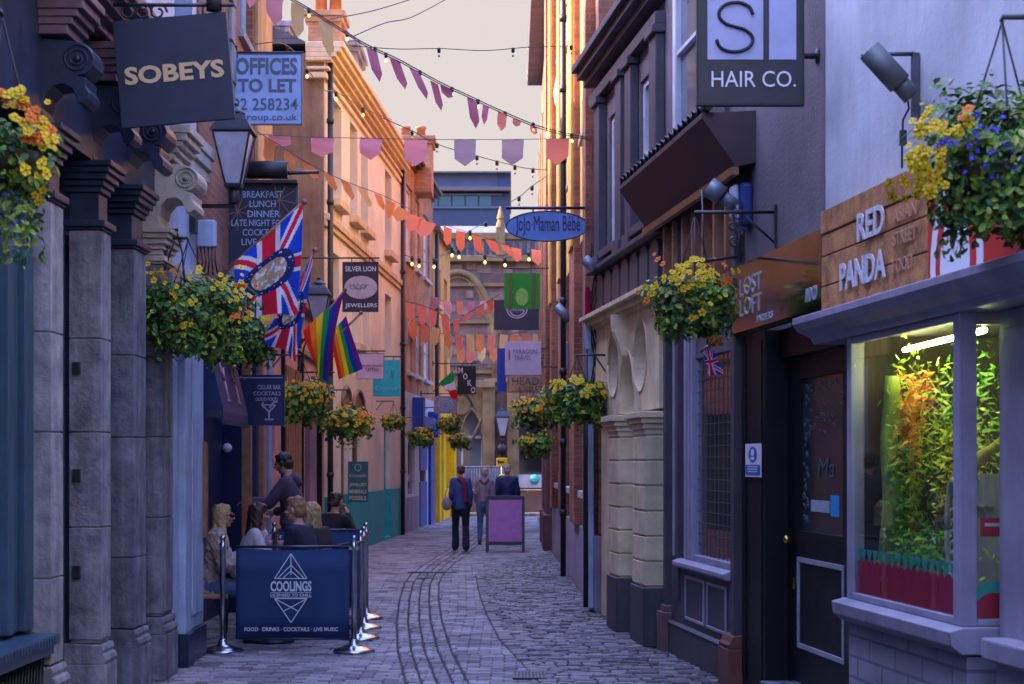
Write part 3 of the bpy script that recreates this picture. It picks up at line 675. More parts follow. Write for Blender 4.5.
# ------------------------------------------------------------------ RIGHT side
# pale rendered shop with the bay window
ps = thing('pale_shop', 'pale rendered takeaway shop with a wooden fascia and lilac bay window at the right edge', 'shop', (2.3, 9, 0))
MB().wall(RN, -14, 10.86, 2.62, 9.2, 0, .4).build('wall', M['pale_render'], ps)
MB().wall(RN, -14, 8.10, 0, 2.615, -.02, .4, [(5.0, 7.3, .95, 2.45)]).build('lower_wall', M['lilac_paint'], ps)
pil = MB(); pil.box(RN, 7.62, 8.08, -.019, .02, .0, 2.44); pil.box(RN, 7.70, 8.0, .021, .035, .5, 2.35); pil.split('pilaster', M['lilac_paint'], ps, bevel=.01)
sl2 = MB(); sl2.box(RN, 5.5, 7.95, -.019, .16, .80, .90); sl2.box(RN, 5.5, 7.92, -.019, .10, 0, .799); sl2.build('near_sill', M['lilac_paint'], ps, bevel=.012)
fas = MB()
fas.prism(RN, 6.6, 10.45, [(-.02, 2.44), (.20, 2.44), (.22, 2.48), (.30, 2.52), (.33, 2.56), (.33, 2.60), (-.02, 2.615)]); fas.build('bay_cornice', M['lilac_paint'], ps, bevel=.006)
bay = MB(); ub0, ub1 = 8.22, 9.86
bay.box(RN, 8.11, 9.88, -.02, .16, 0, .79)
bay.build('bay_base', M['brick_mauve'], ps)
bs = MB(); bs.prism(RN, 8.09, 9.93, [(-.02, .80), (.19, .80), (.24, .84), (.25, .91), (.18, .93), (-.02, .93)]); bs.build('bay_sill', M['lilac_paint'], ps, bevel=.006)
fr = MB()
fr.box(RN, 8.15, 8.235, .095, .18, .931, 2.44); fr.box(RN, 9.79, 9.86, .10, .18, .931, 2.44)
fr.box(RN, 8.236, 9.789, .13, .175, .931, .97); fr.box(RN, 8.236, 9.789, .13, .175, 2.40, 2.44)
fr.box(RN, 8.155, 8.195, -.10, .094, .931, .965); fr.box(RN, 8.155, 8.195, -.10, .094, 2.38, 2.44)
bf_ = fr.build('bay_window', M['lilac_paint'], ps, bevel=.006)
MB().box(RN, 8.236, 9.789, .150, .156, .97, 2.40).build('pane', CLEAR, bf_)
MB().box(RN, 8.170, 8.176, -.16, .094, .965, 2.38).build('pane', CLEAR, bf_)
# room behind the bay
rm = MB(); rm.box(RN, 8.0, 10.6, -1.4, -1.35, .5, 2.5); rm.box(RN, 10.55, 10.6, -1.35, -.05, .5, 2.5); rm.box(RN, 8.12, 9.86, -1.4, -.021, 2.441, 2.50); rm.box(RN, 8.24, 9.78, -1.3, .12, .9305, .945); rm.box(RN, 9.87, 9.93, -1.3, .10, .93, 2.44)
rm.build('shop_interior', mat('interior', (.055, .045, .035), .8, .3, 3.0), ps)
tb = MB(); tb.tube([RN(8.25, .02, 2.36), RN(9.7, -.10, 2.36)], .014, 8); tb.build('tube_light', mat('tube_light', (1, 1, .8), .5, 0, emit=((.95, 1.0, .40), 22.0)), ps)
# stripe of scallops along the glass foot
red = mat('decal_red', (.62, .02, .05), .5, 0); grn = mat('decal_green', (.06, .45, .34), .5, 0); pur = mat('decal_purple', (.16, .015, .16), .5, 0)
dc = MB(); dc.box(RN, 8.24, 9.785, .141, .1425, .972, 1.15, 2); dc.box(RN, 8.24, 9.785, .145, .149, .972, 1.064, 0)
k = 0; u = 8.27
while u < 9.72:
    for (w_, z0, z1, mi, off) in ((.045, 1.06, 1.17, 0, 0), (.03, 1.10, 1.235, 1, .048)):
        uc = u+off; pts = [(uc-w_, z0)]+[(uc+w_*math.cos(PI-PI*j/8), z1-.05+.05*math.sin(PI*j/8)) for j in range(9)]+[(uc+w_, z0)]
        if mi == 1: pts = [(uc-w_*1.3, z1-.01)]+[(uc-w_*1.3+2.6*w_*j/8, z1-.01-.07*math.sin(PI*j/8)) for j in range(9)]
        dc.plate(RN, .1455-.0012*mi, .1485-.0012*mi, pts, mi)
    u += .096
dc.build('red_frieze', [red, grn, pur], ps)
dc = MB()
for cx_, r_, mi in ((.0, .11, 0), (-.085, .075, 2), (.085, .075, 2), (0.0, .16, 1)):
    n0 = -.0+cx_; pts = [(n0+r_*math.cos(PI*j/14), .97+r_*1.1*math.sin(PI*j/14)) for j in range(15)]
    dc.prism(lambda u, n, z: RN(u, n, z), 8.181+(.004 if mi == 1 else (.002 if mi == 2 else 0)), 8.183+(.004 if mi == 1 else (.002 if mi == 2 else 0)), pts, mi)
dc.build('side_frieze', [red, grn, pur], ps)

# door bay between the pale shop and the tiled shop
ds = thing('black_shopfront', 'black painted shopfront with a half glazed door and a blue notice', 'shop', (1.9, 11.8, 0))
MB().wall(RN, 10.87, 12.86, 3.2, 8.2, 0, .4).build('upper_wall', M['grey_mauve'], ds)
bk = MB(); bk.box(RN, 12.22, 12.86, -.3, .02, 0, 2.67); bk.box(RN, 10.3, 10.87, -.3, -.12, 0, 2.67); bk.box(RN, 10.87, 12.219, -.3, -.08, 2.46, 2.67); bk.build('frame', M['black_paint'], ds, bevel=.008)
pn = MB(); pn.box(RN, 12.3, 12.34, .021, .03, .1, 2.6); pn.box(RN, 12.76, 12.82, .021, .035, .1, 2.6); pn.build('moulding', M['black_paint'], ds)
dd = MB(); dd.wall(RN, 10.6, 12.21, .17, 2.45, -.14, .05, [(10.95, 11.93, 1.24, 2.3)]); door = dd.build('door', M['black_paint'], ds, bevel=.004)
MB().box(RN, 10.95, 11.93, -.17, -.164, 1.24, 2.3).build('pane', mat('door_glass', (.045, .06, .07), .12, .6, 9.0, spec=.8), door)
ml = MB()
for a, b, c, d in ((10.9, 11.94, .42, .455), (10.9, 11.94, 1.02, 1.055), (11.905, 11.94, .455, 1.02), (10.9, 10.935, .455, 1.02)): ml.box(RN, a, b, -.139, -.125, c, d)
ml.build('panel_moulding', mat('grey_moulding', (.34, .34, .40), .5, .1, 5), door, bevel=.003)
kn = MB(); kn.lathe(RN(12.06, -.135, 1.17), [(.014, 0), (.014, .02), (.03, .032), (.034, .05), (.024, .066), (.002, .072)], 16, axis=Matrix.Rotation(-PI/2, 3, 'Y')); kn.build('door_knob', M['brass'], door)
kn = MB(); kn.box(RN, 12.045, 12.075, -.139, -.13, .82, .90); kn.build('keyhole_plate', M['brass'], door)
tx = text('Ma', mat('etch', (.07, .085, .11), .6, 0), door, RN(11.55, -.158, 1.62), Vector((.119, -1, 0)), (0, 0, 1), .36, .13, 0, .001, shear=.3)
et = MB(); rr = random.Random(5)
for k in range(70):
    u = rr.choice([rr.uniform(11.78, 11.9), rr.uniform(10.98, 11.9)]); z = rr.uniform(1.9, 2.27) if u < 11.78 else rr.uniform(1.3, 2.27); r_ = rr.uniform(.012, .03)
    pts = [RN(u+r_*math.cos(a*.7), -.161, z+r_*math.sin(a*.7)*(1-.07*a)) for a in range(8)]; et.tube(pts, .0025, 4)
et.split('etched_swirl', mat('etch_dim', (.13, .15, .17), .6, 0), door)
stn = MB(); stn.box(RN, 11.3, 11.72, -.163, -.160, 1.38, 1.46, 0); stn.box(RN, 11.1, 11.28, -.163, -.160, 1.36, 1.5, 1); stn.build('sticker', [mat('sticker_white', (.45, .55, .6), .5, .3, 40), mat('sticker_blue', (.02, .28, .6), .5, 0)], door)
sp_ = MB(); sp_.box(RN, 10.5, 12.219, -.3, .06, 0, .15); sp_.build('door_step', M['stone_dark'], ds, bevel=.01)
fb = MB(); fb.box(RN, 10.87, 12.86, .0, .05, 2.675, 3.19); fb.build('fascia', M['iron'], ds)
# notice (blue pictogram)
nt_ = thing('notice', 'small white and blue notice with a round pictogram on the black shopfront', 'notice', RN(12.5, .03, 1.6))
MB().box(RN, 12.28, 12.72, .0305, .036, 1.61, 1.855).build('board', M['white'], nt_)
nb = MB(); nb.box(RN, 12.30, 12.70, .0365, .039, 1.625, 1.70); c = RN(12.52, .038, 1.775)
nb.plate(RN, .0365, .039, [(12.50+.115*math.cos(2*PI*j/20), 1.775+.058*math.sin(2*PI*j/20)) for j in range(20)])
nb.build('blue_field', mat('notice_blue', (.02, .12, .50), .5, 0), nt_)
nb = MB(); nb.plate(RN, .0395, .041, [(12.50+.05*math.cos(2*PI*j/12), 1.79+.026*math.sin(2*PI*j/12)) for j in range(12)]); nb.box(RN, 12.45, 12.55, .0395, .041, 1.735, 1.757)
for k in range(3): nb.box(RN, 12.36, 12.64, .0395, .0405, 1.682-.018*k, 1.689-.018*k)
nb.build('pictogram', M['white'], nt_)

# mauve shop with barred window and maroon canopy board
ms = thing('mauve_shop', 'dark mauve shop with a leaded display window and a slanted maroon canopy board', 'shop', (1.6, 14.3, 0))
uA, uB = 12.87, 15.72
MB().wall(RN, uA, uB, 2.6, 6.75, 0, .35, [(14.15, 15.35, 4.45, 6.3)]).build('wall', M['grey_mauve'], ms)
w_ = window(RN, 14.15, 15.35, 4.45, 6.3, .02, ms, M['white_paint'], M['glass_mid'], 1, 2, .12, .10, sill=M['white_paint'])
w2 = MB(); w2.box(RN, 13.35, 14.13, .0005, .035, 4.4, 6.6); w2.build('painted_panel', M['dark_mauve'], ms)
pA = MB(); pA.box(RN, 12.88, 13.0, -.02, .08, .35, 3.9); pA.box(RN, 15.45, 15.56, -.02, .06, .2, 3.9); pA.box(RN, 14.98, 15.1, -.02, .05, .5, 3.9); pA.box(RN, 15.57, 15.71, -.2, .0, .0, 3.9); pA.split('pilaster', M['dark_mauve'], ms, bevel=.008)
pB = MB(); pB.box(RN, 13.01, 13.12, -.02, .05, .35, 3.9); pB.split('timber_post', M['wood_trim'], ms, bevel=.006)
pC = MB(); pC.box(RN, 12.86, 13.18, -.02, .13, 0, .30); pC.prism(RN, 12.865, 13.17, [(-.02, .301), (.12, .301), (.13, .33), (.11, .35), (.09, .40), (-.02, .41)]); pC.build('pilaster_base', mat('dark_terracotta', (.20, .065, .045), .7, .3, 8), ms, bevel=.008)
pC = MB(); pC.box(RN, 15.36, 15.62, -.02, .11, 0, .36); pC.box(RN, 15.39, 15.6, -.02, .08, .361, .42); pC.build('pilaster_base', mat('brown_base', (.18, .10, .10), .7, .3, 5), ms, bevel=.008)
sr = MB(); sr.box(RN, 13.19, 15.35, -.1, .03, .30, .80); sr.box(RN, 13.19, 15.35, -.1, .06, 0, .26); sr.prism(RN, 13.19, 15.35, [(-.1, .261), (.06, .261), (.07, .28), (.03, .3), (-.1, .3)]); sr.build('stall_riser', M['dark_mauve'], ms, bevel=.006)
pn = MB()
for a, b in ((13.3, 13.95), (14.05, 14.75)):
    for q in ((a, b, .36, .385), (a, b, .715, .74), (a, a+.025, .385, .715), (b-.025, b, .385, .715)): pn.box(RN, q[0], q[1], .031, .045, q[2], q[3])
pn.build('panel_moulding', M['lilac_paint'], ms, bevel=.003)
s3 = MB(); s3.prism(RN, 13.14, 15.0, [(-.1, .801), (.08, .801), (.10, .82), (.10, .85), (.04, .875), (-.1, .875)]); s3.build('sill', M['lilac_paint'], ms, bevel=.004)
wf = MB()
for a, b in ((13.15, 13.2), (14.50, 14.57), (14.62, 14.70), (14.75, 14.85)): wf.box(RN, a, b, -.06, .03, .876, 2.98)
wf.box(RN, 13.2, 14.5, -.06, .02, .876, .93); wf.box(RN, 13.2, 14.5, -.06, .02, 2.93, 2.98); wf.box(RN, 15.15, 15.2, -.06, .02, .876, 2.98); wf.box(RN, 15.3, 15.36, -.06, .02, .876, 2.98)
wf = wf.build('shop_window', M['lilac_paint'], ms, bevel=.005)
MB().box(RN, 13.2, 14.5, -.03, -.024, .93, 2.93).build('pane', CLEAR, wf)
MB().box(RN, 14.85, 15.15, -.03, -.024, .93, 2.93).build('pane', M['glass_mid'], wf)
lt = MB()
for k in range(1, 9): lt.box(RN, 13.2+k*.144, 13.207+k*.144, -.023, -.017, .93, 2.93)
for k in range(1, 22): lt.box(RN, 13.2, 14.5, -.0165, -.012, .93+k*.092, .9355+k*.092)
lt.build('glazing_bars', M['lead'], wf)
bkk = MB(); bkk.box(RN, 13.1, 15.3, -.62, -.55, .5, 3.0); bkk.box(RN, 13.19, 14.9, -.54, -.065, .5, .9); bkk.box(RN, 14.53, 14.6, -.54, -.065, .9, 3.0); bkk.build('window_back', mat('window_back', (.20, .10, .08), .7, .6, 2.5, col2=(.02, .06, .07)), ms)
cp = MB(); cp.prism(RN, 12.55, 15.9, [(-.05, 3.94), (.15, 3.90), (.40, 4.26), (.40, 4.30), (-.05, 4.32)]); can = cp.build('canopy_board', M['maroon'], ms, bevel=.004)
ct = MB(); ct.prism(RN, 12.54, 15.91, [(.13, 3.84), (.18, 3.84), (.185, 3.898), (.13, 3.898)]); ct.build('canopy_trim', M['wood_trim'], can)
rl = MB(); rl.tube([RN(12.5, .36, 4.34), RN(15.92, .36, 4.34)], .035, 8)
for k in range(20): 
    u = 12.6+k*.165; rl.tube([RN(u, .33, 4.30+.02*math.sin(k*3)), RN(u+.05, .41, 4.36), RN(u+.1, .38, 4.28)], .012, 5)
rl.build('canopy_roll', M['iron'], can)
bm_ = MB(); bm_.box(RN, 12.88, 15.7, .0005, .12, 3.0, 3.12); bm_.box(RN, 12.88, 15.7, .0005, .05, 3.121, 3.2)
for k in range(7): bm_.box(RN, 13.1+k*.38, 13.16+k*.38, .0005, .09, 3.201, 3.85)
bm_.build('transom', M['wood_trim'], ms, bevel=.006)

# cream arched shop front
cs_ = thing('arched_shop', 'cream stone shopfront with oval windows and rusticated pillars, purple storey above', 'shop', (1.3, 17.5, 0))
u0, u1 = 15.74, 19.32
def ell(uc, zc, ru, rz, k=24): return [(uc+ru*math.cos(2*PI*j/k), zc+rz*math.sin(2*PI*j/k)) for j in range(k)]
MB().wall(RN, u0, u1, 2.22, 3.22, .06, .3, [(16.3, 16.95, 2.42, 3.12), (17.75, 18.45, 2.42, 3.12), (16.98, 17.7, 2.2, 2.85)]).build('wall', M['warm_cream'], cs_)
# spandrels that round the openings off
sp = MB()
def round_open(mb, ua_, ub_, za, zb, n, th):
    uc, zc, ru, rz = (ua_+ub_)/2, (za+zb)/2, (ub_-ua_)/2, (zb-za)/2
    for sx in (-1, 1):
        for sz in (-1, 1):
            arc = [(uc+sx*ru*math.cos(a*PI/16), zc+sz*rz*math.sin(a*PI/16)) for a in range(9)]
            mb.plate(RN, n-th, n, [(uc+sx*ru, zc+sz*rz)]+arc)
round_open(sp, 16.3, 16.95, 2.42, 3.12, .0605, .29); round_open(sp, 17.75, 18.45, 2.42, 3.12, .0605, .29)
for sx in (-1, 1):
    sp.plate(RN, -.23, .0605, [(17.34+sx*.36, 2.85)]+[(17.34+sx*.36*math.cos(a*PI/16), 2.45+.4*math.sin(a*PI/16)) for a in range(9)])
sp.build('spandrel', M['warm_cream'], cs_)
rg = MB()
for uc in (16.625, 18.1):
    pts = [RN(uc+  .335*math.cos(2*PI*j/28), .062, 2.77+.36*math.sin(2*PI*j/28)) for j in range(29)]; rg.tube(pts, .012, 6)
pts = [RN(17.34+.37*math.cos(PI*j/16), .062, 2.45+.41*math.sin(PI*j/16)) for j in range(17)]; rg.tube(pts, .014, 6)
rg.prism(RN, 17.26, 17.42, [(.06, 2.8), (.12, 2.8), (.2, 3.05), (.22, 3.22), (.06, 3.22)])
rg.build('surround', M['warm_cream'], cs_)
gl = MB(); gl.box(RN, 16.2, 18.6, -.12, -.10, 2.3, 3.2); gl.build('pane', M['glass_mid'], cs_)
MB().wall(RN, u0, u1, 0, 2.2, -.02, .3, [(17.0, 17.25, .1, 2.1)]).build('lower_wall', M['warm_cream'], cs_)
for a, b in ((15.80, 16.42), (17.18, 17.72)):
    mb = MB(); z = .56
    while z < 2.0: mb.box(RN, a, b, -.019, .18, z+.008, z+.225); z += .235
    mb.box(RN, a+.015, b-.015, -.019, .165, .5, 2.02)
    p = mb.build('column', M['warm_cream'], cs_, bevel=.007)
    bs = MB(); bs.box(RN, a-.02, b+.02, -.019, .20, 0, .55); bs.build('base', M['dark_mauve'], p, bevel=.01)
    cp = MB(); cp.box(RN, a-.02, b+.02, -.019, .20, 2.03, 2.08); cp.box(RN, a-.045, b+.045, -.019, .225, 2.081, 2.13); cp.box(RN, a-.07, b+.07, -.019, .25, 2.131, 2.19); cp.build('capital', M['warm_cream'], p, bevel=.008)
cc = MB()
for d, z0_, z1_ in [(.10, 3.221, 3.26), (.16, 3.261, 3.31), (.22, 3.311, 3.36)]: cc.box(RN, u0, u1+.1, -.2, d, z0_, z1_)
cc.build('cornice', M['warm_cream'], cs_, bevel=.006)
MB().wall(RN, u0, u1, 3.361, 6.0, 0, .35, [(16.15, 16.95, 4.05, 5.5), (17.9, 18.7, 4.05, 5.5)]).build('upper_wall', M['grey_mauve'], cs_)
for a in (16.15, 17.9): window(RN, a, a+.8, 4.05, 5.5, -.03, cs_, M['white_paint'], M['glass_mid'], 1, 2, .07, sill=M['dark_mauve'])
pz = MB()
for a in (15.76, 17.0, 17.55, 18.85): 
    pz.box(RN, a, a+.32, .0005, .09, 4.02, 5.7); pz.box(RN, a-.03, a+.35, .0005, .13, 5.701, 5.78); pz.box(RN, a-.03, a+.35, .0005, .12, 3.9, 4.019)
pz.split('pilaster', M['dark_mauve'], cs_, bevel=.01)
pz = MB()
for k in range(7):
    a = 15.8+k*.5; pz.plate(RN, .0005, .06, [(a, 3.4)]+[(a+.2-.2*math.cos(PI*j/8), 3.7+.12*math.sin(PI*j/8)) for j in range(9)]+[(a+.4, 3.4)])
pz.build('parapet_panel', M['dark_mauve'], cs_, bevel=.01)
cc = MB()
for d, z0_, z1_ in [(.14, 3.85, 3.899), (.10, 5.781, 5.9), (.16, 6.001, 6.08), (.24, 6.081, 6.16), (.30, 6.161, 6.24)]: cc.box(RN, u0-(2.7 if z0_ > 5.9 else 0)*0, u1+.15, -.2, d, z0_, z1_)
cc.split('upper_cornice', M['dark_mauve'], cs_, bevel=.008)

# tall red brick building
rb = thing('red_brick_building', 'tall red brick building with sunlit upper floors, white sills and a lavender rendered base', 'building', (1.0, 27, 0))
v0, v1 = 19.36, 35
ops = [(20.6, 22.2, 1.35, 3.2), (24.2, 26.3, 1.35, 3.2), (28.2, 30.4, 1.35, 3.2), (20.6, 22.0, 5.9, 7.9), (24.3, 25.7, 5.9, 7.9), (28.0, 29.4, 5.9, 7.9), (31.8, 33.2, 5.9, 7.9), (20.6, 22.0, 8.7, 10.4), (24.3, 25.7, 8.7, 10.4), (28.0, 29.4, 8.7, 10.4)]
MB().wall(RF, v0, v1, .9, 11.4, 0, .35, ops).build('wall', M['brick_red'], rb)
for o_ in ops[:3]: window(RF, *o_, -.05, rb, M['bluewhite'], M['glass_mid'], 2, 2, .12, sill=M['white_paint'])
for o_ in ops[3:]: window(RF, *o_, -.05, rb, M['cream_paint'], M['glass_mid'], 1, 2, .1, sill=M['cream_paint'])
MB().box(RF, v0, 32.4, -.3, .05, 0, .88).build('plinth', M['lav_render'], rb, bevel=.02)
bp = MB()
for a, b in ((19.9, 20.5), (22.6, 23.9), (26.6, 27.9), (30.7, 31.6), (34.0, 34.9)): bp.box(RF, a, b, .0005, .12, .885, 11.3)
bp.split('brick_pier', M['brick_red'], rb, bevel=.008)
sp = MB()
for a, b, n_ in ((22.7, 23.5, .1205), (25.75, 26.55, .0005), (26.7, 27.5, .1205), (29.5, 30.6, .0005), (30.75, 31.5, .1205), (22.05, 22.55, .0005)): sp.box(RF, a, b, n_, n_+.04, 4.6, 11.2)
sp.split('sunlit_strip', mat('sunlit_gold', (.90, .54, .10), .8, .2, 3.0, .3), rb, bevel=.01)  # gold of the sunlit upper wall is put into the strip colour
cc = MB(); cc.box(RF, v0, v1, -.3, .25, 11.4, 11.6); cc.build('eaves', M['cream_paint'], rb, bevel=.01)
hd = MB()
for o_ in ops[3:]: hd.prism(RF, o_[0]-.1, o_[1]+.1, [(.0005, o_[3]), (.10, o_[3]), (.14, o_[3]+.22), (.0005, o_[3]+.22)])
hd.split('lintel', M['cream_paint'], rb, bevel=.008)
pp = MB(); pp.tube([RF(24.05, .2, .1), RF(24.05, .2, 11.2)], .04, 10)
for z in range(1, 11): pp.lathe(RF(24.05, .2, z), [(.052, -.05), (.052, .05)], 10)
pp.build('drainpipe', M['iron'], rb); pp = MB(); pp.tube([RF(19.55, .12, .05), RF(19.55, .12, 3.3)], .045, 10); pp.build('drainpipe', M['iron'], rb)
pp = MB(); pp.box(RF, 19.4, 19.8, .0505, .11, .05, 3.2); pp.build('blue_board', M['bluewhite'], rb, bevel=.01)
vt = MB(); vt.box(RF, 27.0, 27.6, .0505, .055, .3, .55); vt.build('vent', M['ink_black'], rb)
# projecting gutter/eaves further along
ev = thing('slate_eaves_house', 'tiled eaves and gutter of the house beyond the brick building', 'house', (.9, 40, 0))
MB().wall(lambda u, n, z: (0.80-n, u, z), 35.05, 46, 0, 11.9, 0, .35, [(37, 38.2, 4.5, 6.5), (41, 42.2, 4.5, 6.5)]).build('wall', M['brick_red'], ev)
rfm = MB(); rfm.prism(lambda u, n, z: (0.80-n, u, z), 35.0, 46.2, [(.38, 11.95), (.42, 12.1), (-3, 14.5), (-3, 11.95)]); rfm.build('roof', M['slate'], ev)
qq = MB()
for k in range(8): qq.box(lambda u, n, z: (0.80-n, u, z), 35.5+k*1.2, 36.1+k*1.2, .0005, .10 if k % 2 else .14, 4.2, 9.5)
qq.split('brick_pier', M['brick_brown'], ev)
# dark red stone piers at street level at the far end
dp_ = MB()
for a in (33.0, 34.4, 36.5): dp_.box(lambda u, n, z: (0.80-n, u, z), a, a+.5, -.05, .14, 0, 2.6); dp_.box(lambda u, n, z: (0.80-n, u, z), a-.08, a+.58, -.05, .2, 0, .7)
dp_.split('stone_pier', mat('pier_stone', (.22, .09, .10), .6, .3, 4), ev, bevel=.02)

for o_, u0_, u1_, z1_, nm_ in ((cb, 29.6, 40.2, 8.7, 'cream'), (bh, 40.35, 48.1, 9.1, 'brick'), (oh, 48.2, 53.6, 8.3, 'ochre')):
    x = MB(); x.add([LF(u0_, -.4, 0), LF(u1_, -.4, 0), (-13, u1_, 0), (-13, u0_, 0), LF(u0_, -.4, z1_), LF(u1_, -.4, z1_), (-13, u1_, z1_), (-13, u0_, z1_)], [(0,1,2,3),(4,7,6,5),(0,4,5,1),(1,5,6,2),(2,6,7,3),(3,7,4,0)]); x.build('rear_block', M['gable'], o_)  # deep blocks behind the fronts, added to shade the church
x = MB(); x.wbox((-9.5, 50, 6.25), (9, 8, 12.5)); x.wbox((-12.2, 50, 13.7), (8, 7, 2.38)); settag(x.build('rear_shade_block', M['gable']), 'tall plain unseen block added behind the ochre house to shade the church', 'house')  # unseen blocker, added to keep sun off the church and its parapet
x = MB(); x.wbox((-15, 66, 5.5), (10, 12, 11)); settag(x.build('corner_shade_block', M['brick_brown']), 'plain unseen brick block added on the far corner left of the church against the sun', 'house')  # unseen as well, added to block sun on the church front
x = MB(); x.wbox((8.6, 32, 5), (14, 25, 10)); x.build('rear_block', M['brick_brown'], rb)

# ------------------------------------------------------------------ church at the end
def CH(u, n, z): return (u, 62.0-n, z)      # u = X, n towards the viewer
ch = thing('church', 'reddish stone church with tan arches, slate roof and parapet closing the street', 'church', (-1, 62, 0))
pu = 62/F
def cu(x): return (x-CX)*pu
def cz(y): return EYE+(CY-y)*pu
ss_ = MB().wall(CH, -9, 8, 0, cz(262), 0, .8, [(cu(440), cu(482), cz(503), cz(390)), (cu(519), cu(543), cz(492), cz(415))]); rs_ = random.Random(6)
for k in range(90):                                         # odd patched stones, part of the wall
    X_ = rs_.uniform(cu(430), cu(560)); z_ = rs_.uniform(cz(378), cz(266)); w__ = rs_.uniform(.25, .55)
    if not any(abs(z_+.14-cz(q)) < .24 for q in (372, 322, 285)): ss_.box(CH, X_, X_+w__, -.01, .012+k*.0004, z_, z_+.28, 1)
ss_.build('wall', [M['red_stone'], mat('patch_stone', (.34, .22, .17), .9, .4, 1.5, .4)], ch, recalc=True)
def garch(mb, uc, hw, zs, za, n, r, legs=None):
    """pointed arch moulding"""
    h = za-zs; Rr = (hw*hw+h*h)/(2*hw); pts = []
    for sgn in (1, -1):
        arc = []
        amax = math.asin(min(1, h/Rr))
        for k in range(13):
            a = amax*k/12; arc.append(CH(uc+sgn*(hw-Rr+Rr*math.cos(a)), n, zs+Rr*math.sin(a)))
        if legs is not None: arc = [CH(uc+sgn*hw, n, legs)]+arc
        mb.tube(arc, r, 6)
am = MB(); am.tube([CH(cu(495), .05, cz(392))]+[CH(cu(458)+37*pu*math.cos(PI*k/20), .05, cz(345)+73*pu*math.sin(PI*k/20)) for k in range(21)], .13, 8); am.tube([CH(cu(458)+33*pu*math.cos(PI*k/20), .0, cz(345)+68*pu*math.sin(PI*k/20)) for k in range(21)], .07, 8); am.build('blind_arch', M['tan_stone'], ch)
pr = MB()
for a, b in ((483, 495), (507, 519), (543, 549)): pr.box(CH, cu(a), cu(b), .0005, .3, 0.5, cz(383))
pr.box(CH, cu(436), cu(495), .3005, .42, cz(388), cz(381)); pr.box(CH, cu(484), cu(549), .0005, .25, cz(383)+.001, cz(379))
pr.split('buttress', M['tan_stone'], ch, bevel=.02)
tr = MB(); uc = cu(461)
tr.plate(CH, -.35, -.3, [(cu(438), cz(505)), (cu(485), cz(505)), (cu(485), cz(388)), (cu(438), cz(388))]); gw = tr.build('window', M['glass_mid'], ch)
tr = MB(); garch(tr, uc, 22*pu, cz(437), cz(385), -.05, .09); 
for s in (-1, 1): garch(tr, uc+s*11*pu, 11*pu, cz(437), cz(408), -.05, .05)
tr.lathe(CH(uc, -.05, cz(406)), [(.28, -.05), (.36, -.05), (.36, .05), (.28, .05)], 20, axis=Matrix.Rotation(PI/2, 3, 'X'))
for s in (-1, 1):
    pts = [CH(uc+s*(11+16*math.sin(t*PI/2*k/8 if False else PI/2*k/8))*pu, .0, cz(440-52*(k/8))) for t in (1,) for k in range(9)]; tr.tube(pts, .06, 6)
    tr.plate(CH, -.2, .05, [(uc+s*23.5*pu, cz(440)), (uc+s*23.5*pu, cz(386)), (uc+s*3*pu, cz(386)), (uc+s*12*pu, cz(396)), (uc+s*20*pu, cz(415))])
tr.build('tracery', M['tan_stone'], gw)
wm = MB()
for x in (444, 462, 482): wm.box(CH, cu(x)-.035, cu(x)+.035, -.28, -.2, cz(503), cz(440))
for y in (437, 478): wm.box(CH, cu(440), cu(484), -.27, -.19, cz(y)-.05, cz(y)+.05)
wm.build('glazing_bars', M['white_paint'], gw)
w2 = MB(); w2.plate(CH, -.35, -.3, [(cu(517), cz(494)), (cu(545), cz(494)), (cu(545), cz(412)), (cu(517), cz(412))]); w2 = w2.build('window', M['glass_dark'], ch)
wm = MB(); wm.box(CH, cu(519), cu(543), -.28, -.2, cz(481), cz(475)); wm.box(CH, cu(519), cu(543), -.28, -.2, cz(442), cz(439)); wm.build('glazing_bars', M['white_paint'], w2)
pt = MB(); pt.box(CH, -9, 8, -.8, .25, cz(262)+.001, cz(256)); pt.box(CH, -9, 8, -.3, .2, cz(240), cz(233))
for k in range(26):
    x = 436+k*7.6; pt.box(CH, cu(x), cu(x+2.6), -.2, .12, cz(256)+.001, cz(240)-.001)
pt.build('balustrade', M['tan_stone'], ch, bevel=.02)
sc_ = MB()
for y_ in (372, 322, 285): sc_.box(CH, -9, 8, .0005, .10, cz(y_)-.06, cz(y_)+.06)
sc_.split('string_course', M['tan_stone'], ch, bevel=.01)
cl = MB(); cl.plate(CH, -1.6, -1.5, [(-9, cz(262)), (8, cz(262)), (8, cz(228)), (-9, cz(228))]); cl.build('clerestory', mat('blue_pane', (.06, .10, .20), .3, .4, 2), ch)
rf = MB(); rf.add([(-9, 63.4, cz(232)), (8, 63.4, cz(232)), (8, 67, cz(207)), (-9, 67, cz(207))], [(0, 1, 2, 3)]); rf.build('roof', M['slate'], ch, recalc=False)
pn = MB(); pn.box(CH, cu(496), cu(505), -.4, .3, cz(256), cz(228)); pn.lathe(CH(cu(500.5), 0, cz(228)), [(.2, 0), (.1, .3), (.14, .35), (.1, .5), (.05, .7), (.01, .8)], 8); pn.build('pinnacle', M['tan_stone'], ch, bevel=.02)
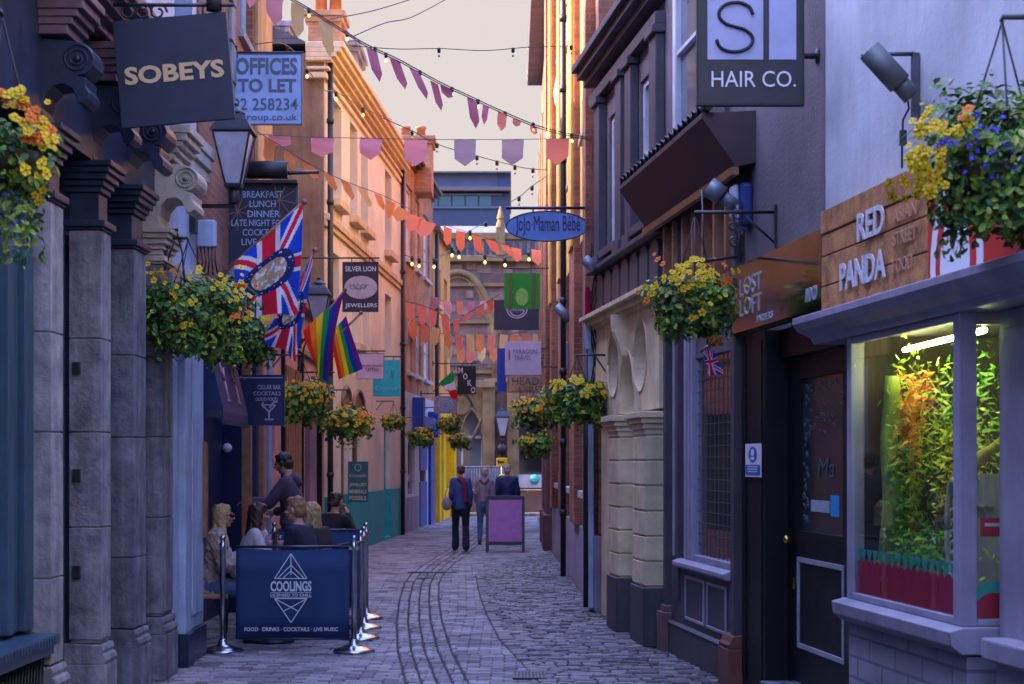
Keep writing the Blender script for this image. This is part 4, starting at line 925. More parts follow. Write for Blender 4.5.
# low wall and hoarding
lw = MB(); lw.wbox((0, 57.0, .40), (14, .5, .80)); settag(lw.build('boundary_wall', M['red_stone'], bevel=.03), 'low dark stone wall along the cross street in front of the church', 'wall')
hd = thing('hoarding', 'white temporary panel with a blue circle on the low wall right of the couple', 'hoarding', (.7, 56.6, .8))
MB().wbox((.75, 56.6, 1.08), (1.15, .04, .44)).build('panel', M['white_paint'], hd)
hb = MB(); hb.wbox((.2, 56.57, 1.1), (.06, .02, .42)); hb.build('edge_strip', M['teal_paint'], hd); hb = MB(); hb.lathe((.75, 56.575, 1.14), [(.0, -.01), (.17, -.01), (.17, .01), (0, .01)], 20, axis=Matrix.Rotation(PI/2, 3, 'X')); hb.build('blue_mark', M['teal_paint'], hd)
hb = MB(); hb.wbox((.75, 56.56, 1.17), (.2, .01, .04)); hb.wbox((.75, 56.56, 1.10), (.14, .01, .03)); hb.build('white_mark', M['white_paint'], hd)
rl = thing('railings', 'pale grey railings in front of the church window left of the pier', 'railings', (-1.3, 58.5, 0))
rr_ = MB()
for k in range(22): rr_.tube([(-2.2+k*.09, 58.5, .5), (-2.2+k*.09, 58.5, 1.55)], .022, 5)
rr_.tube([(-2.25, 58.5, 1.55), (-.3, 58.5, 1.55)], .03, 6); rr_.build('bars', M['stone_mid'], rl)
rp = MB(); rp.wbox((-1.2, 58.7, 1.1), (1.9, .05, .8)); rp.build('screen', mat('screen_grey', (.22, .24, .30), .6), rl)
# modern block behind
mb_ = thing('office_block', 'modern flat roofed office block with a blue glass strip far behind the church', 'building', (-3, 112, 0))
pm = 110/F
def mx(x): return (x-CX)*pm
def mz(y): return EYE+(CY-y)*pm
def MO(u, n, z): return (u, 110-n, z)
MB().box(MO, mx(395), mx(510), -14, 0, 0, mz(193)).build('wall', mat('mod_grey', (.045, .065, .13), .6, .1, .4), mb_)
b = MB(); b.box(MO, mx(395), mx(497), -10, -.3, mz(188), mz(173)); b.build('roof_screen', mat('mod_pale', (.09, .12, .24), .4, .1, .8), mb_)
b = MB(); b.box(MO, mx(497)+.01, mx(510), -10, -.3, mz(188), mz(172)); b.build('stair_tower', mat('mod_blue', (.04, .08, .2), .4, .1, .8), mb_)
b = MB(); b.box(MO, mx(394), mx(511), -10, .5, mz(191.5), mz(188)); b.box(MO, mx(394), mx(511), -10, .2, mz(173), mz(171.6)); b.build('roof_edge', mat('mod_brown', (.2, .15, .15), .6), mb_)
for k in range(7):
    x0_ = 398+k*13.4+1; b = MB(); b.box(MO, mx(x0_), mx(x0_+11.8), .001, .05, mz(206), mz(196)); b.build('window', M['glass_cyan'], mb_)
b = MB(); b.box(MO, mx(395), mx(502), .001, .12, mz(208.5), mz(206.5)); b.box(MO, mx(395), mx(502), .001, .12, mz(195.6), mz(194)); b.build('window_frame', M['ink_grey'], mb_)
# ------------------------------------------------------------------ hanging signs
SIGN_GROUP = None
XR = Vector((0.119, -1, 0)).normalized(); UP = Vector((0, 0, 1))
# SOBEYS
b = Board('hanging_sign', 'square navy board lettered SOBEYS in gold hanging from the grey stone shopfront', 'sign', 117.5, 17, 231, 124, 11.0, M['sign_navy'], .035, roll=R(-5.0))
b.T('SOBEYS', 125, 64, 224.5, 82, M['gold_ink'], bold=.035, spacing=1.02)
# slab serifs
sb_ = MB(); r_ = b.rot@Vector((1, 0, 0)); u_ = b.rot@Vector((0, 0, 1)); o_ = b.pt(117.5, 124, .0062); kk = 11.0/F
for x in (160.5, 162.5, 177.5, 179.5):
    pass
b.hanger(-2.70, M['iron'], y=5)
hk = MB(); z_ = EYE+(CY-5)/F*11
for x in (128, 143, 158):
    c = at(x, 12, 11.0); pts = [c+Vector((.06*math.cos(a*.6)*(1-a*.05), 0, .06*math.sin(a*.6)*(1-a*.05))) for a in range(14)]; hk.tube(pts, .008, 5)
hk.split('scrollwork', M['iron'], b.t); hk = MB()
c = at(214, 3, 11); hk.lathe(c, [(.01, -.06), (.05, -.05), (.05, .06), (.02, .08)], 12)
hk.build('spotlight', M['iron'], b.t)
# OFFICES TO LET
b = Board('letting_board', 'pale blue letting board reading OFFICES TO LET above the navy sign', 'sign', 204, 54.5, 302, 124.5, 17.6, M['paleblue'], .03, border=M['ink_grey'], bw=.012)
b.T('OFFICES', 236, 58, 297.5, 75, M['ink_grey'], bold=.03)
b.T('TO LET', 238, 79, 296.5, 92.5, M['ink_grey'], bold=.03)
b.T('01392 258234', 196+14, 98.5, 298, 110.5, M['ink_grey'], bold=.008)
b.T('eicgroup.co.uk', 229, 114, 297.5, 122.5, M['ink_grey'], bold=.005)
b.hanger(-2.85, M['iron'], y=52.5)
# BREAKFAST LUNCH DINNER
b = Board('menu_sign', 'dark navy sign listing BREAKFAST LUNCH DINNER behind the union flag', 'sign', 228, 184, 297.5, 262, 17.2, M['sign_navy'], .05, border=M['lead'], bw=.02)
for s, y0, y1, x0, x1 in (('BREAKFAST', 191.5, 198, 243, 283), ('LUNCH', 201, 207.5, 250, 276), ('DINNER', 211, 217.5, 248, 280), ('LATE NIGHT FOOD', 220, 226.5, 232, 292), ('COCKTAILS', 229.5, 236, 243, 283), ('LIVE MUSIC', 239, 245.5, 242, 284)):
    b.T(s, x0, y0, x1, y1, M['paleblue'], bold=.004)
rr = random.Random(2); segs = []
for cx_, cy_ in ((280, 200), (238, 212), (285, 230)):
    for k in range(9):
        a = k*2*PI/9+.2; segs.append([(cx_, cy_), (min(296, max(229, cx_+17*math.cos(a))), min(261, max(185, cy_+19*math.sin(a))))])
b.lines(segs, .006, mat('copper_line', (.32, .15, .12), .5, 0), 'line_pattern')
tl = MB(); tl.tube([at(247, 170, 17.15), at(288, 170, 17.15)], .09, 12); tl.tube([at(288, 173, 17.15), at(318, 172, 17.6)], .02, 6); tl.wbox(at(262, 182.2, 17.15), (.72, .12, .03)); tl.build('sign_lamp', M['iron'], b.t)
# SILVER LION JEWELLERS
b = Board('hanging_sign', 'black hanging sign reading SILVER LION JEWELLERS with a pale oval', 'sign', 343, 262.5, 378, 311.5, 24.5, mat('sign_plum', (.045, .03, .055), .5, .1, 4), .04, border=M['ink_black'])
b.T('SILVER LION', 345.5, 266.5, 376, 271.5, M['white'], bold=.006); b.T('JEWELLERS', 345.5, 303.5, 377, 308.5, M['white'], bold=.006)
ov = MB(); c = b.pt(361, 287.5, .006); k_ = 24.5/F
ov.add([c+Vector((16.5*k_*math.cos(2*PI*j/32), 0, 11.5*k_*math.sin(2*PI*j/32))) for j in range(32)]+[c], [(j, (j+1) % 32, 32) for j in range(32)]); ov.build('oval', mat('oval_pale', (.62, .50, .52), .5, .1, 10), b.t, recalc=False)
segs = []
for k in range(5): segs.append([(352+k*3.6+2.5*math.cos(a), 287+2.6*math.sin(a*1.3+k)) for a in [i*.7 for i in range(8)]])
b.lines([[(x, y) for x, y in s] for s in segs], .011, mat('emblem_mauve', (.2, .13, .18), .5, 0))
b.hanger(-3.45, M['iron'], y=258)
# JoJo Maman Bebe
b = Board('oval_sign', 'blue oval sign lettered JoJo Maman Bébé on an iron bar', 'sign', 506, 211.5, 588.5, 241.5, 20.0, M['sign_blue'], .04, border=M['ink_navy'], bw=.012, ellipse=True)
b.T('JoJo Maman Bébé', 515.5, 216, 580, 236, M['ink_navy'], bold=0)
hb = MB(); hb.tube([at(506, 208, 20), at(593, 208, 20)], .018, 8)
for x in (533, 561): hb.tube([at(x, 208, 20), at(x, 213, 20)], .01, 6)
hb.build('bracket', M['ink_navy'], b.t)
# S| HAIR CO.
b = Board('hanging_sign', 'dark hanging sign with a large thin S and the words HAIR CO.', 'sign', 697.5, -24, 802.5, 105, 11.0, mat('sign_slate', (.022, .032, .042), .35, .1, 3), .05, border=M['ink_black'], bw=.014)
b.rect(707, -20, 762.5, 60.5, mat('sign_lilac', (.50, .52, .74), .45, .05, 3), 'light_panel'); b.rect(768.5, -20, 795.5, 60.5, mat('sign_lilac', (.5, .52, .74)), 'light_panel')
sx_ = MB(); sp_pts = [(752, 16), (749, 9), (742, 5), (734, 4), (725, 6), (719, 12), (719, 19), (725, 25), (734, 28), (744, 31), (751, 37), (751.5, 44), (746, 50), (736, 53), (726, 52), (719, 48), (716, 41)]
sx_.tube(crom([b.pt(x_, y_, .013) for x_, y_ in sp_pts], 5), .011, 6); sx_.build('letter_s', M['ink_black'], b.t)
b.T('HAIR CO.', 711, 72, 795, 88, M['white'], bold=0, off=.006)
hb = MB(); hb.tube([at(800, 56, 11.02), at(819, 56, 11.02)], .02, 8); hb.lathe(at(819, 56, 11.02), [(.05, 0), (.05, .02)], 12, axis=Matrix.Rotation(-PI/2, 3, 'Y')); hb.build('bracket', M['iron'], b.t)
# small signs down the left side
b = Board('cocktail_sign', 'navy hanging sign with a martini glass under the large flower baskets', 'sign', 228, 375.5, 284, 425, 17.35, mat('sign_martini', (.018, .03, .11), .45, .1, 4), .05, border=M['ink_navy'])
pm_ = mat('pale_mauve_ink', (.52, .48, .66), .5, 0)
b.T('CELLAR BAR', 258, 385, 281, 389.5, pm_, bold=.006); b.T('COCKTAILS', 254, 391.5, 281, 395.5, pm_, bold=.006); b.T('GOOD FOOD', 256, 397.5, 278, 401, pm_, bold=.006)
b.lines([[(263, 405), (276, 405), (269.5, 412), (263, 405)], [(269.5, 412), (269.5, 419)], [(265, 419.5), (274, 419.5)], [(264, 402), (262, 405), (265, 408)], [(270, 408), (274, 402), (278, 402)]], .016, mat('pale_mauve_ink2', (.52, .48, .66)))
b.rect(232, 377.5, 283, 378.2, pm_, 'rule')
cg = MB(); 
o2 = LM(16.4, .2, 2.6); 
# cocktail print on the awning slope
def slope(u, t): return Vector(LM(u, .03+(.22-.03)*t+.005, 3.0-(3.0-2.18)*t+.003))
for uu in (15.75, 16.5):
    cg = MB()
    for a_, b_ in (((-.12, .45), (.12, .45)), ((-.12, .45), (0, .65)), ((.12, .45), (0, .65)), ((0, .65), (0, .86)), ((-.07, .87), (.07, .87))):
        cg.tube([slope(uu-a_[0], a_[1]), slope(uu-b_[0], b_[1])], .012, 5)
    cg.build('cocktail_print', mat('pink_ink', (.62, .26, .30), .6, 0), cn)
b = Board('round_logo_sign', 'dark green hanging sign with a pink ring beside the rainbow flags', 'sign', 311, 376.5, 333, 410, 24.0, mat('sign_green', (.06, .10, .10), .5, .1, 4), .04)
pr_ = mat('pink_ring', (.5, .2, .22), .5, 0)
b.lines([[(323+7.5*math.cos(a*PI/12), 392+9*math.sin(a*PI/12)) for a in range(25)]], .012, pr_); b.rect(319, 405, 330, 406.5, pr_, 'rule'); b.hanger(-3.1, M['iron'])
b = Board('tattoo_sign', 'small pale pink hanging sign lettered TATTOO above the teal sign', 'sign', 357, 353.5, 384, 379, 28.6, mat('sign_pink', (.66, .46, .56), .5, .08, 4), .03, border=M['lead'], bw=.008)
tm = mat('ink_maroon', (.16, .05, .10), .5, 0)
b.T("Lewis's Studio", 360, 364, 383, 366.6, tm, bold=.008); b.T('TATTOO', 365.5, 367.8, 379, 371.5, tm, bold=.02); b.hanger(-3.3, M['iron'], y=351)
b = Board('crystals_sign', 'teal hanging sign lettered Crystals partly behind the pink sign', 'sign', 373, 360, 400, 396.5, 29.6, M['teal_paint'], .03)
tk = mat('ink_paleteal', (.20, .50, .55), .5, 0)
b.T('Crystals', 375.5, 386, 397.5, 391, tk, bold=.004); b.lines([[(391, 371), (394, 368), (397, 371), (394, 380), (391, 371)], [(388, 375), (391, 371), (394, 380), (389, 381), (388, 375)]], .008, tk); b.hanger(-3.2, M['iron'])
b = Board('mineral_sign', 'teal wall sign listing JEWELLERY MINERALS FOSSILS on the cream shopfront', 'sign', 348, 461.5, 368.2, 502.5, 30.6, mat('sign_dteal', (.012, .13, .16), .5, .1, 4), .03)
ck = mat('ink_cream', (.62, .52, .36), .5, 0)
b.T('Crystals', 349.5, 474, 366.5, 478, ck, bold=.004)
for s, y in (('JEWELLERY', 483), ('MINERALS', 489.5), ('FOSSILS', 496)): b.T(s, 349.5, y, 366.5, y+4, ck, bold=.016)
b.lines([[(358+3*math.cos(a*PI/6), 467.5+3.4*math.sin(a*PI/6)) for a in range(13)]], .01, ck)
b = Board('moko_sign', 'black hanging sign with MOKO lettered diagonally in white', 'sign', 457.5, 366, 476, 394.5, 42.0, M['ink_black'], .04)
for s, x, y in (('M', 458.6, 367.5), ('O', 463.2, 373.5), ('K', 467.6, 380), ('O', 471, 387)): b.T(s, x, y, x+4.2, y+6, M['white'], bold=.012)
b.hanger(-1.95, M['iron'], y=363.5)
b = Board('floral_sign', 'pale mauve hanging sign with a ring design below the small green and red flag', 'sign', 434, 396, 457, 413.5, 43.0, mat('sign_mauve', (.42, .36, .48), .5, .2, 14), .04)
b.lines([[(445.5+7*math.cos(a*PI/12), 405+6*math.sin(a*PI/12)) for a in range(25)], [(445.5+4*math.cos(a*PI/6), 405+3.4*math.sin(a*PI/6)) for a in range(13)]], .03, M['paleblue'])
b.hanger(-2.3, M['iron'])
# right side far signs
b = Board('pub_sign', 'dark banner sign with a pale ring emblem below the green banner', 'sign', 494, 300, 539, 330, 33.0, mat('sign_dark', (.05, .045, .085), .6, .1, 4), .02)
b.lines([[(517+10*math.cos(a*PI/12), 309+9*math.sin(a*PI/12)) for a in range(25)], [(517+7*math.cos(PI*a/8), 310+6*math.sin(PI*a/8)) for a in range(9)]], .022, pm_)
b.T('THE INN', 511, 307, 523, 311, pm_, bold=.02)
gb = Board('green_banner', 'green cloth banner with two brown straps hanging from an iron bar', 'banner', 504, 273, 540, 309, 31.0, cloth('green_cloth', (.05, .36, .07), .4), .012)
gb.rect(509, 273, 512, 309, mat('strap', (.12, .10, .03), .8, .1), 'strap', .018); gb.rect(532, 273, 535, 309, mat('strap', (.12, .1, .03)), 'strap', .018); gb.hanger(.82, M['iron'], y=268)
ov = MB(); c = gb.pt(522, 297, .009); ov.add([c+Vector((.12*math.cos(2*PI*j/20), 0, .16*math.sin(2*PI*j/20))) for j in range(20)]+[c], [(j, (j+1) % 20, 20) for j in range(20)]); ov.build('emblem', mat('green_pale', (.20, .50, .10), .7, .2, 20), gb.t, recalc=False)
b = Board('travel_sign', 'pale lilac hanging sign lettered TRAVEL above the tan HEAD sign', 'sign', 505, 341.5, 541, 375, 30.0, mat('sign_lilac2', (.60, .50, .64), .5, .06, 4), .03)
b.T('PARAGON', 513, 349.5, 537, 354, M['ink_grey'], bold=0); b.T('TRAVEL', 514, 355.5, 531, 360, M['ink_grey'], bold=0); b.rect(508.6, 350, 509.9, 360, tm, 'mark')
b.hanger(.85, M['lead'], y=367)
b = Board('head_sign', 'tan hanging sign lettered HEAD above the flower basket', 'sign', 508, 374.5, 541, 392, 30.6, mat('sign_tan', (.66, .44, .22), .6, .15, 5), .03, border=M['wood_trim'], bw=.02)
b.T('HEAD', 512, 377.5, 539, 385, M['ink_grey'], bold=.0); b.T('& CO', 518, 387, 533, 391, M['ink_grey'], bold=.0)
mbp = thing('blue_banner', 'narrow dark blue vertical banner left of the lilac TRAVEL sign', 'banner', at(502, 392, 31)); 
x = MB(); x.wbox(at(501.5, 370, 31), (.16, .02, .78)); x.build('cloth', M['blue_paint'], mbp); x = MB(); x.tube([at(497, 349, 31), at(546, 349, 31)], .012, 6); x.build('bracket', M['iron'], mbp)
# wall mounted fascias
wf_ = thing('wooden_fascia', 'reddish plank fascia lettered RED PANDA over the bay window', 'sign', RN(9.2, .2, 2.62))
x = MB(); rr = random.Random(9)
zz = [2.63, 2.80, 2.985, 3.12, 3.27]
for z0, z1 in zip(zz[:-1], zz[1:]): x.box(RN, 7.2, 10.52, .0, .13+rr.uniform(-.006, .006), z0+.004, z1-.004)
x.build('plank', mat('plank', (.62, .28, .09), .65, .3, 9, .5, col2=(.20, .08, .03), streak=.0), wf_, bevel=.005)
x = MB(); x.box(RN, 7.2, 10.5, .0, .12, 2.63, 3.262); x.build('backing', M['ink_black'], wf_)
wl = mat('letter_white', (.72, .70, .76), .55, .2, 60)
text('RED', wl, wf_, RN(9.78, .145, 2.985), XR, UP, .46, .16, .02, .004)
text('PANDA', wl, wf_, RN(10.10, .145, 2.735), XR, UP, .80, .16, .02, .004)
for s, z in (('ASIAN', 3.01), ('STREET', 2.885), ('FOOD', 2.74)): text(s, mat('letter_brown', (.52, .25, .15), .6, 0), wf_, RN(9.20, .14, z), XR, UP, .36 if s != 'FOOD' else .3, .075, .008, .002)
x = MB(); x.box(RN, 7.3, 8.66, .14, .146, 2.64, 3.22); x.build('red_panel', mat('panel_red', (.62, .03, .02), .45, .05), wf_)
x = MB()   # plain ring shapes in white and red on the red panel
def disc(mb, uc, zc, a, b_, n0, n1, cut=None):
    pts = [(uc+a*math.cos(2*PI*j/30), max(2.645, zc+b_*math.sin(2*PI*j/30))) for j in range(30)]; mb.plate(RN, n0, n1, pts)
disc(x, 8.28, 2.68, .34, .46, .1465, .149); x.build('white_ring', M['white'], wf_)
x = MB(); disc(x, 8.28, 2.68, .26, .38, .1495, .152); x.build('red_ring', mat('panel_red', (.62, .03, .02)), wf_)
x = MB(); disc(x, 8.28, 2.68, .19, .27, .1525, .155); x.build('white_dome', M['white'], wf_)
x = MB(); disc(x, 8.30, 2.82, .035, .06, .1555, .158); x.build('dark_dot', M['ink_black'], wf_)
gs = thing('glossy_sign', 'glossy mirrored fascia sign with angular outlined letters over the black door', 'sign', RN(11.9, .06, 2.68))
x = MB(); x.box(RN, 10.66, 12.93, .055, .085, 2.69, 3.185); x.build('board', mat('mirror_sign', (.34, .30, .32), .10, .15, 2, metal=1.0), gs)
lm = mat('letter_pale', (.30, .35, .38), .3, 0)
text('LOST', lm, gs, RN(12.68, .088, 2.95), XR, UP, .62, .13, .0, .003); text('LOFT', lm, gs, RN(12.68, .088, 2.80), XR, UP, .62, .13, .0, .003)
text('BARBERS', lm, gs, RN(12.2, .088, 2.72), XR, UP, .42, .05, .0, .003); text('AND CO', lm, gs, RN(11.0, .088, 2.75), XR, UP, .25, .09, .0, .003)

# ------------------------------------------------------------------ wall bits
def tag_mesh(mb, name, m, label, cat, group=None, bevel=0):
    o = mb.build(name, m, None, bevel=bevel); settag(o, label, cat, group); return o
t = thing('tube_lamp', 'dull metal tube floodlight tilted on a bracket on the pale wall', 'lamp', RN(9.2, .05, 3.4))
x = MB(); x.tube([at(869, 50, 9.1), at(900, 84, 9.1)], .065, 14); x.tube([at(897, 80, 9.1), at(912, 97, 9.1)], .05, 14); x.build('barrel', mat('dull_metal', (.16, .18, .19), .5, .2, 10, metal=.4), t)
x = MB(); x.wbox(at(915, 85, 9.2), (.035, .05, .34)); x.tube([at(882, 54, 9.15), at(915, 54, 9.2)], .012, 6); x.tube([at(861, 55, 9.1), at(868, 57, 9.1), at(872, 52, 9.1)], .006, 5); x.build('bracket', M['lead'], t)
x = MB(); x.tube([at(907, 97, 9.1), at(909, 108, 9.15), at(903, 120, 9.15), at(902, 150, 9.2), at(902, 168, 9.2)], .006, 5); x.wbox(at(903, 138, 9.16), (.035, .03, .08)); x.build('cable', M['iron'], t)
t = thing('alarm_box', 'blue and white alarm box on the dark wall by the canopy', 'alarm box', RN(12.7, .1, 3.5))
x = MB(); x.box(RN, 12.62, 12.82, .0, .10, 3.48, 3.80); x.build('back_box', mat('alarm_blue', (.02, .06, .28), .4, .1), t, bevel=.03)
x = MB(); x.box(RN, 12.64, 12.80, .101, .14, 3.55, 3.79); x.build('cover', mat('alarm_white', (.55, .65, .78), .35, .05), t, bevel=.03)
t = thing('flood_lamp', 'grey spotlight pointing down under the maroon canopy end', 'lamp', RN(13, .3, 3.6))
x = MB(); x.tube([at(708, 186, 12.6), at(722, 196, 12.6)], .075, 12); x.tube([at(722, 196, 12.6), at(738, 208, 12.65)], .05, 12); x.build('barrel', mat('lamp_grey', (.25, .30, .36), .4, .1, 10, metal=.3), t)
x = MB(); x.tube([at(738, 208, 12.65), at(748, 218, 12.7)], .02, 6); x.build('bracket', M['iron'], t)
t = thing('iron_bracket', 'ornate wrought iron bracket with scrolls beside the glossy sign', 'bracket', at(738, 262, 12.6))
x = MB()
for k, (cx_, cy_, r_) in enumerate(((737, 215, 6), (733, 226, 5), (741, 231, 5), (735, 241, 6), (742, 250, 4))):
    c = at(cx_, cy_, 12.5); pts = [c+Vector((r_*12.5/F*math.cos(a*.6)*(1-a*.05), .02*k, r_*12.5/F*math.sin(a*.6)*(1-a*.05))) for a in range(15)]; x.tube(pts, .009, 5)
x.tube([at(738, 205, 12.55), at(739, 262, 12.55)], .02, 6); x.tube([at(696, 262, 12.1), at(742, 256, 12.6)], .012, 6); x.tube([at(702, 190, 12.3), at(704, 255, 12.2)], .006, 5); x.build('scrollwork', M['lead'], t)
t = thing('spot_lamp', 'slim dark spotlight fixed to the brick wall below the oval sign', 'lamp', at(572, 322, 24))
x = MB(); x.tube([at(556, 306, 24), at(570, 320, 24)], .07, 10); x.tube([at(570, 320, 24), at(578, 316, 24.2)], .02, 6); x.build('barrel', mat('lamp_grey', (.25, .3, .36)), t)
t = thing('spot_lamp', 'grey spotlight above the red flag beside the purple storey', 'lamp', at(590, 265, 19))
x = MB(); x.tube([at(584, 259, 18.8), at(595, 268, 18.8)], .06, 10); x.tube([at(595, 268, 18.8), at(603, 262, 19.0)], .02, 6); x.build('barrel', mat('lamp_grey', (.25, .3, .36)), t)
x = MB(); x.wbox(at(588, 303, 19.2), (.07, .05, .28)); x.wbox(at(587.5, 291, 19.2), (.05, .04, .1)); tag_mesh(x, 'folded_flag', cloth('maroon_cloth', (.35, .01, .06)), 'small furled dark red flag on the brick wall', 'flag', bevel=.015)
x = MB(); x.wbox(at(588, 336, 19.2), (.07, .05, .30)); tag_mesh(x, 'wall_plaque', M['bluewhite'], 'narrow pale blue plaque below the furled red flag', 'plaque', bevel=.015)
x = MB(); x.wbox(at(566, 354, 24.2), (.07, .05, .34)); tag_mesh(x, 'wall_plaque', M['paleblue'], 'narrow blue plaque beside the dark downpipe on the brick wall', 'plaque', bevel=.015)
x = MB(); pts = [RF(19.5+.05*math.sin(k*2.1), .05+.02*math.cos(k*1.7), 6.0-k*.22) for k in range(18)]; x.tube(pts, .008, 5); tag_mesh(x, 'cable', M['lead'], 'thin pale cable hanging down the corner of the red brick building', 'cable')
x = MB()
for q in range(3):
    pts = [RN(19.25+.05*math.sin(k*1.3+q), .08+.03*math.cos(k+q), 4.2-k*.16) for k in range(11)]; x.tube(pts, .010, 5)
tag_mesh(x, 'cable_bundle', M['iron'], 'tangled black cables running down beside the cream arched shopfront', 'cables')
# electric box on left and its cables
t = thing('meter_box', 'pale blue electrical box with loose wires above the flower basket', 'box', at(205, 240, 15.1))
x = MB(); x.wbox(at(207, 234, 15.1), (.16, .12, .24)); x.build('case', M['bluewhite'], t, bevel=.015)
x = MB(); x.wbox(at(190, 222, 14.9), (.12, .1, .2)); 
for q in range(5): x.tube([at(200+q*4, 246, 15.1), at(203+q*3, 262, 15.0), at(198+q*5, 275, 15.1)], .008, 5)
x.build('wiring', M['iron'], t)
t = thing('iron_bracket', 'flat wrought iron basket bracket on the cream scroll pilaster', 'bracket', at(160, 235, 13.6))
x = MB(); x.tube([at(143, 230, 13.6), at(178, 230, 13.6)], .012, 6); x.tube([at(145, 243, 13.6), at(158, 241, 13.6), at(168, 232, 13.6), at(174, 236, 13.6)], .009, 6); x.tube([at(176, 230, 13.6), at(182, 252, 13.5), at(185, 285, 13.5)], .008, 6); x.build('bar', M['iron'], t)

# lanterns
def lantern(name, label, c, s, arm_to=None, group='lanterns'):
    t = thing(name, label, 'lamp', c); c = Vector(c)
    im = M['iron']; n = 4; ph = PI/4
    fr = MB()
    fr.lathe(c, [(.03*s, -.02*s), (.12*s, .0), (.13*s, .03*s), (.12*s, .04*s)], 4, axis=None, smooth=False, ph=ph)
    top = .56*s
    for k in range(4):
        a = ph+k*PI/2; p0 = c+Vector((.115*s*math.cos(a), .115*s*math.sin(a), .04*s)); p1 = c+Vector((.27*s*math.cos(a), .27*s*math.sin(a), top)); fr.tube([p0, p1], .012*s, 6)
    for z, r_ in ((top, .28*s),):
        fr.lathe(c, [(r_, z), (r_*1.08, z+.015*s), (r_*1.05, z+.04*s), (.22*s, z+.13*s), (.13*s, z+.21*s), (.115*s, z+.22*s)], 4, smooth=False, ph=ph)
    fr.lathe(c, [(.10*s, top+.20*s), (.12*s, top+.22*s), (.08*s, top+.26*s), (.04*s, top+.28*s), (.03*s, top+.30*s), (.04*s, top+.32*s), (.0, top+.35*s)], 14)
    fr.lathe(c, [(.05*s, -.16*s), (.06*s, -.10*s), (.045*s, -.02*s)], 12)
    fr.build('frame', im, t, bevel=.003)
    gl = MB(); vs = []
    for k in range(4):
        a = ph+k*PI/2; vs += [c+Vector((.105*s*math.cos(a), .105*s*math.sin(a), .045*s)), c+Vector((.258*s*math.cos(a), .258*s*math.sin(a), top-.005*s))]
    gl.add(vs, [(2*k, (2*k+2) % 8, (2*k+3) % 8, 2*k+1) for k in range(4)]); gl.build('glass', CLEAR_LAMP, t)
    bb = MB(); bb.lathe(c, [(.012*s, .04*s), (.03*s, .14*s), (.055*s, .24*s), (.05*s, .34*s), (.02*s, .38*s)], 14); bb.build('bulb', mat('lamp_inner', (.62, .58, .66), .6, .1, 4), t)
    if arm_to is not None:
        a = Vector(arm_to); ar = MB(); p = c+Vector((0, 0, -.16*s)); ar.tube([a, Vector((p.x, p.y, a.z)), p], .022*s, 8)
        q = [a+Vector((.04+.1*k/8, 0, -.16+.14*math.sin(k*.4))) for k in range(9)]; ar.tube(q, .012, 6); ar.wbox(a, (.04, .08, .22)); ar.build('arm', im, t)
    return t
lantern('wall_lantern', 'large black four sided lantern on an iron arm in front of the letting board', at(234, 188, 15.3), .86, at(180, 206, 15.3))
lantern('wall_lantern', 'black lantern hanging between the large union flag and the rainbow flags', at(319, 328, 22.5), .75, at(300, 340, 22.5))
lantern('wall_lantern', 'far lantern fixed to the red stone pier of the church', at(502.5, 437, 61.4), 1.25, at(502, 446, 61.9))
t = thing('bracket_light', 'dark round bracket lamp low on the church pier', 'lamp', at(502, 455, 61.3))
x = MB(); x.ball(at(502, 449, 61.3), .2, 10, sq=(1, .7, 1)); x.build('housing', M['iron'], t)
x = MB(); x.wbox(at(502, 456, 61.6), (.1, .5, .1)); x.build('bracket', M['iron'], t)

# yellow street sign
t = thing('street_sign', 'yellow street sign over a small lime plate beyond the couple', 'sign', at(502, 505, 54.0))
x = MB(); x.tube([Vector((at(502, 500, 53.9).x, 53.9, 0)), at(502, 459, 53.9)], .03, 8); x.build('pole', M['lead'], t)
x = MB(); x.wbox(at(502, 462, 53.8), (.34, .03, .25)); x.build('yellow_plate', M['yellow_paint'], t, bevel=.01)
x = MB(); c = at(501, 462, 53.775); x.wbox(c, (.2, .01, .05)); x.add([c+Vector((-.14, 0, 0)), c+Vector((-.07, 0, .07)), c+Vector((-.07, 0, -.07))], [(0, 1, 2)]); x.build('arrow', M['ink_black'], t)
x = MB(); x.wbox(at(502, 478.5, 53.8), (.17, .03, .26)); x.build('lime_plate', mat('lime', (.62, .78, .05), .5, 0), t, bevel=.01)

# ------------------------------------------------------------------ A-board
t = thing('a_board', 'grey framed A-board with a blank pink panel standing in the street', 'sign board', (-.13, 32.5, 0))
x = MB(); th_ = math.atan(.10)
def AB(px, h, off=0): return Vector((-.13+px, 32.40+h*.16+off, h))
w2_ = .345
def bar3(mb, p, q, w, d):
    p = Vector(p); q = Vector(q); dd = (q-p); L_ = dd.length; m_ = Matrix.Translation((p+q)/2)
    rot = dd.to_track_quat('Z', 'Y').to_matrix(); mb.wbox((p+q)/2, (w, d, L_), rot=rot)
bar3(x, AB(-w2_, 0), AB(-w2_, 1.06), .055, .04); bar3(x, AB(w2_, 0), AB(w2_, 1.06), .055, .04)
x.wbox(AB(0, 1.04), (.70, .045, .07)); x.wbox(AB(0, .17), (.64, .04, .07)); x.build('front_frame', mat('aboard_grey', (.07, .075, .10), .5, .2, 8), t, bevel=.006)
x = MB(); bar3(x, AB(0, .20, .005), AB(0, 1.01, .005), .64, .02); x.build('panel', mat('pink_board', (.50, .20, .50), .5, .08, 6, .0), t)
x = MB(); bar3(x, (-.13-w2_, 32.98, 0), (-.13-w2_, 32.60, 1.05), .05, .04); bar3(x, (-.13+w2_, 32.98, 0), (-.13+w2_, 32.60, 1.05), .05, .04); x.wbox((-.13, 32.8, .5), (.64, .03, .5)); x.build('rear_frame', mat('aboard_grey', (.07, .075, .1)), t, bevel=.006)

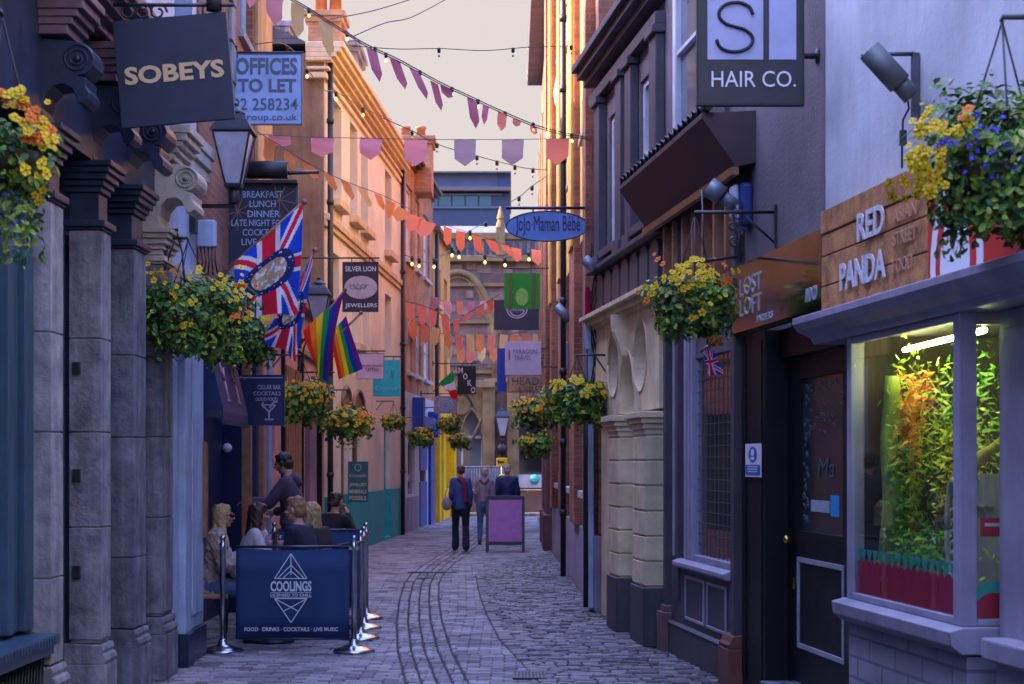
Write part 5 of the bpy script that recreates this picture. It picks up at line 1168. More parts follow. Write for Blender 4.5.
# ------------------------------------------------------------------ barriers, posts, tables, chairs
def post(x_, y_, label):
    t = thing('barrier_post', label, 'barrier post', (x_, y_, 0), 'steel posts around the seating')
    x = MB(); x.lathe((x_, y_, 0), [(.19, 0), (.19, .015), (.17, .03), (.10, .05), (.045, .07), (.035, .11), (.028, .12)], 28); x.build('base', M['steel'], t)
    x = MB(); x.lathe((x_, y_, .12), [(.026, 0), (.026, .80), (.032, .81), (.032, .86), (.02, .87), (.02, .9), (.028, .91), (.02, .93), (0.001, .935)], 16); x.wbox((x_, y_, .94), (.09, .05, .03)); x.build('pole', M['steel'], t)
    return t
P = [(-2.62, 15.4), (-1.43, 15.38), (-1.47, 16.5), (-1.53, 17.55), (-1.60, 18.65), (-2.62, 18.75)]
lab = ['steel post at the left end of the navy barrier reading COOLINGS', 'nearest steel post at the right corner of the navy barrier reading COOLINGS', 'second steel post from the front along the street side of the seating', 'third steel post from the front along the street side of the seating', 'far corner steel post behind the seating', 'steel post by the wall behind the waiter']
for (a, b_), l in zip(P, lab): post(a, b_, l)
bn = mat('barrier_cloth', (.010, .045, .155), .7, .1, 3, .15, bscale=300)
def barrier(p, q, z0, z1, label, name='barrier_banner'):
    p = Vector((*p, 0)); q = Vector((*q, 0)); t = thing(name, label, 'barrier', ((p.x+q.x)/2, (p.y+q.y)/2, 0), 'navy cloth barriers')
    d = (q-p).normalized(); nr = Vector((d.y, -d.x, 0)); x = MB(); NN = 24; vs = []
    for k in range(NN+1):
        f_ = k/NN; c = p.lerp(q, f_); w_ = .006*math.sin(f_*19)+.008*math.sin(f_*7+1)
        for j in range(5):
            z = z0+(z1-z0)*j/4; s_ = -.018*math.sin(PI*f_)*(1 if j == 4 else .3*(j/4))
            vs.append(c+nr*w_*(1-j/4)+Vector((0, 0, z+s_)))
    fs = [(k*5+j, (k+1)*5+j, (k+1)*5+j+1, k*5+j+1) for k in range(NN) for j in range(4)]
    x.add(vs, fs, 0, True); o = x.build('cloth', bn, t, recalc=False)
    sm_ = o.modifiers.new('s', 'SOLIDIFY'); sm_.thickness = .006; sm_.offset = 0
    x = MB(); x.tube([p+Vector((0, 0, z1+.012)), q+Vector((0, 0, z1+.012))], .013, 8); x.tube([p+Vector((0, 0, z0-.01)), q+Vector((0, 0, z0-.01))], .010, 8); x.build('rail', M['navy_paint'], t)
    return t
t = barrier((-2.50, 15.40), (-1.47, 15.38), .13, .94, 'navy cloth barrier printed COOLINGS with a white diamond logo')
Yb = 15.37
def bp_(x_, y_): return at(x_, y_, Yb)
ink = mat('barrier_ink', (.62, .68, .80), .6, 0)
def btext(s, x0, y0, x1, y1, bold=.0): text(s, ink, t, bp_(x0, y1), (1, 0, 0), (0, 0, 1), (x1-x0)/F*Yb, (y1-y0)/F*Yb, bold, .002)
btext('COOLINGS', 270.5, 581, 311.5, 591.5, .03); btext('LICENSED TO CHILL', 270.5, 593.6, 311.5, 596.4, .012); btext('FOOD · DRINKS · COCKTAILS · LIVE MUSIC', 244.5, 627.3, 338, 631.2, .006)
x = MB(); r_ = Vector((1, 0, 0)); k_ = Yb/F; o_ = bp_(234, 640)
def L2(segs, w_=.008):
    for p, q in zip(segs[:-1], segs[1:]): uvline(x, o_, r_, UP, ((p[0]-234)*k_, (640-p[1])*k_), ((q[0]-234)*k_, (640-q[1])*k_), w_)
L2([(274.5, 578.5), (291, 553.5), (307, 578.5), (274.5, 578.5)]); L2([(291, 553.5), (291, 575)]); L2([(278, 578), (291, 565), (304, 578)]); L2([(283, 578), (291, 571), (299, 578)])
L2([(274.5, 598.5), (307, 598.5), (291, 622.5), (274.5, 598.5)]); L2([(274.5, 598.5), (298, 611)]); L2([(307, 598.5), (284, 611)]); L2([(270.5, 592.6), (311.5, 592.6)], .004); L2([(270.5, 597.2), (311.5, 597.2)], .004)
x.build('diamond_logo', ink, t)
barrier((-1.45, 15.5), (-1.47, 16.4), .13, .94, 'navy cloth barrier side panel nearest the front along the street')
barrier((-1.47, 16.6), (-1.53, 17.45), .13, .94, 'navy cloth barrier side panel in the middle along the street')
barrier((-1.53, 17.65), (-1.60, 18.55), .13, .94, 'navy cloth barrier side panel furthest along the street')
barrier((-2.58, 18.75), (-1.64, 18.67), .13, .96, 'navy cloth barrier behind the seated people')
seatw = mat('seat_wood', (.50, .30, .12), .45, .2, 12)
def chair(x_, y_, rz, label, with_back=True):
    t = thing('cafe_chair', label, 'chair', (x_, y_, 0), 'cafe chairs around the table'); t.rotation_euler = (0, 0, 0)
    ro = Matrix.Rotation(rz, 3, 'Z'); o = Vector((x_, y_, 0))
    W = lambda a, b_, c: o+ro@Vector((a, b_, c))
    x = MB(); x.wbox(W(0, 0, .455), (.42, .42, .05), rot=ro); x.build('seat', seatw, t, bevel=.015)
    for sx in (-1, 1):
        for sy in (-1, 1):
            x = MB(); x.tube([W(sx*.19, sy*.19, 0), W(sx*.17, sy*.17, .43)], .016, 6); x.build('leg', M['iron'], t)
    if with_back:
        x = MB()
        for sx in (-1, 1): x.tube([W(sx*.18, -.18, .43), W(sx*.18, -.23, .86)], .014, 6)
        x.wbox(W(0, -.225, .82), (.38, .025, .10), rot=ro); x.wbox(W(0, -.215, .62), (.36, .02, .04), rot=ro); x.build('backrest', M['iron'], t, bevel=.005)
    return t
def table(x_, y_, label, r_=.33):
    t = thing('cafe_table', label, 'table', (x_, y_, 0)); x = MB(); x.lathe((x_, y_, .73), [(r_, 0), (r_, .025), (r_-.01, .03)], 28); x.build('tabletop', seatw, t)
    x = MB(); x.lathe((x_, y_, 0), [(.22, 0), (.22, .02), (.04, .05), (.03, .1), (.03, .72), (.1, .729)], 16); x.build('pedestal', M['iron'], t)
table(-2.30, 16.25, 'round cafe table with the wine glasses behind the navy barrier')
table(-2.35, 17.6, 'round cafe table near the waiter')
def flute(x_, y_, label):
    t = thing('wine_glass', label, 'wine glass', (x_, y_, .765), 'glasses of pale wine on the table'); z = .765
    x = MB(); x.lathe((x_, y_, z), [(.035, 0), (.035, .004), (.005, .01), (.005, .12), (.015, .135), (.034, .17), (.038, .22), (.033, .26), (.030, .26), (.034, .22), (.030, .172), (.001, .14)], 16); x.build('bowl', clear_glass('wine_glass_mat', (.93, .93, .95)) if 'wine_glass_mat' not in MATS else MATS['wine_glass_mat'], t)
    x = MB(); x.lathe((x_, y_, z), [(.001, .145), (.026, .172), (.031, .21), (.001, .211)], 14); x.build('wine', mat('rose_wine', (.75, .42, .40), .1, 0), t)
flute(-2.30, 16.12, 'left of the two glasses of pale wine on the table'); flute(-2.20, 16.15, 'right of the two glasses of pale wine on the table')
chair(-2.93, 16.15, R(-75), 'wooden seated cafe chair under the blonde woman in the beige coat'); chair(-2.72, 17.3, R(-80), 'cafe chair under the woman with long brown hair')
chair(-2.02, 16.75, R(75), 'cafe chair under the fair haired man in the navy suit'); chair(-1.98, 17.75, R(80), 'cafe chair under the blonde woman in black'); chair(-2.35, 21.5, R(20), 'cafe chair under the dark haired person in black beyond the barrier')
x = MB(); x.lathe((-2.6, 17.6, .762), [(.03, 0), (.032, .14), (.012, .2), (.012, .26), (.014, .27)], 14); x.lathe((-2.16, 16.4, .762), [(.035, 0), (.035, .1), (.001, .1)], 12)

# ------------------------------------------------------------------ flags
FC = {'b': cloth('flag_blue', (.015, .08, .62), .3), 'w': cloth('flag_white', (.82, .80, .86), .3), 'r': cloth('flag_red', (.80, .02, .06), .3),
      'k': cloth('flag_navy', (.02, .03, .14), .2), 'g': cloth('flag_gold', (.55, .42, .22), .3),
      'R1': cloth('rb_red', (.80, .03, .015), .35), 'R2': cloth('rb_orange', (.90, .22, .01), .35), 'R3': cloth('rb_yellow', (.85, .62, .02), .35), 'R4': cloth('rb_green', (.03, .30, .06), .3), 'R5': cloth('rb_blue', (.01, .05, .40), .3), 'R6': cloth('rb_violet', (.16, .015, .22), .3),
      'ig': cloth('it_green', (.02, .36, .08), .4), 'ir': cloth('it_red', (.75, .02, .02), .4)}
def uj(s, t_, medal=True):
    if medal:
        dx = (s-.5)*2; dy = (t_-.5)
        q = (dx/.46)**2+(dy/.40)**2
        if q < .45: return 'g' if noise.noise((s*17, t_*17, 3)) > -.12 else 'w'
        if q < 1: return 'k' if noise.noise((s*40, t_*20, 1)) < .42 or q < .6 or q > .9 else 'w'
    X = (s-.5)*60; Yy = (t_-.5)*30
    if abs(X) < 3 or abs(Yy) < 3: return 'r'
    if abs(X) < 5 or abs(Yy) < 5: return 'w'
    d = min(abs(X*15-Yy*30), abs(X*15+Yy*30))/math.hypot(15, 30)
    if d < 1.3: return 'r'
    if d < 3.2: return 'w'
    return 'b'
def rainbow(s, t_): return ['R1', 'R2', 'R3', 'R4', 'R5', 'R6'][min(5, int(t_*6))]
def tri(s, t_): return 'ig' if s < .34 else ('w' if s < .62 else 'ir')
def flag(name, label, corners, Y0, pat, pole, folds=3, amp=.05, ns=90, nt=48, dY=(0, 0, 0, 0), group=None, bulge=0.0):
    """corners px: pole tip, pole lower end, fly end below the lower end, fly end below the tip"""
    A, B, C, D = [at(c[0], c[1], Y0+d) for c, d in zip(corners, dY)]
    t = thing(name, label, 'flag', tuple(B), group)
    vs = []; keys = []
    for i in range(ns+1):
        s = i/ns
        for j in range(nt+1):
            q = j/nt; h = A.lerp(B, 1-q); l = D.lerp(C, 1-q); p = h.lerp(l, s)
            w_ = math.sin(q*PI*folds+s*2.2)*amp*(.25+s); p = p+Vector((.35*w_*s, -w_-bulge*math.sin(PI*s), .15*w_*math.sin(3*s)))
            vs.append(p)
    fs = []; mi = []; ks = []
    for i in range(ns):
        for j in range(nt):
            k = pat((i+.5)/ns, (j+.5)/nt)
            if k not in ks: ks.append(k)
            fs.append((i*(nt+1)+j, (i+1)*(nt+1)+j, (i+1)*(nt+1)+j+1, i*(nt+1)+j+1)); mi.append(ks.index(k))
    mb = MB(); mb.v = [tuple(v) for v in vs]; mb.f = fs; mb.mi = mi; mb.sm = [True]*len(fs)
    mb.build('cloth', [FC[k] for k in ks], t, recalc=False)
    x = MB(); p0 = at(*pole[0], Y0+.02); p1 = at(*pole[1], Y0+.02); x.tube([p0, p1], .014, 8); x.ball(p1, .026, 6); x.build('pole', pole[2] if len(pole) > 2 else M['wood_trim'], t)
    return t
flag('union_flag', 'large union flag with a round gold medallion hanging over the flower basket', [(303, 204), (234, 263), (238, 316), (300, 314)], 14.6, uj, ((222, 274), (304, 202)), 3, .085, 110, 70)
flag('union_flag', 'second union flag partly hidden behind the large one and lower down', [(314, 252), (292, 296), (261, 338), (298, 361)], 15.9, uj, ((270, 330), (315, 250)), 3, .10, 100, 60)
flag('rainbow_flag', 'left rainbow flag with its violet stripe sweeping to the lower left', [(344, 292), (303, 331), (316, 372), (326, 384)], 20.0, rainbow, ((300, 345), (345, 290)), 2, .10, 60, 60, bulge=.12)
flag('rainbow_flag', 'right rainbow flag hanging straight down with red on its left', [(346, 316), (330, 334), (338, 380), (362, 369)], 20.6, rainbow, ((322, 352), (361, 313)), 2, .04, 60, 60)
flag('small_flag', 'small green white and red flag beside the MOKO sign', [(453, 370), (439, 383), (449, 394), (457, 402)], 40.5, tri, ((433, 392), (455, 368)), 2, .08, 40, 24)
flag('union_flag', 'small crumpled union flag hanging below the flower basket by the leaded window', [(712, 346), (703, 350), (706, 376), (722, 374)], 12.4, lambda s, t_: uj(s, t_, False), ((700, 352), (714, 343)), 2, .03, 50, 30)

# ------------------------------------------------------------------ bunting and string lights
BC = {'pink': cloth('bunt_pink', (.90, .34, .36), .5), 'plum': cloth('bunt_plum', (.56, .16, .22), .45), 'purple': cloth('bunt_purple', (.52, .36, .40), .45), 'coral': cloth('bunt_coral', (.95, .30, .20), .55), 'orange': cloth('bunt_orange', (.97, .34, .12), .55), 'gold': cloth('bunt_gold', (.95, .62, .26), .6), 'rose': cloth('bunt_rose', (.62, .20, .26), .45)}
cord_m = mat('cord', (.10, .08, .10), .8, 0)
bulb_on = mat('bulb_on', (1, .7, .3), .4, 0, emit=((1.0, .5, .10), 1.6))
def Yat(path, x_):
    for (a, _, Ya), (b_, _, Yb_) in zip(path[:-1], path[1:]):
        if a <= x_ <= b_: return Ya+(Yb_-Ya)*(x_-a)/(b_-a)
    return path[0][2] if x_ < path[0][0] else path[-1][2]
def yat(path, x_):
    for (a, ya, _), (b_, yb, _) in zip(path[:-1], path[1:]):
        if a <= x_ <= b_: return ya+(yb-ya)*(x_-a)/(b_-a)
    return path[0][1]
prn = random.Random(11)
def bunting(label, path, pens, rad=.006, group='bunting strung across the street'):
    m_ = path[len(path)//2]; t = thing('bunting', label, 'bunting', tuple(at(*m_)), group)
    x = MB(); x.tube(crom([at(*p) for p in path]), rad, 5); x.build('cord', cord_m, t)
    for (x0, y0, x1, y1, xt, yt, c) in pens:
        Ya = Yat(path, x0); Yb_ = Yat(path, x1); A = at(x0, y0, Ya); B = at(x1, y1, Yb_); T_ = at(xt, yt, (Ya+Yb_)/2+prn.uniform(-.05, .05)); mid = (A+B)/2; d = T_-mid
        tw = Vector((0, prn.uniform(-.10, .10)-.02, 0)); rows = []; NR = 7
        for k in range(NR+1):
            s = k/NR*.72; wdt = 1-.06*s; cx_ = mid+d*s+tw*math.sin(s*2.5)
            rows.append([cx_+(A-mid)*wdt+Vector((0, .03*math.sin(s*7+x0), 0)), cx_+Vector((0, -.03*math.sin(s*6+1+x0), 0)), cx_+(B-mid)*wdt+Vector((0, .03*math.sin(s*5+2), 0))])
        tip = mid+d+tw*math.sin(2.5)
        vs = [v for r in rows for v in r]+[tip]; fs = []
        for k in range(NR):
            for j in (0, 1): fs.append((k*3+j, k*3+j+1, (k+1)*3+j+1, (k+1)*3+j))
        fs += [(NR*3, NR*3+1, len(vs)-1), (NR*3+1, NR*3+2, len(vs)-1)]
        p = MB(); p.add(vs, fs, 0, True); p.build('pennant', BC[c], t, recalc=False)
    return t
def lights(label, path, bulbs, on=True, rad=.006, br=.014):
    m_ = path[len(path)//2]; t = thing('string_lights', label, 'string lights', tuple(at(*m_)), 'string lights across the street')
    x = MB(); x.tube(crom([at(*p) for p in path]), rad, 5); x.build('cable', M['iron'], t)
    for xb in bulbs:
        Yb_ = Yat(path, xb); c = at(xb, yat(path, xb), Yb_); s = Yb_/20*1.0; s = max(.8, s)
        h = MB(); h.lathe(c+Vector((0, 0, -.05*s)), [(.018*s, 0), (.022*s, .05*s), (.01*s, .06*s)], 8); hd_ = h.build('socket', M['iron'], t)
        b_ = MB(); b_.ball(c+Vector((0, 0, -.085*s)), br*1.1*s, 7, sq=(1, 1, 1.25)); b_.build('bulb', bulb_on if on else mat('bulb_off', (.5, .4, .35), .15, 0), t)
    return t
p1 = [(215, -48, 15), (262, -16, 15.4), (300, 5, 15.9), (340, 30, 16.4), (366, 46, 16.8), (400, 62, 17.2), (440, 84, 17.8), (470, 98, 18.3), (500, 112, 18.8), (545, 130, 19.4), (600, 142, 20.0)]
bunting('plum and pink bunting sloping down to the right across the pale sky', p1, [
    (243, -26, 256, -18, 250, 8, 'pink'), (266, -12, 283, -4, 275, 26, 'pink'), (291, 1, 304, 8, 298, 37, 'gold'), (318, 17, 331, 25, 330, 57, 'gold'), (340, 28, 350, 34, 356, 40, 'plum'),
    (366, 47, 377, 52, 380, 83, 'plum'), (389, 57, 400, 62, 405, 89, 'plum'), (409, 67, 420, 74, 427, 101, 'plum'), (430, 80, 438, 84, 441, 110, 'plum'), (440, 85, 452, 90, 448, 98, 'plum'),
    (467, 97, 477, 102, 476, 130, 'plum'), (483, 104, 489, 107, 484, 126, 'rose'), (498, 111, 507, 115, 501, 132, 'coral'), (513, 118, 521, 121, 516, 127, 'coral'), (530, 124, 537, 127, 534, 134, 'coral')])
p6 = [(404, 286, 46), (440, 300, 48), (480, 303, 50), (515, 296, 50), (548, 286, 50)]
bunting('small rose pennants strung high before the church arch', p6, [(a, 288+(a-405)*.3 if a < 445 else 301, a+7, 290+(a-405)*.3 if a < 445 else 301, a+3+prn.uniform(-2, 2), (303+(a-405)*.28 if a < 445 else 315)+prn.uniform(-2, 2), ['pink', 'coral', 'rose'][k % 3]) for k, a in enumerate(range(408, 545, 12))], rad=.01)
p7 = [(404, 330, 50), (450, 347, 52), (500, 350, 52), (548, 340, 50)]
bunting('lowest row of pale orange pennants before the church wall', p7, [(a, 332+(a-405)*.3 if a < 455 else 348, a+8, 334+(a-405)*.3 if a < 455 else 348, a+4+prn.uniform(-2, 2), (350+(a-405)*.25 if a < 455 else 363)+prn.uniform(-2, 2), ['gold', 'orange', 'coral'][k % 3]) for k, a in enumerate(range(412, 505, 11))], rad=.01)
lights('warm glowing bulbs strung along the plum bunting', [(a, b_-2, c+.05) for a, b_, c in p1], [309, 347, 386, 420, 452, 478, 505, 533, 572])
p2 = [(240, 133, 18.2), (300, 136.5, 18.6), (400, 139, 19.2), (470, 139.5, 19.5), (540, 139, 19.8), (602, 137, 20.0)]
bunting('level bunting of broad pink and purple pennants below the sky', p2, [
    (268, 134, 290, 136, 281, 146, 'pink'), (311, 137, 334, 138, 322, 157, 'pink'), (360, 138, 382, 139, 371, 161, 'pink'), (404, 139, 427, 139.5, 415, 165.5, 'pink'),
    (454, 139.5, 476, 139.5, 465, 166, 'purple'), (502, 139.5, 524, 139.5, 512, 165, 'purple'), (546, 139, 569, 138, 557, 166, 'coral')], rad=.004)
p3 = [(258, 132, 17.2), (276, 143, 17.4), (310, 164, 18.5), (345, 181, 20), (384, 196, 23), (410, 209, 26), (440, 223, 30), (480, 236, 34), (512, 246, 37), (548, 250, 41)]
bunting('long string of small orange pennants running away down the street', p3, [
    (264, 137, 275, 143, 268, 165, 'orange'), (284, 149, 296, 156, 292, 171, 'orange'), (301, 160, 315, 167, 313, 178, 'orange'), (323, 172, 333, 176, 336, 192, 'orange'), (340, 179, 350, 184, 353, 201, 'orange'), (357, 187, 366, 190, 371, 208, 'gold'), (374, 193, 382, 196, 384, 211, 'orange'),
    (388, 200, 396, 203, 389, 219, 'orange'), (398, 206, 410, 212, 397, 222, 'orange'), (408, 213, 422, 218, 410, 231, 'coral'), (420, 219, 436, 224, 421, 237, 'coral'), (444, 226, 452, 229, 447, 246, 'coral'), (456, 230, 465, 232, 461, 253, 'coral'),
    (472, 235, 481, 238, 480, 254, 'coral'), (485, 239, 495, 241, 498, 254, 'coral'), (499, 243, 508, 245, 514, 258, 'coral'), (511, 247, 521, 249, 517, 262, 'coral'), (531, 249, 541, 250, 538, 265, 'coral')], rad=.005)
p4 = [(402, 300, 34), (430, 308, 36), (455, 322, 38), (470, 312, 36), (500, 294, 32)]
bunting('pink pennants dipping in front of the church arch', p4, [
    (407, 302, 415, 304, 410, 322, 'pink'), (418, 305, 426, 307, 422, 326, 'pink'), (429, 308, 437, 311, 432, 328, 'pink'), (441, 313, 449, 318, 446, 334, 'pink'), (453, 320, 459, 318, 457, 334, 'pink'), (462, 317, 474, 310, 466, 321, 'pink'), (476, 308, 484, 304, 481, 318, 'pink'), (487, 302, 493, 298, 491, 314, 'coral')], rad=.008)
p5 = [(404, 318, 42), (440, 333, 45), (480, 337, 46), (515, 333, 45), (548, 326, 44)]
bunting('orange pennants hanging low before the church wall', p5, [(a, 320+(a-405)*.25 if a < 450 else 334, a+8, 322+(a-405)*.25 if a < 450 else 335, a+4+prn.uniform(-2, 2), (340+(a-405)*.2 if a < 450 else 352)+prn.uniform(-2, 3), ['orange', 'coral', 'gold'][k % 3]) for k, a in enumerate((409, 421, 432, 443, 455, 466, 476, 488, 500, 511, 522, 533))], rad=.01)
lights('dark unlit bulbs on the level wire crossing the sky', [(352, 46, 18), (400, 49, 18.5), (440, 48.5, 19), (485, 50.5, 19.2), (530, 47, 19.5), (570, 46, 20)], [375, 439, 513, 571], on=False, rad=.005)
lights('sagging string of small bulbs under the purple pennants', [(383, 118, 24), (412, 131, 24), (435, 143, 24.5), (455, 150, 25), (477, 156, 25.5), (500, 162, 26), (525, 168, 27), (548, 170, 28)], [412, 437, 477, 497, 515, 533], on=False, rad=.007)
lights('short string of bulbs dropping left from the brick wall above the oval sign', [(508, 203, 34), (519, 197, 33), (531, 187, 32), (548, 175, 30)], [519, 532], on=False, rad=.008)
lights('lit bulbs hanging from the gable wall past the cream cornice', [(256, 44, 19), (289, 47, 20), (322, 88, 24), (336, 92, 26), (363, 108, 30), (392, 120, 34)], [288, 307, 336, 363], rad=.007)
lights('warm bulbs strung across the far brick houses', [(405, 255, 38), (430, 262, 42), (450, 250, 46), (470, 231, 47), (487, 222, 48)], [412, 419, 434, 452, 470, 486], rad=.01, br=.014)
lights('warm bulbs across the church wall above the low pennants', [(434, 258, 48), (465, 248, 50), (484, 255, 50), (505, 258, 50), (530, 252, 50), (548, 245, 50)], [459, 485, 505, 529, 543], rad=.01, br=.014)
x = MB(); x.tube(crom([at(330, 19, 18), at(372, 11, 19), at(415, -2, 20)]), .006, 5); tag_mesh(x, 'overhead_wire', cord_m, 'upper of the two thin bare wires looping across the top of the sky', 'wire'); x = MB(); x.tube(crom([at(354, 36, 17), at(385, 23, 18), at(412, 17, 19), at(450, -3, 20)]), .006, 5); tag_mesh(x, 'overhead_wire', cord_m, 'lower of the two thin bare wires looping across the top of the sky', 'wire')

# ------------------------------------------------------------------ hanging baskets
LG = [mat('leaf_a', (.08, .23, .025), .55, .3, 30), mat('leaf_b', (.26, .44, .03), .5, .3, 30), mat('leaf_c', (.035, .12, .025), .6, .3, 30), mat('leaf_pale', (.36, .44, .07), .55, .2, 30)]
FM = {'y': mat('petal_yellow', (.92, .66, .01), .6, .1, 60), 'o': mat('petal_orange', (.85, .22, .01), .6, .1, 60), 'b': mat('petal_blue', (.06, .05, .60), .6, .1, 60), 'c': mat('petal_eye', (.05, .015, .01), .7, 0), 'r': mat('petal_red', (.7, .03, .03), .6, .1, 60), 'w': mat('petal_white', (.7, .7, .7), .6, .1, 60)}
fl_cache = {}
def flower_mesh(c, big):
    k = (c, big)
    if k in fl_cache: return fl_cache[k]
    vs = []; fs = []; mi = []
    n = 5
    for p in range(n):
        a = 2*PI*p/n+PI/2; o = len(vs); rr_ = .62 if not p == 0 else .72; m_ = 7
        cx_, cy_ = .45*math.cos(a), .45*math.sin(a)
        vs.append((cx_*.2, cy_*.2, .02))
        for q in range(m_+1):
            b_ = a-1.9+3.8*q/m_; vs.append((cx_+rr_*.78*math.cos(b_), cy_+rr_*.78*math.sin(b_), .10+.12*math.sin(q*1.7+p)+.01*p))
        for q in range(m_): fs.append((o, o+1+q, o+2+q)); mi.append(0)
    o = len(vs); vs.append((0, -.05, .27))
    for q in range(10): vs.append((.19*math.cos(q*PI/5), .15*math.sin(q*PI/5)-.05, .24))
    for q in range(10): fs.append((o, o+1+q, o+1+(q+1) % 10)); mi.append(1)
    me = bpy.data.meshes.new('flower'); me.from_pydata([(v[0]*big, v[1]*big, v[2]*big) for v in vs], [], fs)
    me.materials.append(FM[c]); me.materials.append(FM['c'] if c in 'yo' else FM['w' if c == 'b' else 'y']); me.polygons.foreach_set('material_index', mi)
    fl_cache[k] = me; return me
def basket(label, c, r, drop, nleaf, ls, flowers, seed, hang=.5, sep=True, asym=(0, 0), wall=None, pale=.15, up=.55, grass=0, fsz=1.0):
    """flowers: list of (px, py, colour) or (count, colours)"""
    rg_ = random.Random(seed); c = Vector(c)
    t = thing('hanging_basket', label, 'hanging basket', (c.x, c.y, c.z-r*.6), 'hanging flower baskets along the street')
    x = MB(); x.lathe(c+Vector((0, 0, -r*.55)), [(.02, 0), (r*.35, .02), (r*.6, r*.22), (r*.66, r*.5), (r*.62, r*.5)], 16); x.build('bowl', mat('basket_moss', (.06, .05, .03), .9, .5, 20), t)
    ap = c+Vector((0, 0, hang))
    for k in range(3):
        a = k*2*PI/3+.4; x = MB(); x.tube([c+Vector((r*.6*math.cos(a), r*.6*math.sin(a), -.05)), ap], .005, 5); x.build('chain', M['iron'], t)
    if wall is not None:
        x = MB(); wz = ap.z+.02; x.tube([Vector((wall, c.y, wz)), Vector((c.x, c.y, wz)), ap], .012, 6); x.tube([Vector((wall, c.y, wz-.22)), Vector((wall*.6+c.x*.4, c.y, wz-.02))], .009, 6); x.wbox((wall, c.y, wz-.1), (.02, .05, .3)); x.build('bracket', M['iron'], t)
    vs = []; fs = []; mi = []
    lobes = [(rg_.uniform(0, 2*PI), rg_.uniform(-.5, .6), rg_.uniform(.75, 1.25)) for _ in range(16)]
    for i in range(nleaf):
        th = rg_.uniform(0, 2*PI); v = rg_.random(); ph_ = math.acos(1-2*v)
        d = Vector((math.sin(ph_)*math.cos(th), math.sin(ph_)*math.sin(th), math.cos(ph_)))
        nz = .72+.55*noise.noise(d*2.3+Vector((seed, 0, 0)))+.22*noise.noise(d*6+Vector((0, seed, 0)))
        rad = r*nz*(rg_.random()**.38)*1.15
        p = c+Vector((d.x*rad*1.05, d.y*rad*.95, d.z*rad*up if d.z > 0 else d.z*rad*.9))
        if d.z < .1 and rg_.random() < .5:      # trailing stems
            q = rg_.random(); a2 = th; hold = noise.noise(Vector((math.cos(a2)*2, math.sin(a2)*2, seed)))*.5+.6
            p = c+Vector((math.cos(a2)*r*.8*rg_.uniform(.5, 1.05), math.sin(a2)*r*.8*rg_.uniform(.5, 1), -q*drop*max(.25, hold)))
        p += Vector((asym[0], 0, asym[1]))*rg_.random()*r
        s_ = ls*rg_.uniform(.45, 1.6); n_ = (d+Vector((rg_.uniform(-.8, .8), rg_.uniform(-.8, .8), rg_.uniform(-.2, 1.0)))).normalized()
        a_ = n_.orthogonal().normalized(); a_ = (Matrix.Rotation(rg_.uniform(0, 2*PI), 3, n_)@a_); b_ = n_.cross(a_)
        o = len(vs); k_ = s_*.09
        vs += [p-a_*s_*.5, p-a_*s_*.1+b_*s_*.33+n_*k_, p+a_*s_*.35+b_*s_*.24+n_*k_, p+a_*s_*.62, p+a_*s_*.35-b_*s_*.24+n_*k_, p-a_*s_*.1-b_*s_*.33+n_*k_]
        fs += [(o, o+1, o+2, o+3), (o, o+3, o+4, o+5)]
        cl = noise.noise(p*9)+rg_.uniform(-.25, .25); m_ = 2 if cl < -.12 else (0 if cl < .18 else 1)
        if rg_.random() < pale: m_ = 3
        mi += [m_, m_]
    for i in range(grass):
        a = rg_.uniform(0, 2*PI); l = r*rg_.uniform(.6, 1.3); b0 = c+Vector((rg_.uniform(-.4, .4)*r, rg_.uniform(-.3, .3)*r, 0)); pv_ = b0; w_ = ls*.13
        for k in range(5):
            q = b0+Vector((math.cos(a)*l*(k+1)/5*.9, math.sin(a)*l*(k+1)/5*.5, l*(1.3*(k+1)/5-1.1*((k+1)/5)**2)))
            o = len(vs); sd_ = Vector((w_, 0, w_*.5)); vs += [pv_-sd_, pv_+sd_, q+sd_*.7, q-sd_*.7]; fs.append((o, o+1, o+2, o+3)); mi.append(0); pv_ = q
    mb = MB(); mb.v = [tuple(v) for v in vs]; mb.f = fs; mb.mi = mi; mb.sm = [False]*len(fs); mb.build('foliage', LG, t, recalc=False)
    fx = []
    for f_ in flowers:
        if len(f_) == 3 and not isinstance(f_[1], str):
            px, py, cc_ = f_; p = at(px, py, c.y-r*.75+rg_.uniform(-.05, .05)); 
            d = (p-c); d.y = -abs(d.y)-.12; d = (d.normalized()+Vector((rg_.uniform(-.5, .5), rg_.uniform(-.3, .3), rg_.uniform(-.3, .5)))).normalized(); fx.append((p, d, cc_))
        else:
            for _ in range(f_[0]):
                th = rg_.uniform(0, 2*PI); z_ = rg_.uniform(f_[2] if len(f_) > 2 else 0, 1); s_ = math.sqrt(max(0, 1-z_*z_)); d = Vector((s_*math.cos(th), -abs(s_*math.sin(th)) if rg_.random() < .8 else s_*math.sin(th), z_*up+.05))
                fx.append((c+Vector((d.x*r*rg_.uniform(.8, 1.15), d.y*r, d.z*r*rg_.uniform(.85, 1.2))), (d+Vector((0, -.4, .2))).normalized(), rg_.choice(f_[1])))
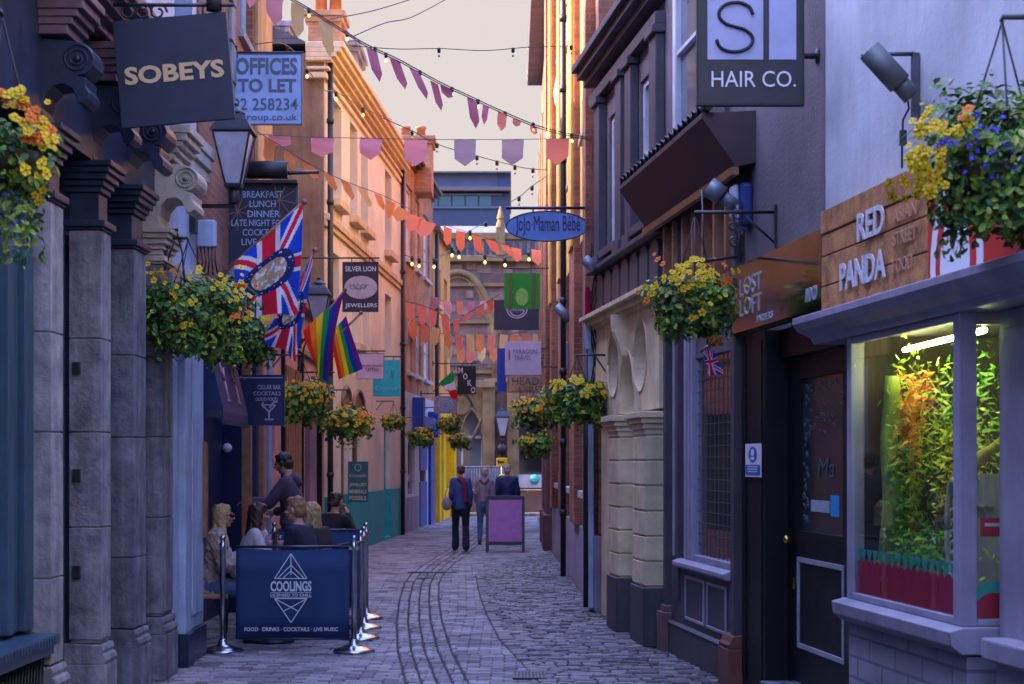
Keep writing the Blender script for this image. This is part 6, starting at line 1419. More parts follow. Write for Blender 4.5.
    if sep:
        extra = [(p+Vector((rg_.gauss(0, .045), rg_.gauss(0, .03), rg_.gauss(0, .03))), d, cc_) for p, d, cc_ in fx for _ in range((2 if cc_ != 'b' else 3) if fsz == 1 else 1)]
        for p, d, cc_ in (fx+extra)[:100]:
            o = bpy.data.objects.new('flower', flower_mesh(cc_, .024 if cc_ != 'b' else .013)); COL.objects.link(o); o.parent = t; o.location = p-wloc(t)
            o.rotation_euler = (Matrix.Rotation(rg_.uniform(-.5, .5), 3, d)@d.to_track_quat('Z', 'Y').to_matrix()).to_euler(); sc_ = rg_.uniform(.7, 1.3)*fsz; o.scale = (sc_,)*3
    else:
        vs = []; fs = []; mi = []; cols_ = sorted({f_[2] for f_ in fx})
        for p, d, cc_ in fx:
            me = flower_mesh(cc_, .03); ro = d.to_track_quat('Z', 'Y').to_matrix(); o = len(vs); vs += [p+ro@v.co*1.15 for v in me.vertices]
            for pl_ in me.polygons: fs.append(tuple(o+i for i in pl_.vertices)); mi.append(cols_.index(cc_) if pl_.material_index == 0 else len(cols_))
        mb = MB(); mb.v = [tuple(v) for v in vs]; mb.f = fs; mb.mi = mi; mb.sm = [False]*len(fs); mb.build('flowers', [FM[k] for k in cols_]+[FM['c']], t, recalc=False)
    return t
rg2 = random.Random(4)
# near left (yellow and orange)
fl = [(2, 93, 'o'), (10, 94, 'y'), (18, 97, 'y'), (13, 104, 'y'), (22, 107, 'y'), (6, 100, 'o'), (33, 112, 'o'), (37, 118, 'o'), (41, 125, 'y'), (33, 124, 'y'), (45, 132, 'y'), (34, 138, 'o'), (41, 140, 'o'), (47, 145, 'y'), (54, 148, 'y'), (44, 160, 'y'), (46, 174, 'y'), (43, 190, 'y'), (28, 131, 'y'), (48, 138, 'y'), (25, 100, 'y')]
basket('hanging basket of yellow and orange pansies at the left edge of the photo', at(2, 150, 7.6), .26, .62, 2600, .032, fl, 21, hang=.6, wall=-2.76, pale=.2)
# left pair
fl = [(146, 273, 'y'), (154, 277, 'y'), (161, 276, 'y'), (165, 283, 'y'), (163, 274, 'y'), (171, 271, 'o'), (172, 292, 'y'), (190, 301, 'y'), (198, 272, 'y'), (218, 284, 'y'), (225, 280, 'y'), (242, 275, 'y'), (236, 291, 'y'), (241, 296, 'y'), (230, 301, 'y'), (185, 324, 'y'), (244, 286, 'o'), (237, 316, 'o'), (249, 317, 'y'), (246, 319, 'y')]
basket('wide hanging basket of yellow pansies in front of the white pilaster', at(188, 310, 13.5), .50, .56, 5600, .042, fl, 22, hang=.55, wall=-2.75, grass=26, pale=.22)
basket('trailing dark green basket below the large union flag', at(243, 335, 16.5), .40, .42, 2600, .045, [(9, 'yo')], 23, hang=.5, wall=-2.85, pale=.1)
basket('hanging basket of yellow flowers between the martini sign and the dark green sign', at(301, 398, 20.5), .36, .45, 3000, .055, [(44, 'yyyyo', -.3)], 24, fsz=1.05, wall=-2.95, hang=.5, pale=.4)
basket('round hanging basket on the cream shopfront left of the teal wall sign', at(347, 422, 27.5), .44, .32, 2700, .06, [(48, 'yyyyo', -.4)], 25, fsz=1.05, wall=-3.3, hang=.5, pale=.42)
basket('small round hanging basket by the teal doorway', at(393.5, 421, 36), .28, .2, 1300, .06, [(14, 'yyo', -.3)], 26, fsz=1.05, wall=-2.9, hang=.4, pale=.4)
basket('hanging basket against the blue shopfront', at(421, 436, 38.5), .34, .28, 1500, .07, [(14, 'yyo', -.3)], 27, fsz=1.05, wall=-2.75, hang=.4, pale=.4)
basket('upper yellow hanging basket before the yellow shop', at(450, 424, 43), .34, .2, 1300, .07, [(20, 'yyo', -.3)], 28, fsz=1.05, wall=-2.5, hang=.4, pale=.42)
basket('lower yellow hanging basket before the yellow shop', at(460, 441, 45), .30, .26, 1300, .07, [(18, 'yyo', -.3)], 29, fsz=1.05, wall=-2.4, hang=.4, pale=.42)
# right
fl = [(663, 264, 'o'), (672, 272, 'y'), (680, 268, 'y'), (690, 263, 'y'), (690, 273, 'y'), (698, 277, 'y'), (703, 268, 'y'), (710, 273, 'y'), (717, 274, 'y'), (724, 265, 'o'), (728, 280, 'o'), (733, 272, 'y'), (680, 288, 'y'), (688, 288, 'y'), (693, 284, 'y'), (702, 304, 'y'), (664, 280, 'y'), (652, 293, 'y'), (647, 300, 'o'), (704, 285, 'y'), (656, 287, 'y'), (720, 297, 'y'), (692, 318, 'y'), (697, 276, 'y'), (676, 277, 'y'), (699, 265, 'y'), (711, 339, 'o'), (684, 271, 'y')]
basket('full hanging basket of yellow pansies in front of the leaded shop window', at(695, 300, 12.0), .335, .40, 4200, .036, fl, 31, hang=.6, wall=1.86, pale=.22)
basket('trailing hanging basket with yellow flowers against the red brick wall', at(577, 398, 18.6), .37, .38, 3600, .05, [(44, 'y', -.3)], 32, fsz=1.05, wall=1.05, hang=.45, pale=.15)
basket('upper hanging basket below the HEAD sign with orange and yellow flowers', at(536, 412, 28), .42, .3, 2000, .06, [(44, 'yyo', -.3)], 33, fsz=1.05, wall=.87, hang=.4, pale=.22)
basket('lower dark green hanging basket beside the brick piers', at(536, 443, 30), .32, .34, 1800, .06, [(14, 'yyy', -.1)], 34, fsz=1.05, wall=.85, hang=.4, pale=.22)
fl = [(920, 124, 'y'), (933, 122, 'y'), (945, 126, 'y'), (957, 128, 'y'), (960, 132, 'y'), (918, 133, 'y'), (934, 128, 'y'), (914, 153, 'y'), (922, 160, 'y'), (942, 153, 'y'), (920, 148, 'y'), (931, 175, 'y'), (935, 178, 'y'), (925, 184, 'y'), (904, 181, 'y'), (926, 170, 'y'), (941, 168, 'y'), (905, 198, 'y'), (928, 152, 'y'), (962, 118, 'o'), (912, 168, 'y'), (932, 190, 'y'),
      (946, 141, 'b'), (968, 139, 'b'), (975, 132, 'b'), (987, 129, 'b'), (997, 130, 'b'), (1003, 117, 'b'), (998, 136, 'b'), (968, 147, 'b'), (978, 151, 'b'), (990, 153, 'b'), (996, 150, 'b'), (1008, 146, 'b'), (965, 172, 'b'), (989, 171, 'b'), (992, 177, 'b'), (1001, 178, 'b'), (1022, 158, 'b'), (980, 126, 'b'), (1012, 150, 'b'), (972, 158, 'b'), (1015, 170, 'b'), (985, 165, 'b')]
basket('hanging basket of yellow pansies and blue lobelia over the plank fascia', at(1002, 166, 7.3), .37, .46, 6200, .034, fl, 35, hang=.62, wall=2.45, grass=80, pale=.3, up=1.0)

# shop window display inside the bay
t = thing('plant_display', 'green and yellow artificial foliage lit up in the bay window', 'display', RN(9.2, -.2, .93))
vs = []; fs = []; mi = []; rg3 = random.Random(8)
def leafblob(c, sx, sy, sz, n, s, m_):
    for _ in range(n):
        p = Vector(RN(c[0]+rg3.gauss(0, sx), c[1]+rg3.gauss(0, sy), c[2]+rg3.gauss(0, sz))); a_ = Vector((rg3.uniform(-1, 1), rg3.uniform(-1, 1), rg3.uniform(-1.4, .6))).normalized(); b_ = a_.orthogonal().normalized()
        ss = s*.5*rg3.uniform(.5, 1.5); o = len(vs); vs.extend([p-a_*ss, p+b_*ss*.3, p+a_*ss, p-b_*ss*.3]); fs.append((o, o+1, o+2, o+3)); mi.append(m_)
leafblob((9.45, -.05, 1.9), .06, .05, .22, 600, .05, 0); leafblob((9.55, -.05, 1.35), .07, .05, .25, 720, .05, 1); leafblob((9.1, -.1, 1.85), .05, .05, .22, 300, .05, 0)
leafblob((8.85, -.1, 1.7), .08, .06, .2, 540, .05, 2); leafblob((9.15, -.05, 1.15), .25, .06, .10, 1260, .045, 1); leafblob((8.72, -.1, 2.05), .10, .08, .14, 300, .05, 1); leafblob((8.55, -.15, 1.4), .12, .08, .3, 540, .045, 0)
leafblob((9.28, .0, 1.95), .04, .04, .12, 260, .045, 3); leafblob((9.2, -.02, 2.1), .04, .04, .08, 150, .05, 4)
mb = MB(); mb.v = [tuple(v) for v in vs]; mb.f = fs; mb.mi = mi; mb.sm = [False]*len(fs)
mb.build('foliage', [mat('fake_lime', (.42, .62, .03), .5, .2, 20), mat('fake_green', (.16, .42, .02), .5, .2, 20), mat('fake_yellow', (.62, .55, .03), .5, .2, 20), mat('fake_orange', (.95, .42, .02), .5, .2, 20), mat('fake_red', (.9, .25, .02), .5, .2, 20)], t, recalc=False)
x = MB()
pts = [RN(9.70+.03*math.sin(k*.8), -.02, .95+k*.09) for k in range(15)]; x.tube(pts, .05, 8, rs=[.07-.002*k for k in range(15)]); x.build('trunk', mat('fake_trunk', (.40, .45, .10), .6, .3, 10), t)
x = MB()
for k in range(7):
    pts = [RN(9.28+.03*k+.03*math.sin(j*1.1+k), .0, 2.12-j*.06-.01*k) for j in range(5)]; x.tube(pts, .012, 6, rs=[.006, .014, .016, .012, .004])
x.build('orange_pods', mat('fake_orange', (.8, .28, .02)), t)
t = thing('oval_dish', 'white oval dish with a shell pattern standing in the bay window', 'dish', RN(8.6, .0, .95))
x = MB(); ro_ = Matrix.Rotation(PI/2, 3, 'X'); c = Vector(RN(8.62, .02, 1.36))
vsr = []
for rr_2, dd_ in ((.075, 0), (.085, -.02), (.06, -.012)):
    pass
pts = [RN(8.62+.085*math.cos(2*PI*j/30), .03, 1.37+.26*math.sin(2*PI*j/30)) for j in range(31)]; x.tube(pts, .016, 6); x.build('rim', mat('dish_white', (.62, .60, .45), .4, .1), t)
x = MB(); x.plate(RN, .0, .01, [(8.62+.08*math.cos(2*PI*j/30), 1.37+.25*math.sin(2*PI*j/30)) for j in range(30)])
x.build('plate', mat('dish_mid', (.35, .18, .10), .5, .4, 30), t)
x = MB()
for k in range(6): x.tube([RN(8.57, .02, 1.22+k*.055), RN(8.67, .02, 1.20+k*.055)], .012, 6)
x.build('stripe', mat('dish_white2', (.7, .68, .6), .5, 0), t)
x = MB(); x.box(RN, 8.3, 8.31, -.12, .02, 0, 0); 
t = thing('window_card', 'red card above a pale box in the near side of the bay window', 'card', RN(8.22, -.02, 1.3))
x = MB(); x.box(RN, 8.20, 8.205, -.12, .06, 1.36, 1.45); x.build('red_card', red, t); x = MB(); x.box(RN, 8.197, 8.199, -.10, .04, 1.41, 1.425); x.build('writing', M['white'], t); x = MB(); x.box(RN, 8.35, 8.5, -.14, -.02, 1.5, 1.66); x.box(RN, 8.5, 8.52, -.16, 0, .93, 1.5); x.build('box', M['cream_paint'], t)
x = MB(); pts = [RN(8.45, .06-.04*k, 1.62+.045*k+.02*math.sin(k)) for k in range(7)]; x.tube(pts, .03, 8, rs=[.02, .035, .04, .03, .025, .02, .01]); tag_mesh(x, 'driftwood', mat('driftwood', (.35, .28, .06), .8, .4, 30), 'gnarled yellow driftwood branch inside the near side of the bay window', 'branch')
flag('window_flag', 'tiny union flag in the upper far corner of the bay window', [(867, 333), (853, 335), (852, 357), (873, 350)], 9.95, lambda s, t_: uj(s, t_, False), ((850, 337), (868, 331)), 2, .015, 40, 24)
import numpy as np
# ------------------------------------------------------------------ people
ICO = None
def ico():
    global ICO
    if ICO is None:
        bm = bmesh.new(); bmesh.ops.create_icosphere(bm, subdivisions=2, radius=1); ICO = [v.co.copy() for v in bm.verts]; bm.free()
    return ICO
def hull_into(mb, ells):
    """ells: list of (centre, radii, rotation or None)"""
    bm = bmesh.new()
    for c, r, ro in ells:
        if not hasattr(r, '__len__'): r = (r, r, r)
        for v in ico():
            p = Vector((v.x*r[0], v.y*r[1], v.z*r[2]))
            if ro is not None: p = ro@p
            bm.verts.new(Vector(c)+p)
    bmesh.ops.convex_hull(bm, input=bm.verts)
    bmesh.ops.delete(bm, geom=[v for v in bm.verts if not v.link_faces], context='VERTS')
    bm.verts.index_update(); o = len(mb.v); mb.v += [tuple(v.co) for v in bm.verts]
    for f in bm.faces: mb.f.append(tuple(o+v.index for v in f.verts)); mb.mi.append(0); mb.sm.append(True)
    bm.free()
def remeshed(mb, name, m, parent, X, voxel=.012, smooth=4, rough=0.0, rscale=30, seed=0):
    """union of hulls -> one continuous skin; X maps local to world"""
    me = bpy.data.meshes.new('tmp'); me.from_pydata([tuple(v) for v in mb.v], [], mb.f)
    bm = bmesh.new(); bm.from_mesh(me); bmesh.ops.recalc_face_normals(bm, faces=bm.faces); bm.to_mesh(me); bm.free()
    o = bpy.data.objects.new('tmp', me)
    r = o.modifiers.new('r', 'REMESH'); r.mode = 'VOXEL'; r.voxel_size = voxel; r.use_smooth_shade = True
    s = o.modifiers.new('s', 'SMOOTH'); s.factor = .5; s.iterations = smooth
    nm = evaluated_mesh(o)
    bpy.data.objects.remove(o); bpy.data.meshes.remove(me)
    off = wloc(parent); n_ = len(nm.vertices); co = np.empty(n_*3, dtype=np.float32); nm.vertices.foreach_get('co', co); co = co.reshape(-1, 3).astype(np.float64)
    if rough:
        no = np.empty(n_*3, dtype=np.float32); nm.vertices.foreach_get('normal', no); no = no.reshape(-1, 3); k = rscale*1.6; a_, b_, c_ = co[:, 0]*k+seed, co[:, 1]*k, co[:, 2]*k
        f_ = np.sin(a_+1.7*np.sin(b_*.7))*np.sin(b_+1.3*np.sin(c_*.8))+.6*np.sin(c_*1.9+a_)*np.sin(b_*2.3+1.1*np.sin(a_*2.1)); co += no*(rough*.5*f_)[:, None]
    Mx = np.array(X); co = co@Mx[:3, :3].T+Mx[:3, 3]-np.array(off); nm.vertices.foreach_set('co', co.astype(np.float32).ravel()); nm.update()
    nm.name = name; nm.materials.clear(); nm.materials.append(m)
    nm.polygons.foreach_set('use_smooth', [True]*len(nm.polygons))
    ob = bpy.data.objects.new(name, nm); COL.objects.link(ob); ob.parent = parent
    return ob
SKIN = mat('skin', (.56, .30, .22), .55, .12, 12, spec=.4)
EYEW = mat('eye_dark', (.02, .015, .015), .2, 0); LIP = mat('lip', (.40, .13, .12), .5, 0)
def person(label, loc, rz, J, cl, vox=.009, sc=1.0):
    """J: joints in local metres, facing +Y, left arm at -X. cl: clothing colours and options"""
    t = thing('person', label, 'person', loc)
    X = Matrix.Translation(Vector(loc)) @ Matrix.Rotation(rz, 4, 'Z') @ Matrix.Scale(sc, 4)
    V = {k: Vector(v) for k, v in J.items()}
    hc = V['head']; hr = Matrix.Rotation(J.get('yaw', (0,))[0] if isinstance(J.get('yaw'), tuple) and len(J['yaw']) == 1 else 0, 3, 'Z')
    yaw, pitch = cl.get('look', (0, 0)); hr = Matrix.Rotation(yaw, 3, 'Z') @ Matrix.Rotation(pitch, 3, 'X')
    H = lambda x_, y_, z_: hc+hr@Vector((x_, y_, z_))
    b = MB()
    # head
    hull_into(b, [(H(0, -.012, .025), (.074, .092, .088), hr), (H(0, .018, -.06), (.046, .055, .04), hr)])
    hull_into(b, [(H(0, .055, -.085), (.022, .02, .016), hr), (H(0, .03, -.05), (.045, .04, .03), hr)])
    hull_into(b, [(H(0, .086, .02), .008, hr), (H(0, .108, -.018), (.013, .012, .010), hr), (H(0, .08, -.02), .016, hr)])
    for s in (-1, 1):
        hull_into(b, [(H(s*.074, -.005, .0), (.008, .018, .028), hr)])
        hull_into(b, [(H(s*.033, .066, -.02), (.022, .02, .018), hr)])
    hull_into(b, [(H(0, .083, -.048), (.022, .012, .008), hr)])
    neck = V['neck']; hull_into(b, [(neck, (.055, .055, .04), None), (H(0, -.02, -.06), .048, hr)])
    def limb(mb, a, c, r1, r2): hull_into(mb, [(a, r1, None), (c, r2, None)])
    sl_, sr_ = V['shL'], V['shR']; pl_, ch_ = V['pelvis'], V['chest']
    hull_into(b, [(sl_, .05, None), (sr_, .05, None), (neck, (.06, .05, .03), None)])
    hull_into(b, [(sl_, .05, None), (sr_, .05, None), (ch_, (.14, .095, .1), None), (pl_+Vector((0, 0, .16)), (.12, .09, .06), None)])
    hull_into(b, [(pl_+Vector((0, 0, .16)), (.12, .09, .06), None), (pl_, (.15, .11, .09), None)])
    for s in 'LR':
        limb(b, V['sh'+s], V['el'+s], .048, .037); limb(b, V['el'+s], V['ha'+s], .037, .024)
        limb(b, V['hip'+s], V['kn'+s], .082, .055); limb(b, V['kn'+s], V['an'+s], .053, .036)
        f = (V['toe'+s]-V['an'+s]); hull_into(b, [(V['an'+s], .036, None), (V['toe'+s], (.035, .035, .02), None), (V['an'+s]+Vector((0, 0, -.04))-f*.15, .03, None)])
        # hand
        d = (V['ha'+s]-V['el'+s]).normalized(); fd = Vector(J.get('fd'+s, d)).normalized(); pn_ = Vector(J.get('pn'+s, (1 if s == 'L' else -1, 0, 0))); pn_ = (pn_-fd*pn_.dot(fd)).normalized(); sd = fd.cross(pn_)
        pc = V['ha'+s]+fd*.05; 
        hull_into(b, [(V['ha'+s], .02, None), (pc+sd*.022+fd*.02, .013, None), (pc-sd*.022+fd*.02, .013, None)])
        for q, (o_, L_) in enumerate(((-.027, .062), (-.009, .072), (.009, .068), (.026, .054))):
            p0 = pc+sd*o_+fd*.022; p1 = p0+fd*L_*.5+pn_*.010; p2 = p1+fd*L_*.4+pn_*.026; hull_into(b, [(p0, .0095, None), (p1, .0088, None)]); hull_into(b, [(p1, .0088, None), (p2, .0078, None)])
        th_s = -1; p0 = pc+sd*.02*th_s*1-fd*.02; p1 = p0+sd*.03*th_s+fd*.022+pn_*.012; p2 = p1+fd*.028+pn_*.012; hull_into(b, [(p0, .012, None), (p1, .0105, None)]); hull_into(b, [(p1, .0105, None), (p2, .009, None)])
    body = remeshed(b, 'body', cl.get('skin', SKIN), t, X, vox, 3)
    # top
    g_ = cl.get('bulk', .016); c = MB()
    hull_into(c, [(sl_, .05+g_, None), (sr_, .05+g_, None), (neck+Vector((0, -.01, -.03)), (.062, .055, .03), None)])
    hull_into(c, [(sl_, .052+g_, None), (sr_, .052+g_, None), (ch_, (.14+g_, .10+g_, .1), None), (pl_+Vector((0, 0, .16)), (.125+g_, .10+g_, .06), None)])
    hem = cl.get('hem', .0); hull_into(c, [(pl_+Vector((0, 0, .16)), (.125+g_, .10+g_, .06), None), (pl_+Vector((0, 0, .03-hem)), (.15+g_, .12+g_, .05), None)])
    for s in 'LR':
        w_ = V['el'+s].lerp(V['ha'+s], cl.get('sleeve', .9)); limb(c, V['sh'+s], V['el'+s], .052+g_, .042+g_); limb(c, V['el'+s], w_, .042+g_, .030+g_*.8)
    if cl.get('hood'): hull_into(c, [(neck+Vector((-.07, -.07, .0)), .04, None), (neck+Vector((.07, -.07, .0)), .04, None), (neck+Vector((0, -.10, -.06)), .05, None)])
    if cl.get('collar'):
        for k in range(10):
            a = PI*k/9+PI; hull_into(c, [(neck+Vector((.075*math.cos(a), .06*math.sin(a), -.01)), .03, None), (neck+Vector((.075*math.cos(a+.35), .06*math.sin(a+.35), -.01)), .03, None)])
    remeshed(c, cl.get('topname', 'top'), cl['top'], t, X, vox*1.1, 3, cl.get('rough', .006), cl.get('rscale', 12))
    if 'shirt' in cl:
        c = MB(); hull_into(c, [(neck+Vector((0, .02, .0)), (.058, .052, .022), None), (neck+Vector((0, .05, -.10)), (.05, .045, .02), None)]); remeshed(c, 'shirt', cl['shirt'], t, X, vox, 2)
    # trousers
    c = MB(); gl_ = cl.get('leg', .014)
    hull_into(c, [(pl_+Vector((0, 0, .08)), (.135, .105, .04), None), (V['hipL'], .09+gl_, None), (V['hipR'], .09+gl_, None)])
    for s in 'LR':
        limb(c, V['hip'+s], V['kn'+s], .088+gl_, .058+gl_); e = V['kn'+s].lerp(V['an'+s], cl.get('cuff', .95)); limb(c, V['kn'+s], e, .056+gl_, .042+cl.get('flare', gl_))
    remeshed(c, 'trousers', cl['legs'], t, X, vox*1.1, 3, .005, 14)
    for s in 'LR':
        c = MB(); f = (V['toe'+s]-V['an'+s]); hull_into(c, [(V['an'+s]+Vector((0, 0, -.02)), .045, None), (V['toe'+s]+Vector((0, 0, -.002)), (.042, .048, .024), None), (V['an'+s]+Vector((0, 0, -.052))-f*.2, (.038, .038, .02), None)]); remeshed(c, 'shoe', cl.get('shoes', M['iron']), t, X, vox*1.1, 2)
    # hair
    c = MB(); st_ = cl.get('style', 'short')
    hull_into(c, [(H(0, -.022, .045), (.083, .092, .083), hr), (H(0, .035, .085), (.055, .04, .03), hr)])
    hull_into(c, [(H(0, -.045, .0), (.080, .070, .08), hr)])
    if st_ == 'long':
        L_ = cl.get('hairlen', .2)
        for s in (-1, 1): hull_into(c, [(H(s*.07, -.02, .02), (.028, .05, .05), hr), (H(s*.085, .0, -L_), (.028, .04, .04), hr)])
        hull_into(c, [(H(0, -.06, .0), (.085, .05, .06), hr), (H(0, -.07, -L_), (.09, .035, .05), hr)])
    if st_ == 'quiff': hull_into(c, [(H(0, .05, .10), (.055, .035, .03), hr), (H(0, -.03, .11), (.06, .06, .035), hr)])
    if st_ == 'bun': hull_into(c, [(H(0, -.10, .07), .045, hr)]); hull_into(c, [(H(0, -.09, -.04), (.05, .035, .05), hr)])
    remeshed(c, 'hair', cl['hair'], t, X, .008, 2, .012, 26, seed=len(label))
    # face details
    for s in (-1, 1):
        c = MB(); p = X@H(s*.031, .080, .012); c.ball(p, .0095, 6); c.build('eye', EYEW, t)
        c = MB(); c.tube([X@H(s*.015, .089, .034), X@H(s*.045, .080, .036)], .004, 5); c.build('eyebrow', cl['hair'], t)
    c = MB(); c.tube([X@H(-.02, .088, -.05), X@H(0, .096, -.05), X@H(.02, .088, -.05)], .005, 6); c.build('mouth', LIP, t)
    if cl.get('shades'):
        c = MB()
        for s in (-1, 1): c.ball(X@H(s*.034, .088, .012), .027, 8, sq=(1, 1, .8)); c.tube([X@H(s*.055, .085, .016), X@H(s*.082, .0, .016)], .004, 5)
        c.build('sunglasses', M['ink_black'], t)
    if cl.get('headphones'):
        c = MB(); pts = [X@H(.088*math.cos(a), -.01, .03+.10*math.sin(a)) for a in [PI*k/12 for k in range(13)]]; c.tube(pts, .009, 6)
        for s in (-1, 1): c.ball(X@H(s*.09, -.005, .0), .03, 7, sq=(.9, .9, 1.1))
        c.build('headphones', M['ink_black'], t)
    return t, X, V
def stand(h=0, **kw):
    J = dict(pelvis=(0, 0, .95), chest=(0, 0, 1.25), neck=(0, 0, 1.46), head=(0, .02, 1.60), shL=(-.17, 0, 1.40), shR=(.17, 0, 1.40), elL=(-.22, -.02, 1.12), elR=(.22, -.02, 1.12), haL=(-.23, .06, .88), haR=(.23, .06, .88),
             hipL=(-.09, 0, .90), hipR=(.09, 0, .90), knL=(-.10, .02, .50), knR=(.10, .02, .50), anL=(-.10, -.02, .09), anR=(.10, -.02, .09), toeL=(-.11, .13, .03), toeR=(.11, .13, .03))
    J.update(kw); return J
NARROW = dict(shL=(-.145, 0, 1.40), shR=(.145, 0, 1.40), elR=(.19, -.02, 1.12), haR=(.19, .06, .88), elL=(-.19, -.04, 1.14), haL=(-.18, .05, .95))
def sit(lean=.0, **kw):
    J = dict(pelvis=(0, 0, .58), chest=(0, lean*.5, .88), neck=(0, lean*.9, 1.09), head=(0, lean+.03, 1.23), shL=(-.17, lean*.8, 1.03), shR=(.17, lean*.8, 1.03), elL=(-.20, lean+.05, .79), elR=(.20, lean+.05, .79), haL=(-.12, lean+.28, .80), haR=(.12, lean+.28, .80),
             hipL=(-.09, .03, .56), hipR=(.09, .03, .56), knL=(-.11, .43, .53), knR=(.11, .43, .53), anL=(-.11, .40, .09), anR=(.11, .40, .09), toeL=(-.11, .55, .03), toeR=(.11, .55, .03))
    J.update(kw); return J
blonde = mat('hair_blonde', (.60, .42, .20), .6, .4, 60, .3); fair = mat('hair_fair', (.38, .21, .10), .6, .4, 60, .3); brown = mat('hair_brown', (.07, .03, .025), .5, .4, 60, .3); dark = mat('hair_dark', (.035, .022, .02), .5, .4, 60, .3); grey = mat('hair_grey', (.52, .46, .42), .6, .3, 60, .3); auburn = mat('hair_auburn', (.16, .07, .045), .5, .4, 60, .3)
navy_suit = mat('navy_suit', (.008, .014, .045), .8, .2, 10, .2); black_c = mat('black_cloth', (.012, .012, .02), .8, .2, 10, .2)
jeans = mat('jeans', (.09, .15, .28), .8, .2, 20, .2); hoodie = mat('hoodie', (.09, .06, .11), .85, .2, 12, .3); navy_t = mat('dark_trousers', (.012, .016, .03), .8, .2, 10, .2)
coat = mat('beige_coat', (.56, .43, .40), .95, .35, 25, .9, bscale=120)
# blonde woman in coat, facing right (+X)
person('seated blonde woman in sunglasses and a fluffy beige coat at the left of the barrier', (-2.90, 16.15, -.03), R(-80), sit(.12, haL=(-.10, .36, .84), haR=(.06, .36, .84)), dict(top=coat, topname='coat', legs=jeans, hair=blonde, style='long', hairlen=.17, shades=True, bulk=.045, rough=.020, rscale=30, hem=.1, collar=True), .008)
person('seated woman with long brown hair and a white blouse behind the blonde woman', (-2.72, 17.25, -.04), R(-75), sit(.12, haL=(-.08, .20, 1.06), elL=(-.18, .25, .82)), dict(top=mat('blouse', (.72, .65, .74), .8, .2, 40), legs=jeans, hair=brown, style='long', hairlen=.25, look=(0, -.15)), .009)
person('seated fair haired man in a navy suit facing left at the table', (-1.98, 16.45, .02), R(72), sit(.10), dict(top=navy_suit, topname='jacket', legs=navy_suit, hair=fair, style='quiff', shirt=M['white_paint'], bulk=.022, skin=mat('skin_pale', (.62, .36, .28), .55, .1, 12)), .008)
person('seated blonde woman in black seen from behind next to the man in the suit', (-1.98, 17.75, -.05), R(60), sit(.12), dict(top=black_c, legs=black_c, hair=mat('hair_light', (.55, .38, .18), .6, .4, 60, .3), style='long', hairlen=.15), .009)
person('seated dark haired person in black with hands raised to the face beyond the barrier', (-2.35, 21.5, -.02), R(-40), sit(.16, haL=(-.06, .30, 1.10), elL=(-.18, .28, .88), haR=(.06, .32, 1.08), elR=(.18, .28, .88)), dict(top=black_c, legs=black_c, hair=dark, style='bun', look=(0, -.2)), .011)
# waiter
t_, X_, V_ = person('standing waiter in a dark purple hoodie and headphones reaching left over the table', (-2.46, 19.05, 0), R(82), stand(head=(0, .10, 1.62), neck=(0, .04, 1.48), shL=(-.17, .03, 1.42), shR=(.17, .03, 1.42), chest=(0, .01, 1.26), elL=(-.18, .20, 1.20), haL=(-.14, .44, 1.22), fdL=(0, 1, -.1), pnL=(0, 0, -1), elR=(.22, .05, 1.14), haR=(.18, .24, 1.10)), dict(top=hoodie, topname='hoodie', legs=navy_t, hair=dark, style='short', headphones=True, hood=True, bulk=.024, look=(0, -.25)), .009, 1.05)
x = MB(); p_ = X_@Vector((-.14, .52, 1.17)); x.lathe(p_, [(.03, -.06), (.03, .06), (.012, .1), (.012, .14)], 12); tag_mesh(x, 'water_bottle', clear_glass('bottle_glass', (.7, .8, .9)), 'small clear bottle in the reaching hand of the waiter', 'bottle')
# walkers
person('woman walking away in a blue jacket and red scarf carrying a pale shoulder bag', (-.98, 32.5, 0), R(4), stand(**NARROW, knL=(-.10, .12, .50), anL=(-.10, .10, .10), toeL=(-.11, .25, .03), knR=(.10, .04, .50), anR=(.10, -.10, .10), toeR=(.11, .03, .03)), dict(top=mat('blue_jacket', (.035, .07, .24), .7, .2, 10, .2), topname='jacket', legs=navy_t, hair=auburn, style='short', bulk=.018, hem=.12, flare=.035, cuff=.98), .013, .97)
x = MB(); pw = Vector((-.98, 32.5, 0)); hull_into(x, [(pw+Vector((-.26, -.02, .92)), (.10, .05, .13), None), (pw+Vector((-.26, -.02, 1.02)), (.07, .04, .05), None)]); x.tube([pw+Vector((-.30, -.02, 1.05)), pw+Vector((-.22, -.03, 1.40)), pw+Vector((-.18, .03, 1.05))], .012, 6)
tag_mesh(x, 'shoulder_bag', mat('bag_leather', (.40, .30, .33), .5, .2, 10), 'pale grey pink shoulder bag carried by the woman in blue', 'bag')
x = MB(); hull_into(x, [(pw+Vector((0, -.03, 1.40)), (.09, .09, .03), None), (pw+Vector((.04, -.10, 1.35)), (.06, .03, .04), None)]); hull_into(x, [(pw+Vector((.06, -.13, 1.33)), (.05, .02, .04), None), (pw+Vector((.10, -.14, .98)), (.035, .015, .04), None)]); tag_mesh(x, 'scarf', mat('scarf_red', (.20, .015, .07), .85, .2, 20), 'dark red scarf trailing down the back of the woman in blue', 'scarf')
person('woman in a grey hooded top and jeans walking away with her partner', (-.57, 35.3, 0), R(-3), stand(**NARROW, knR=(.10, .12, .50), anR=(.09, .12, .10), toeR=(.10, .25, .03), knL=(-.10, .02, .50), anL=(-.10, -.10, .10), toeL=(-.11, .02, .03)), dict(top=mat('grey_top', (.32, .25, .30), .85, .2, 12, .2), legs=jeans, hair=grey, style='short', hood=True, bulk=.02), .013, .93)
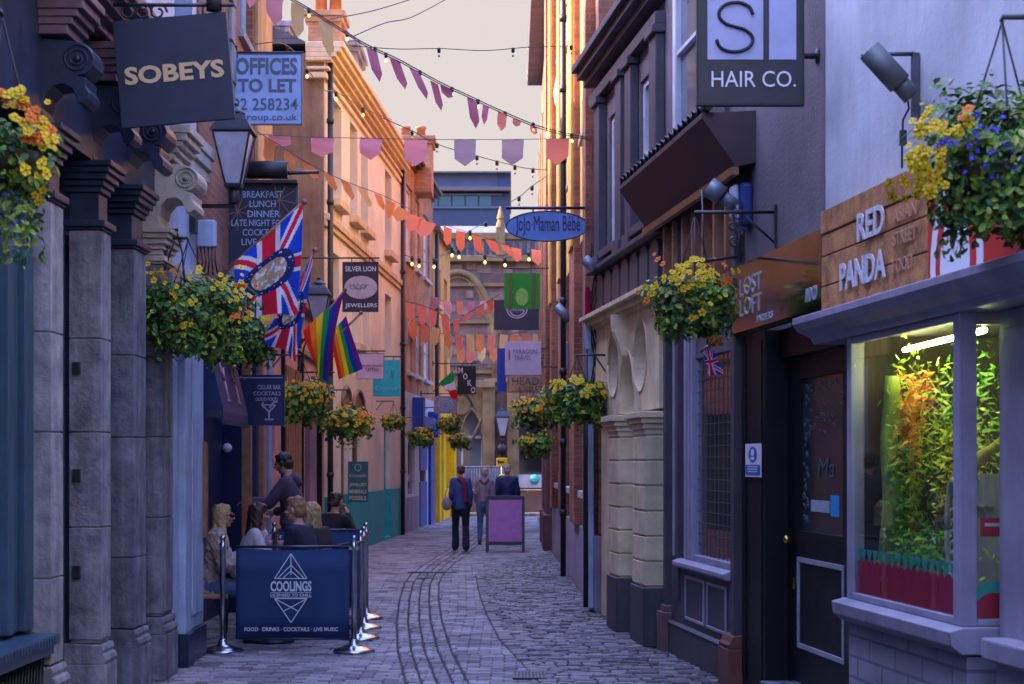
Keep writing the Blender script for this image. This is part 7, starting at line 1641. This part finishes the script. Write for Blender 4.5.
person('man in a navy blue jacket walking away behind the pink A-board', (-.10, 35.6, 0), R(3), stand(), dict(top=mat('navy_jacket', (.008, .03, .13), .6, .2, 10, .2), topname='jacket', legs=navy_t, hair=grey, style='short', bulk=.026, hem=.08), .013, .97)

# ------------------------------------------------------------------ sky, sun, camera
w = bpy.data.worlds.new('World'); scene.world = w; w.use_nodes = True; nt = w.node_tree; N, L = nt.nodes, nt.links
bg = N['Background']; bg.inputs['Strength'].default_value = 0.10
AZ = R(100); EL = R(31)          # sun low on the left, square to the street
sd = Vector((-math.sin(AZ)*math.cos(EL), -math.cos(AZ)*math.cos(EL), math.sin(EL)))
sk = N.new('ShaderNodeTexSky'); sk.sky_type = 'NISHITA'; sk.sun_disc = False; sk.sun_elevation = EL; sk.sun_rotation = math.atan2(sd.x, sd.y); sk.dust_density = 3.0; sk.air_density = 1.0; sk.ozone_density = 3.0
tc = N.new('ShaderNodeTexCoord'); sx = N.new('ShaderNodeSeparateXYZ'); L.new(tc.outputs['Generated'], sx.inputs[0])
nz_ = N.new('ShaderNodeTexNoise'); nz_.inputs['Scale'].default_value = 2.2; nz_.inputs['Detail'].default_value = 5; L.new(tc.outputs['Generated'], nz_.inputs['Vector'])
ad = N.new('ShaderNodeMath'); ad.operation = 'MULTIPLY_ADD'; ad.inputs[1].default_value = .18; L.new(nz_.outputs['Fac'], ad.inputs[0]); L.new(sx.outputs[2], ad.inputs[2])
cr_ = N.new('ShaderNodeValToRGB'); e = cr_.color_ramp.elements; e[0].position = .36; e[0].color = (1, 1, 1, 1); e[1].position = .74; e[1].color = (0, 0, 0, 1)
L.new(ad.outputs[0], cr_.inputs[0])
hz = N.new('ShaderNodeRGB'); hz.outputs[0].default_value = (1.95, 1.78, 1.72, 1)
tn = N.new('ShaderNodeMixRGB'); tn.blend_type = 'MULTIPLY'; tn.inputs[0].default_value = 1; tn.inputs[2].default_value = (4.3, 4.0, 5.2, 1); L.new(sk.outputs[0], tn.inputs[1])
mx_ = N.new('ShaderNodeMixRGB'); L.new(cr_.outputs[0], mx_.inputs[0]); L.new(tn.outputs[0], mx_.inputs[1]); L.new(hz.outputs[0], mx_.inputs[2]); L.new(mx_.outputs[0], bg.inputs[0])
sl_ = bpy.data.lights.new('sun', 'SUN'); sl_.energy = 4.6; sl_.angle = R(.5); sl_.color = (1, .72, .34); so = bpy.data.objects.new('sun', sl_); COL.objects.link(so)
so.rotation_euler = sd.to_track_quat('Z', 'Y').to_euler(); so.location = (0, 0, 30)
cam = bpy.data.cameras.new('camera'); co = bpy.data.objects.new('camera', cam); COL.objects.link(co); scene.camera = co
co.location = (0, 0, EYE); co.rotation_euler = (PI/2, 0, 0); cam.sensor_width = 36; cam.lens = F/1024*36; cam.shift_y = (CY-342)/1024; cam.clip_end = 2000; cam.clip_start = .1
cam.dof.use_dof = True; cam.dof.focus_distance = 16; cam.dof.aperture_fstop = 4.5
scene.view_settings.view_transform = 'Standard'; scene.view_settings.look = 'None'; scene.view_settings.exposure = 2.0; scene.view_settings.gamma = 1
scene.render.resolution_x = 1024; scene.render.resolution_y = 684

scene.collection.children.link(COL)
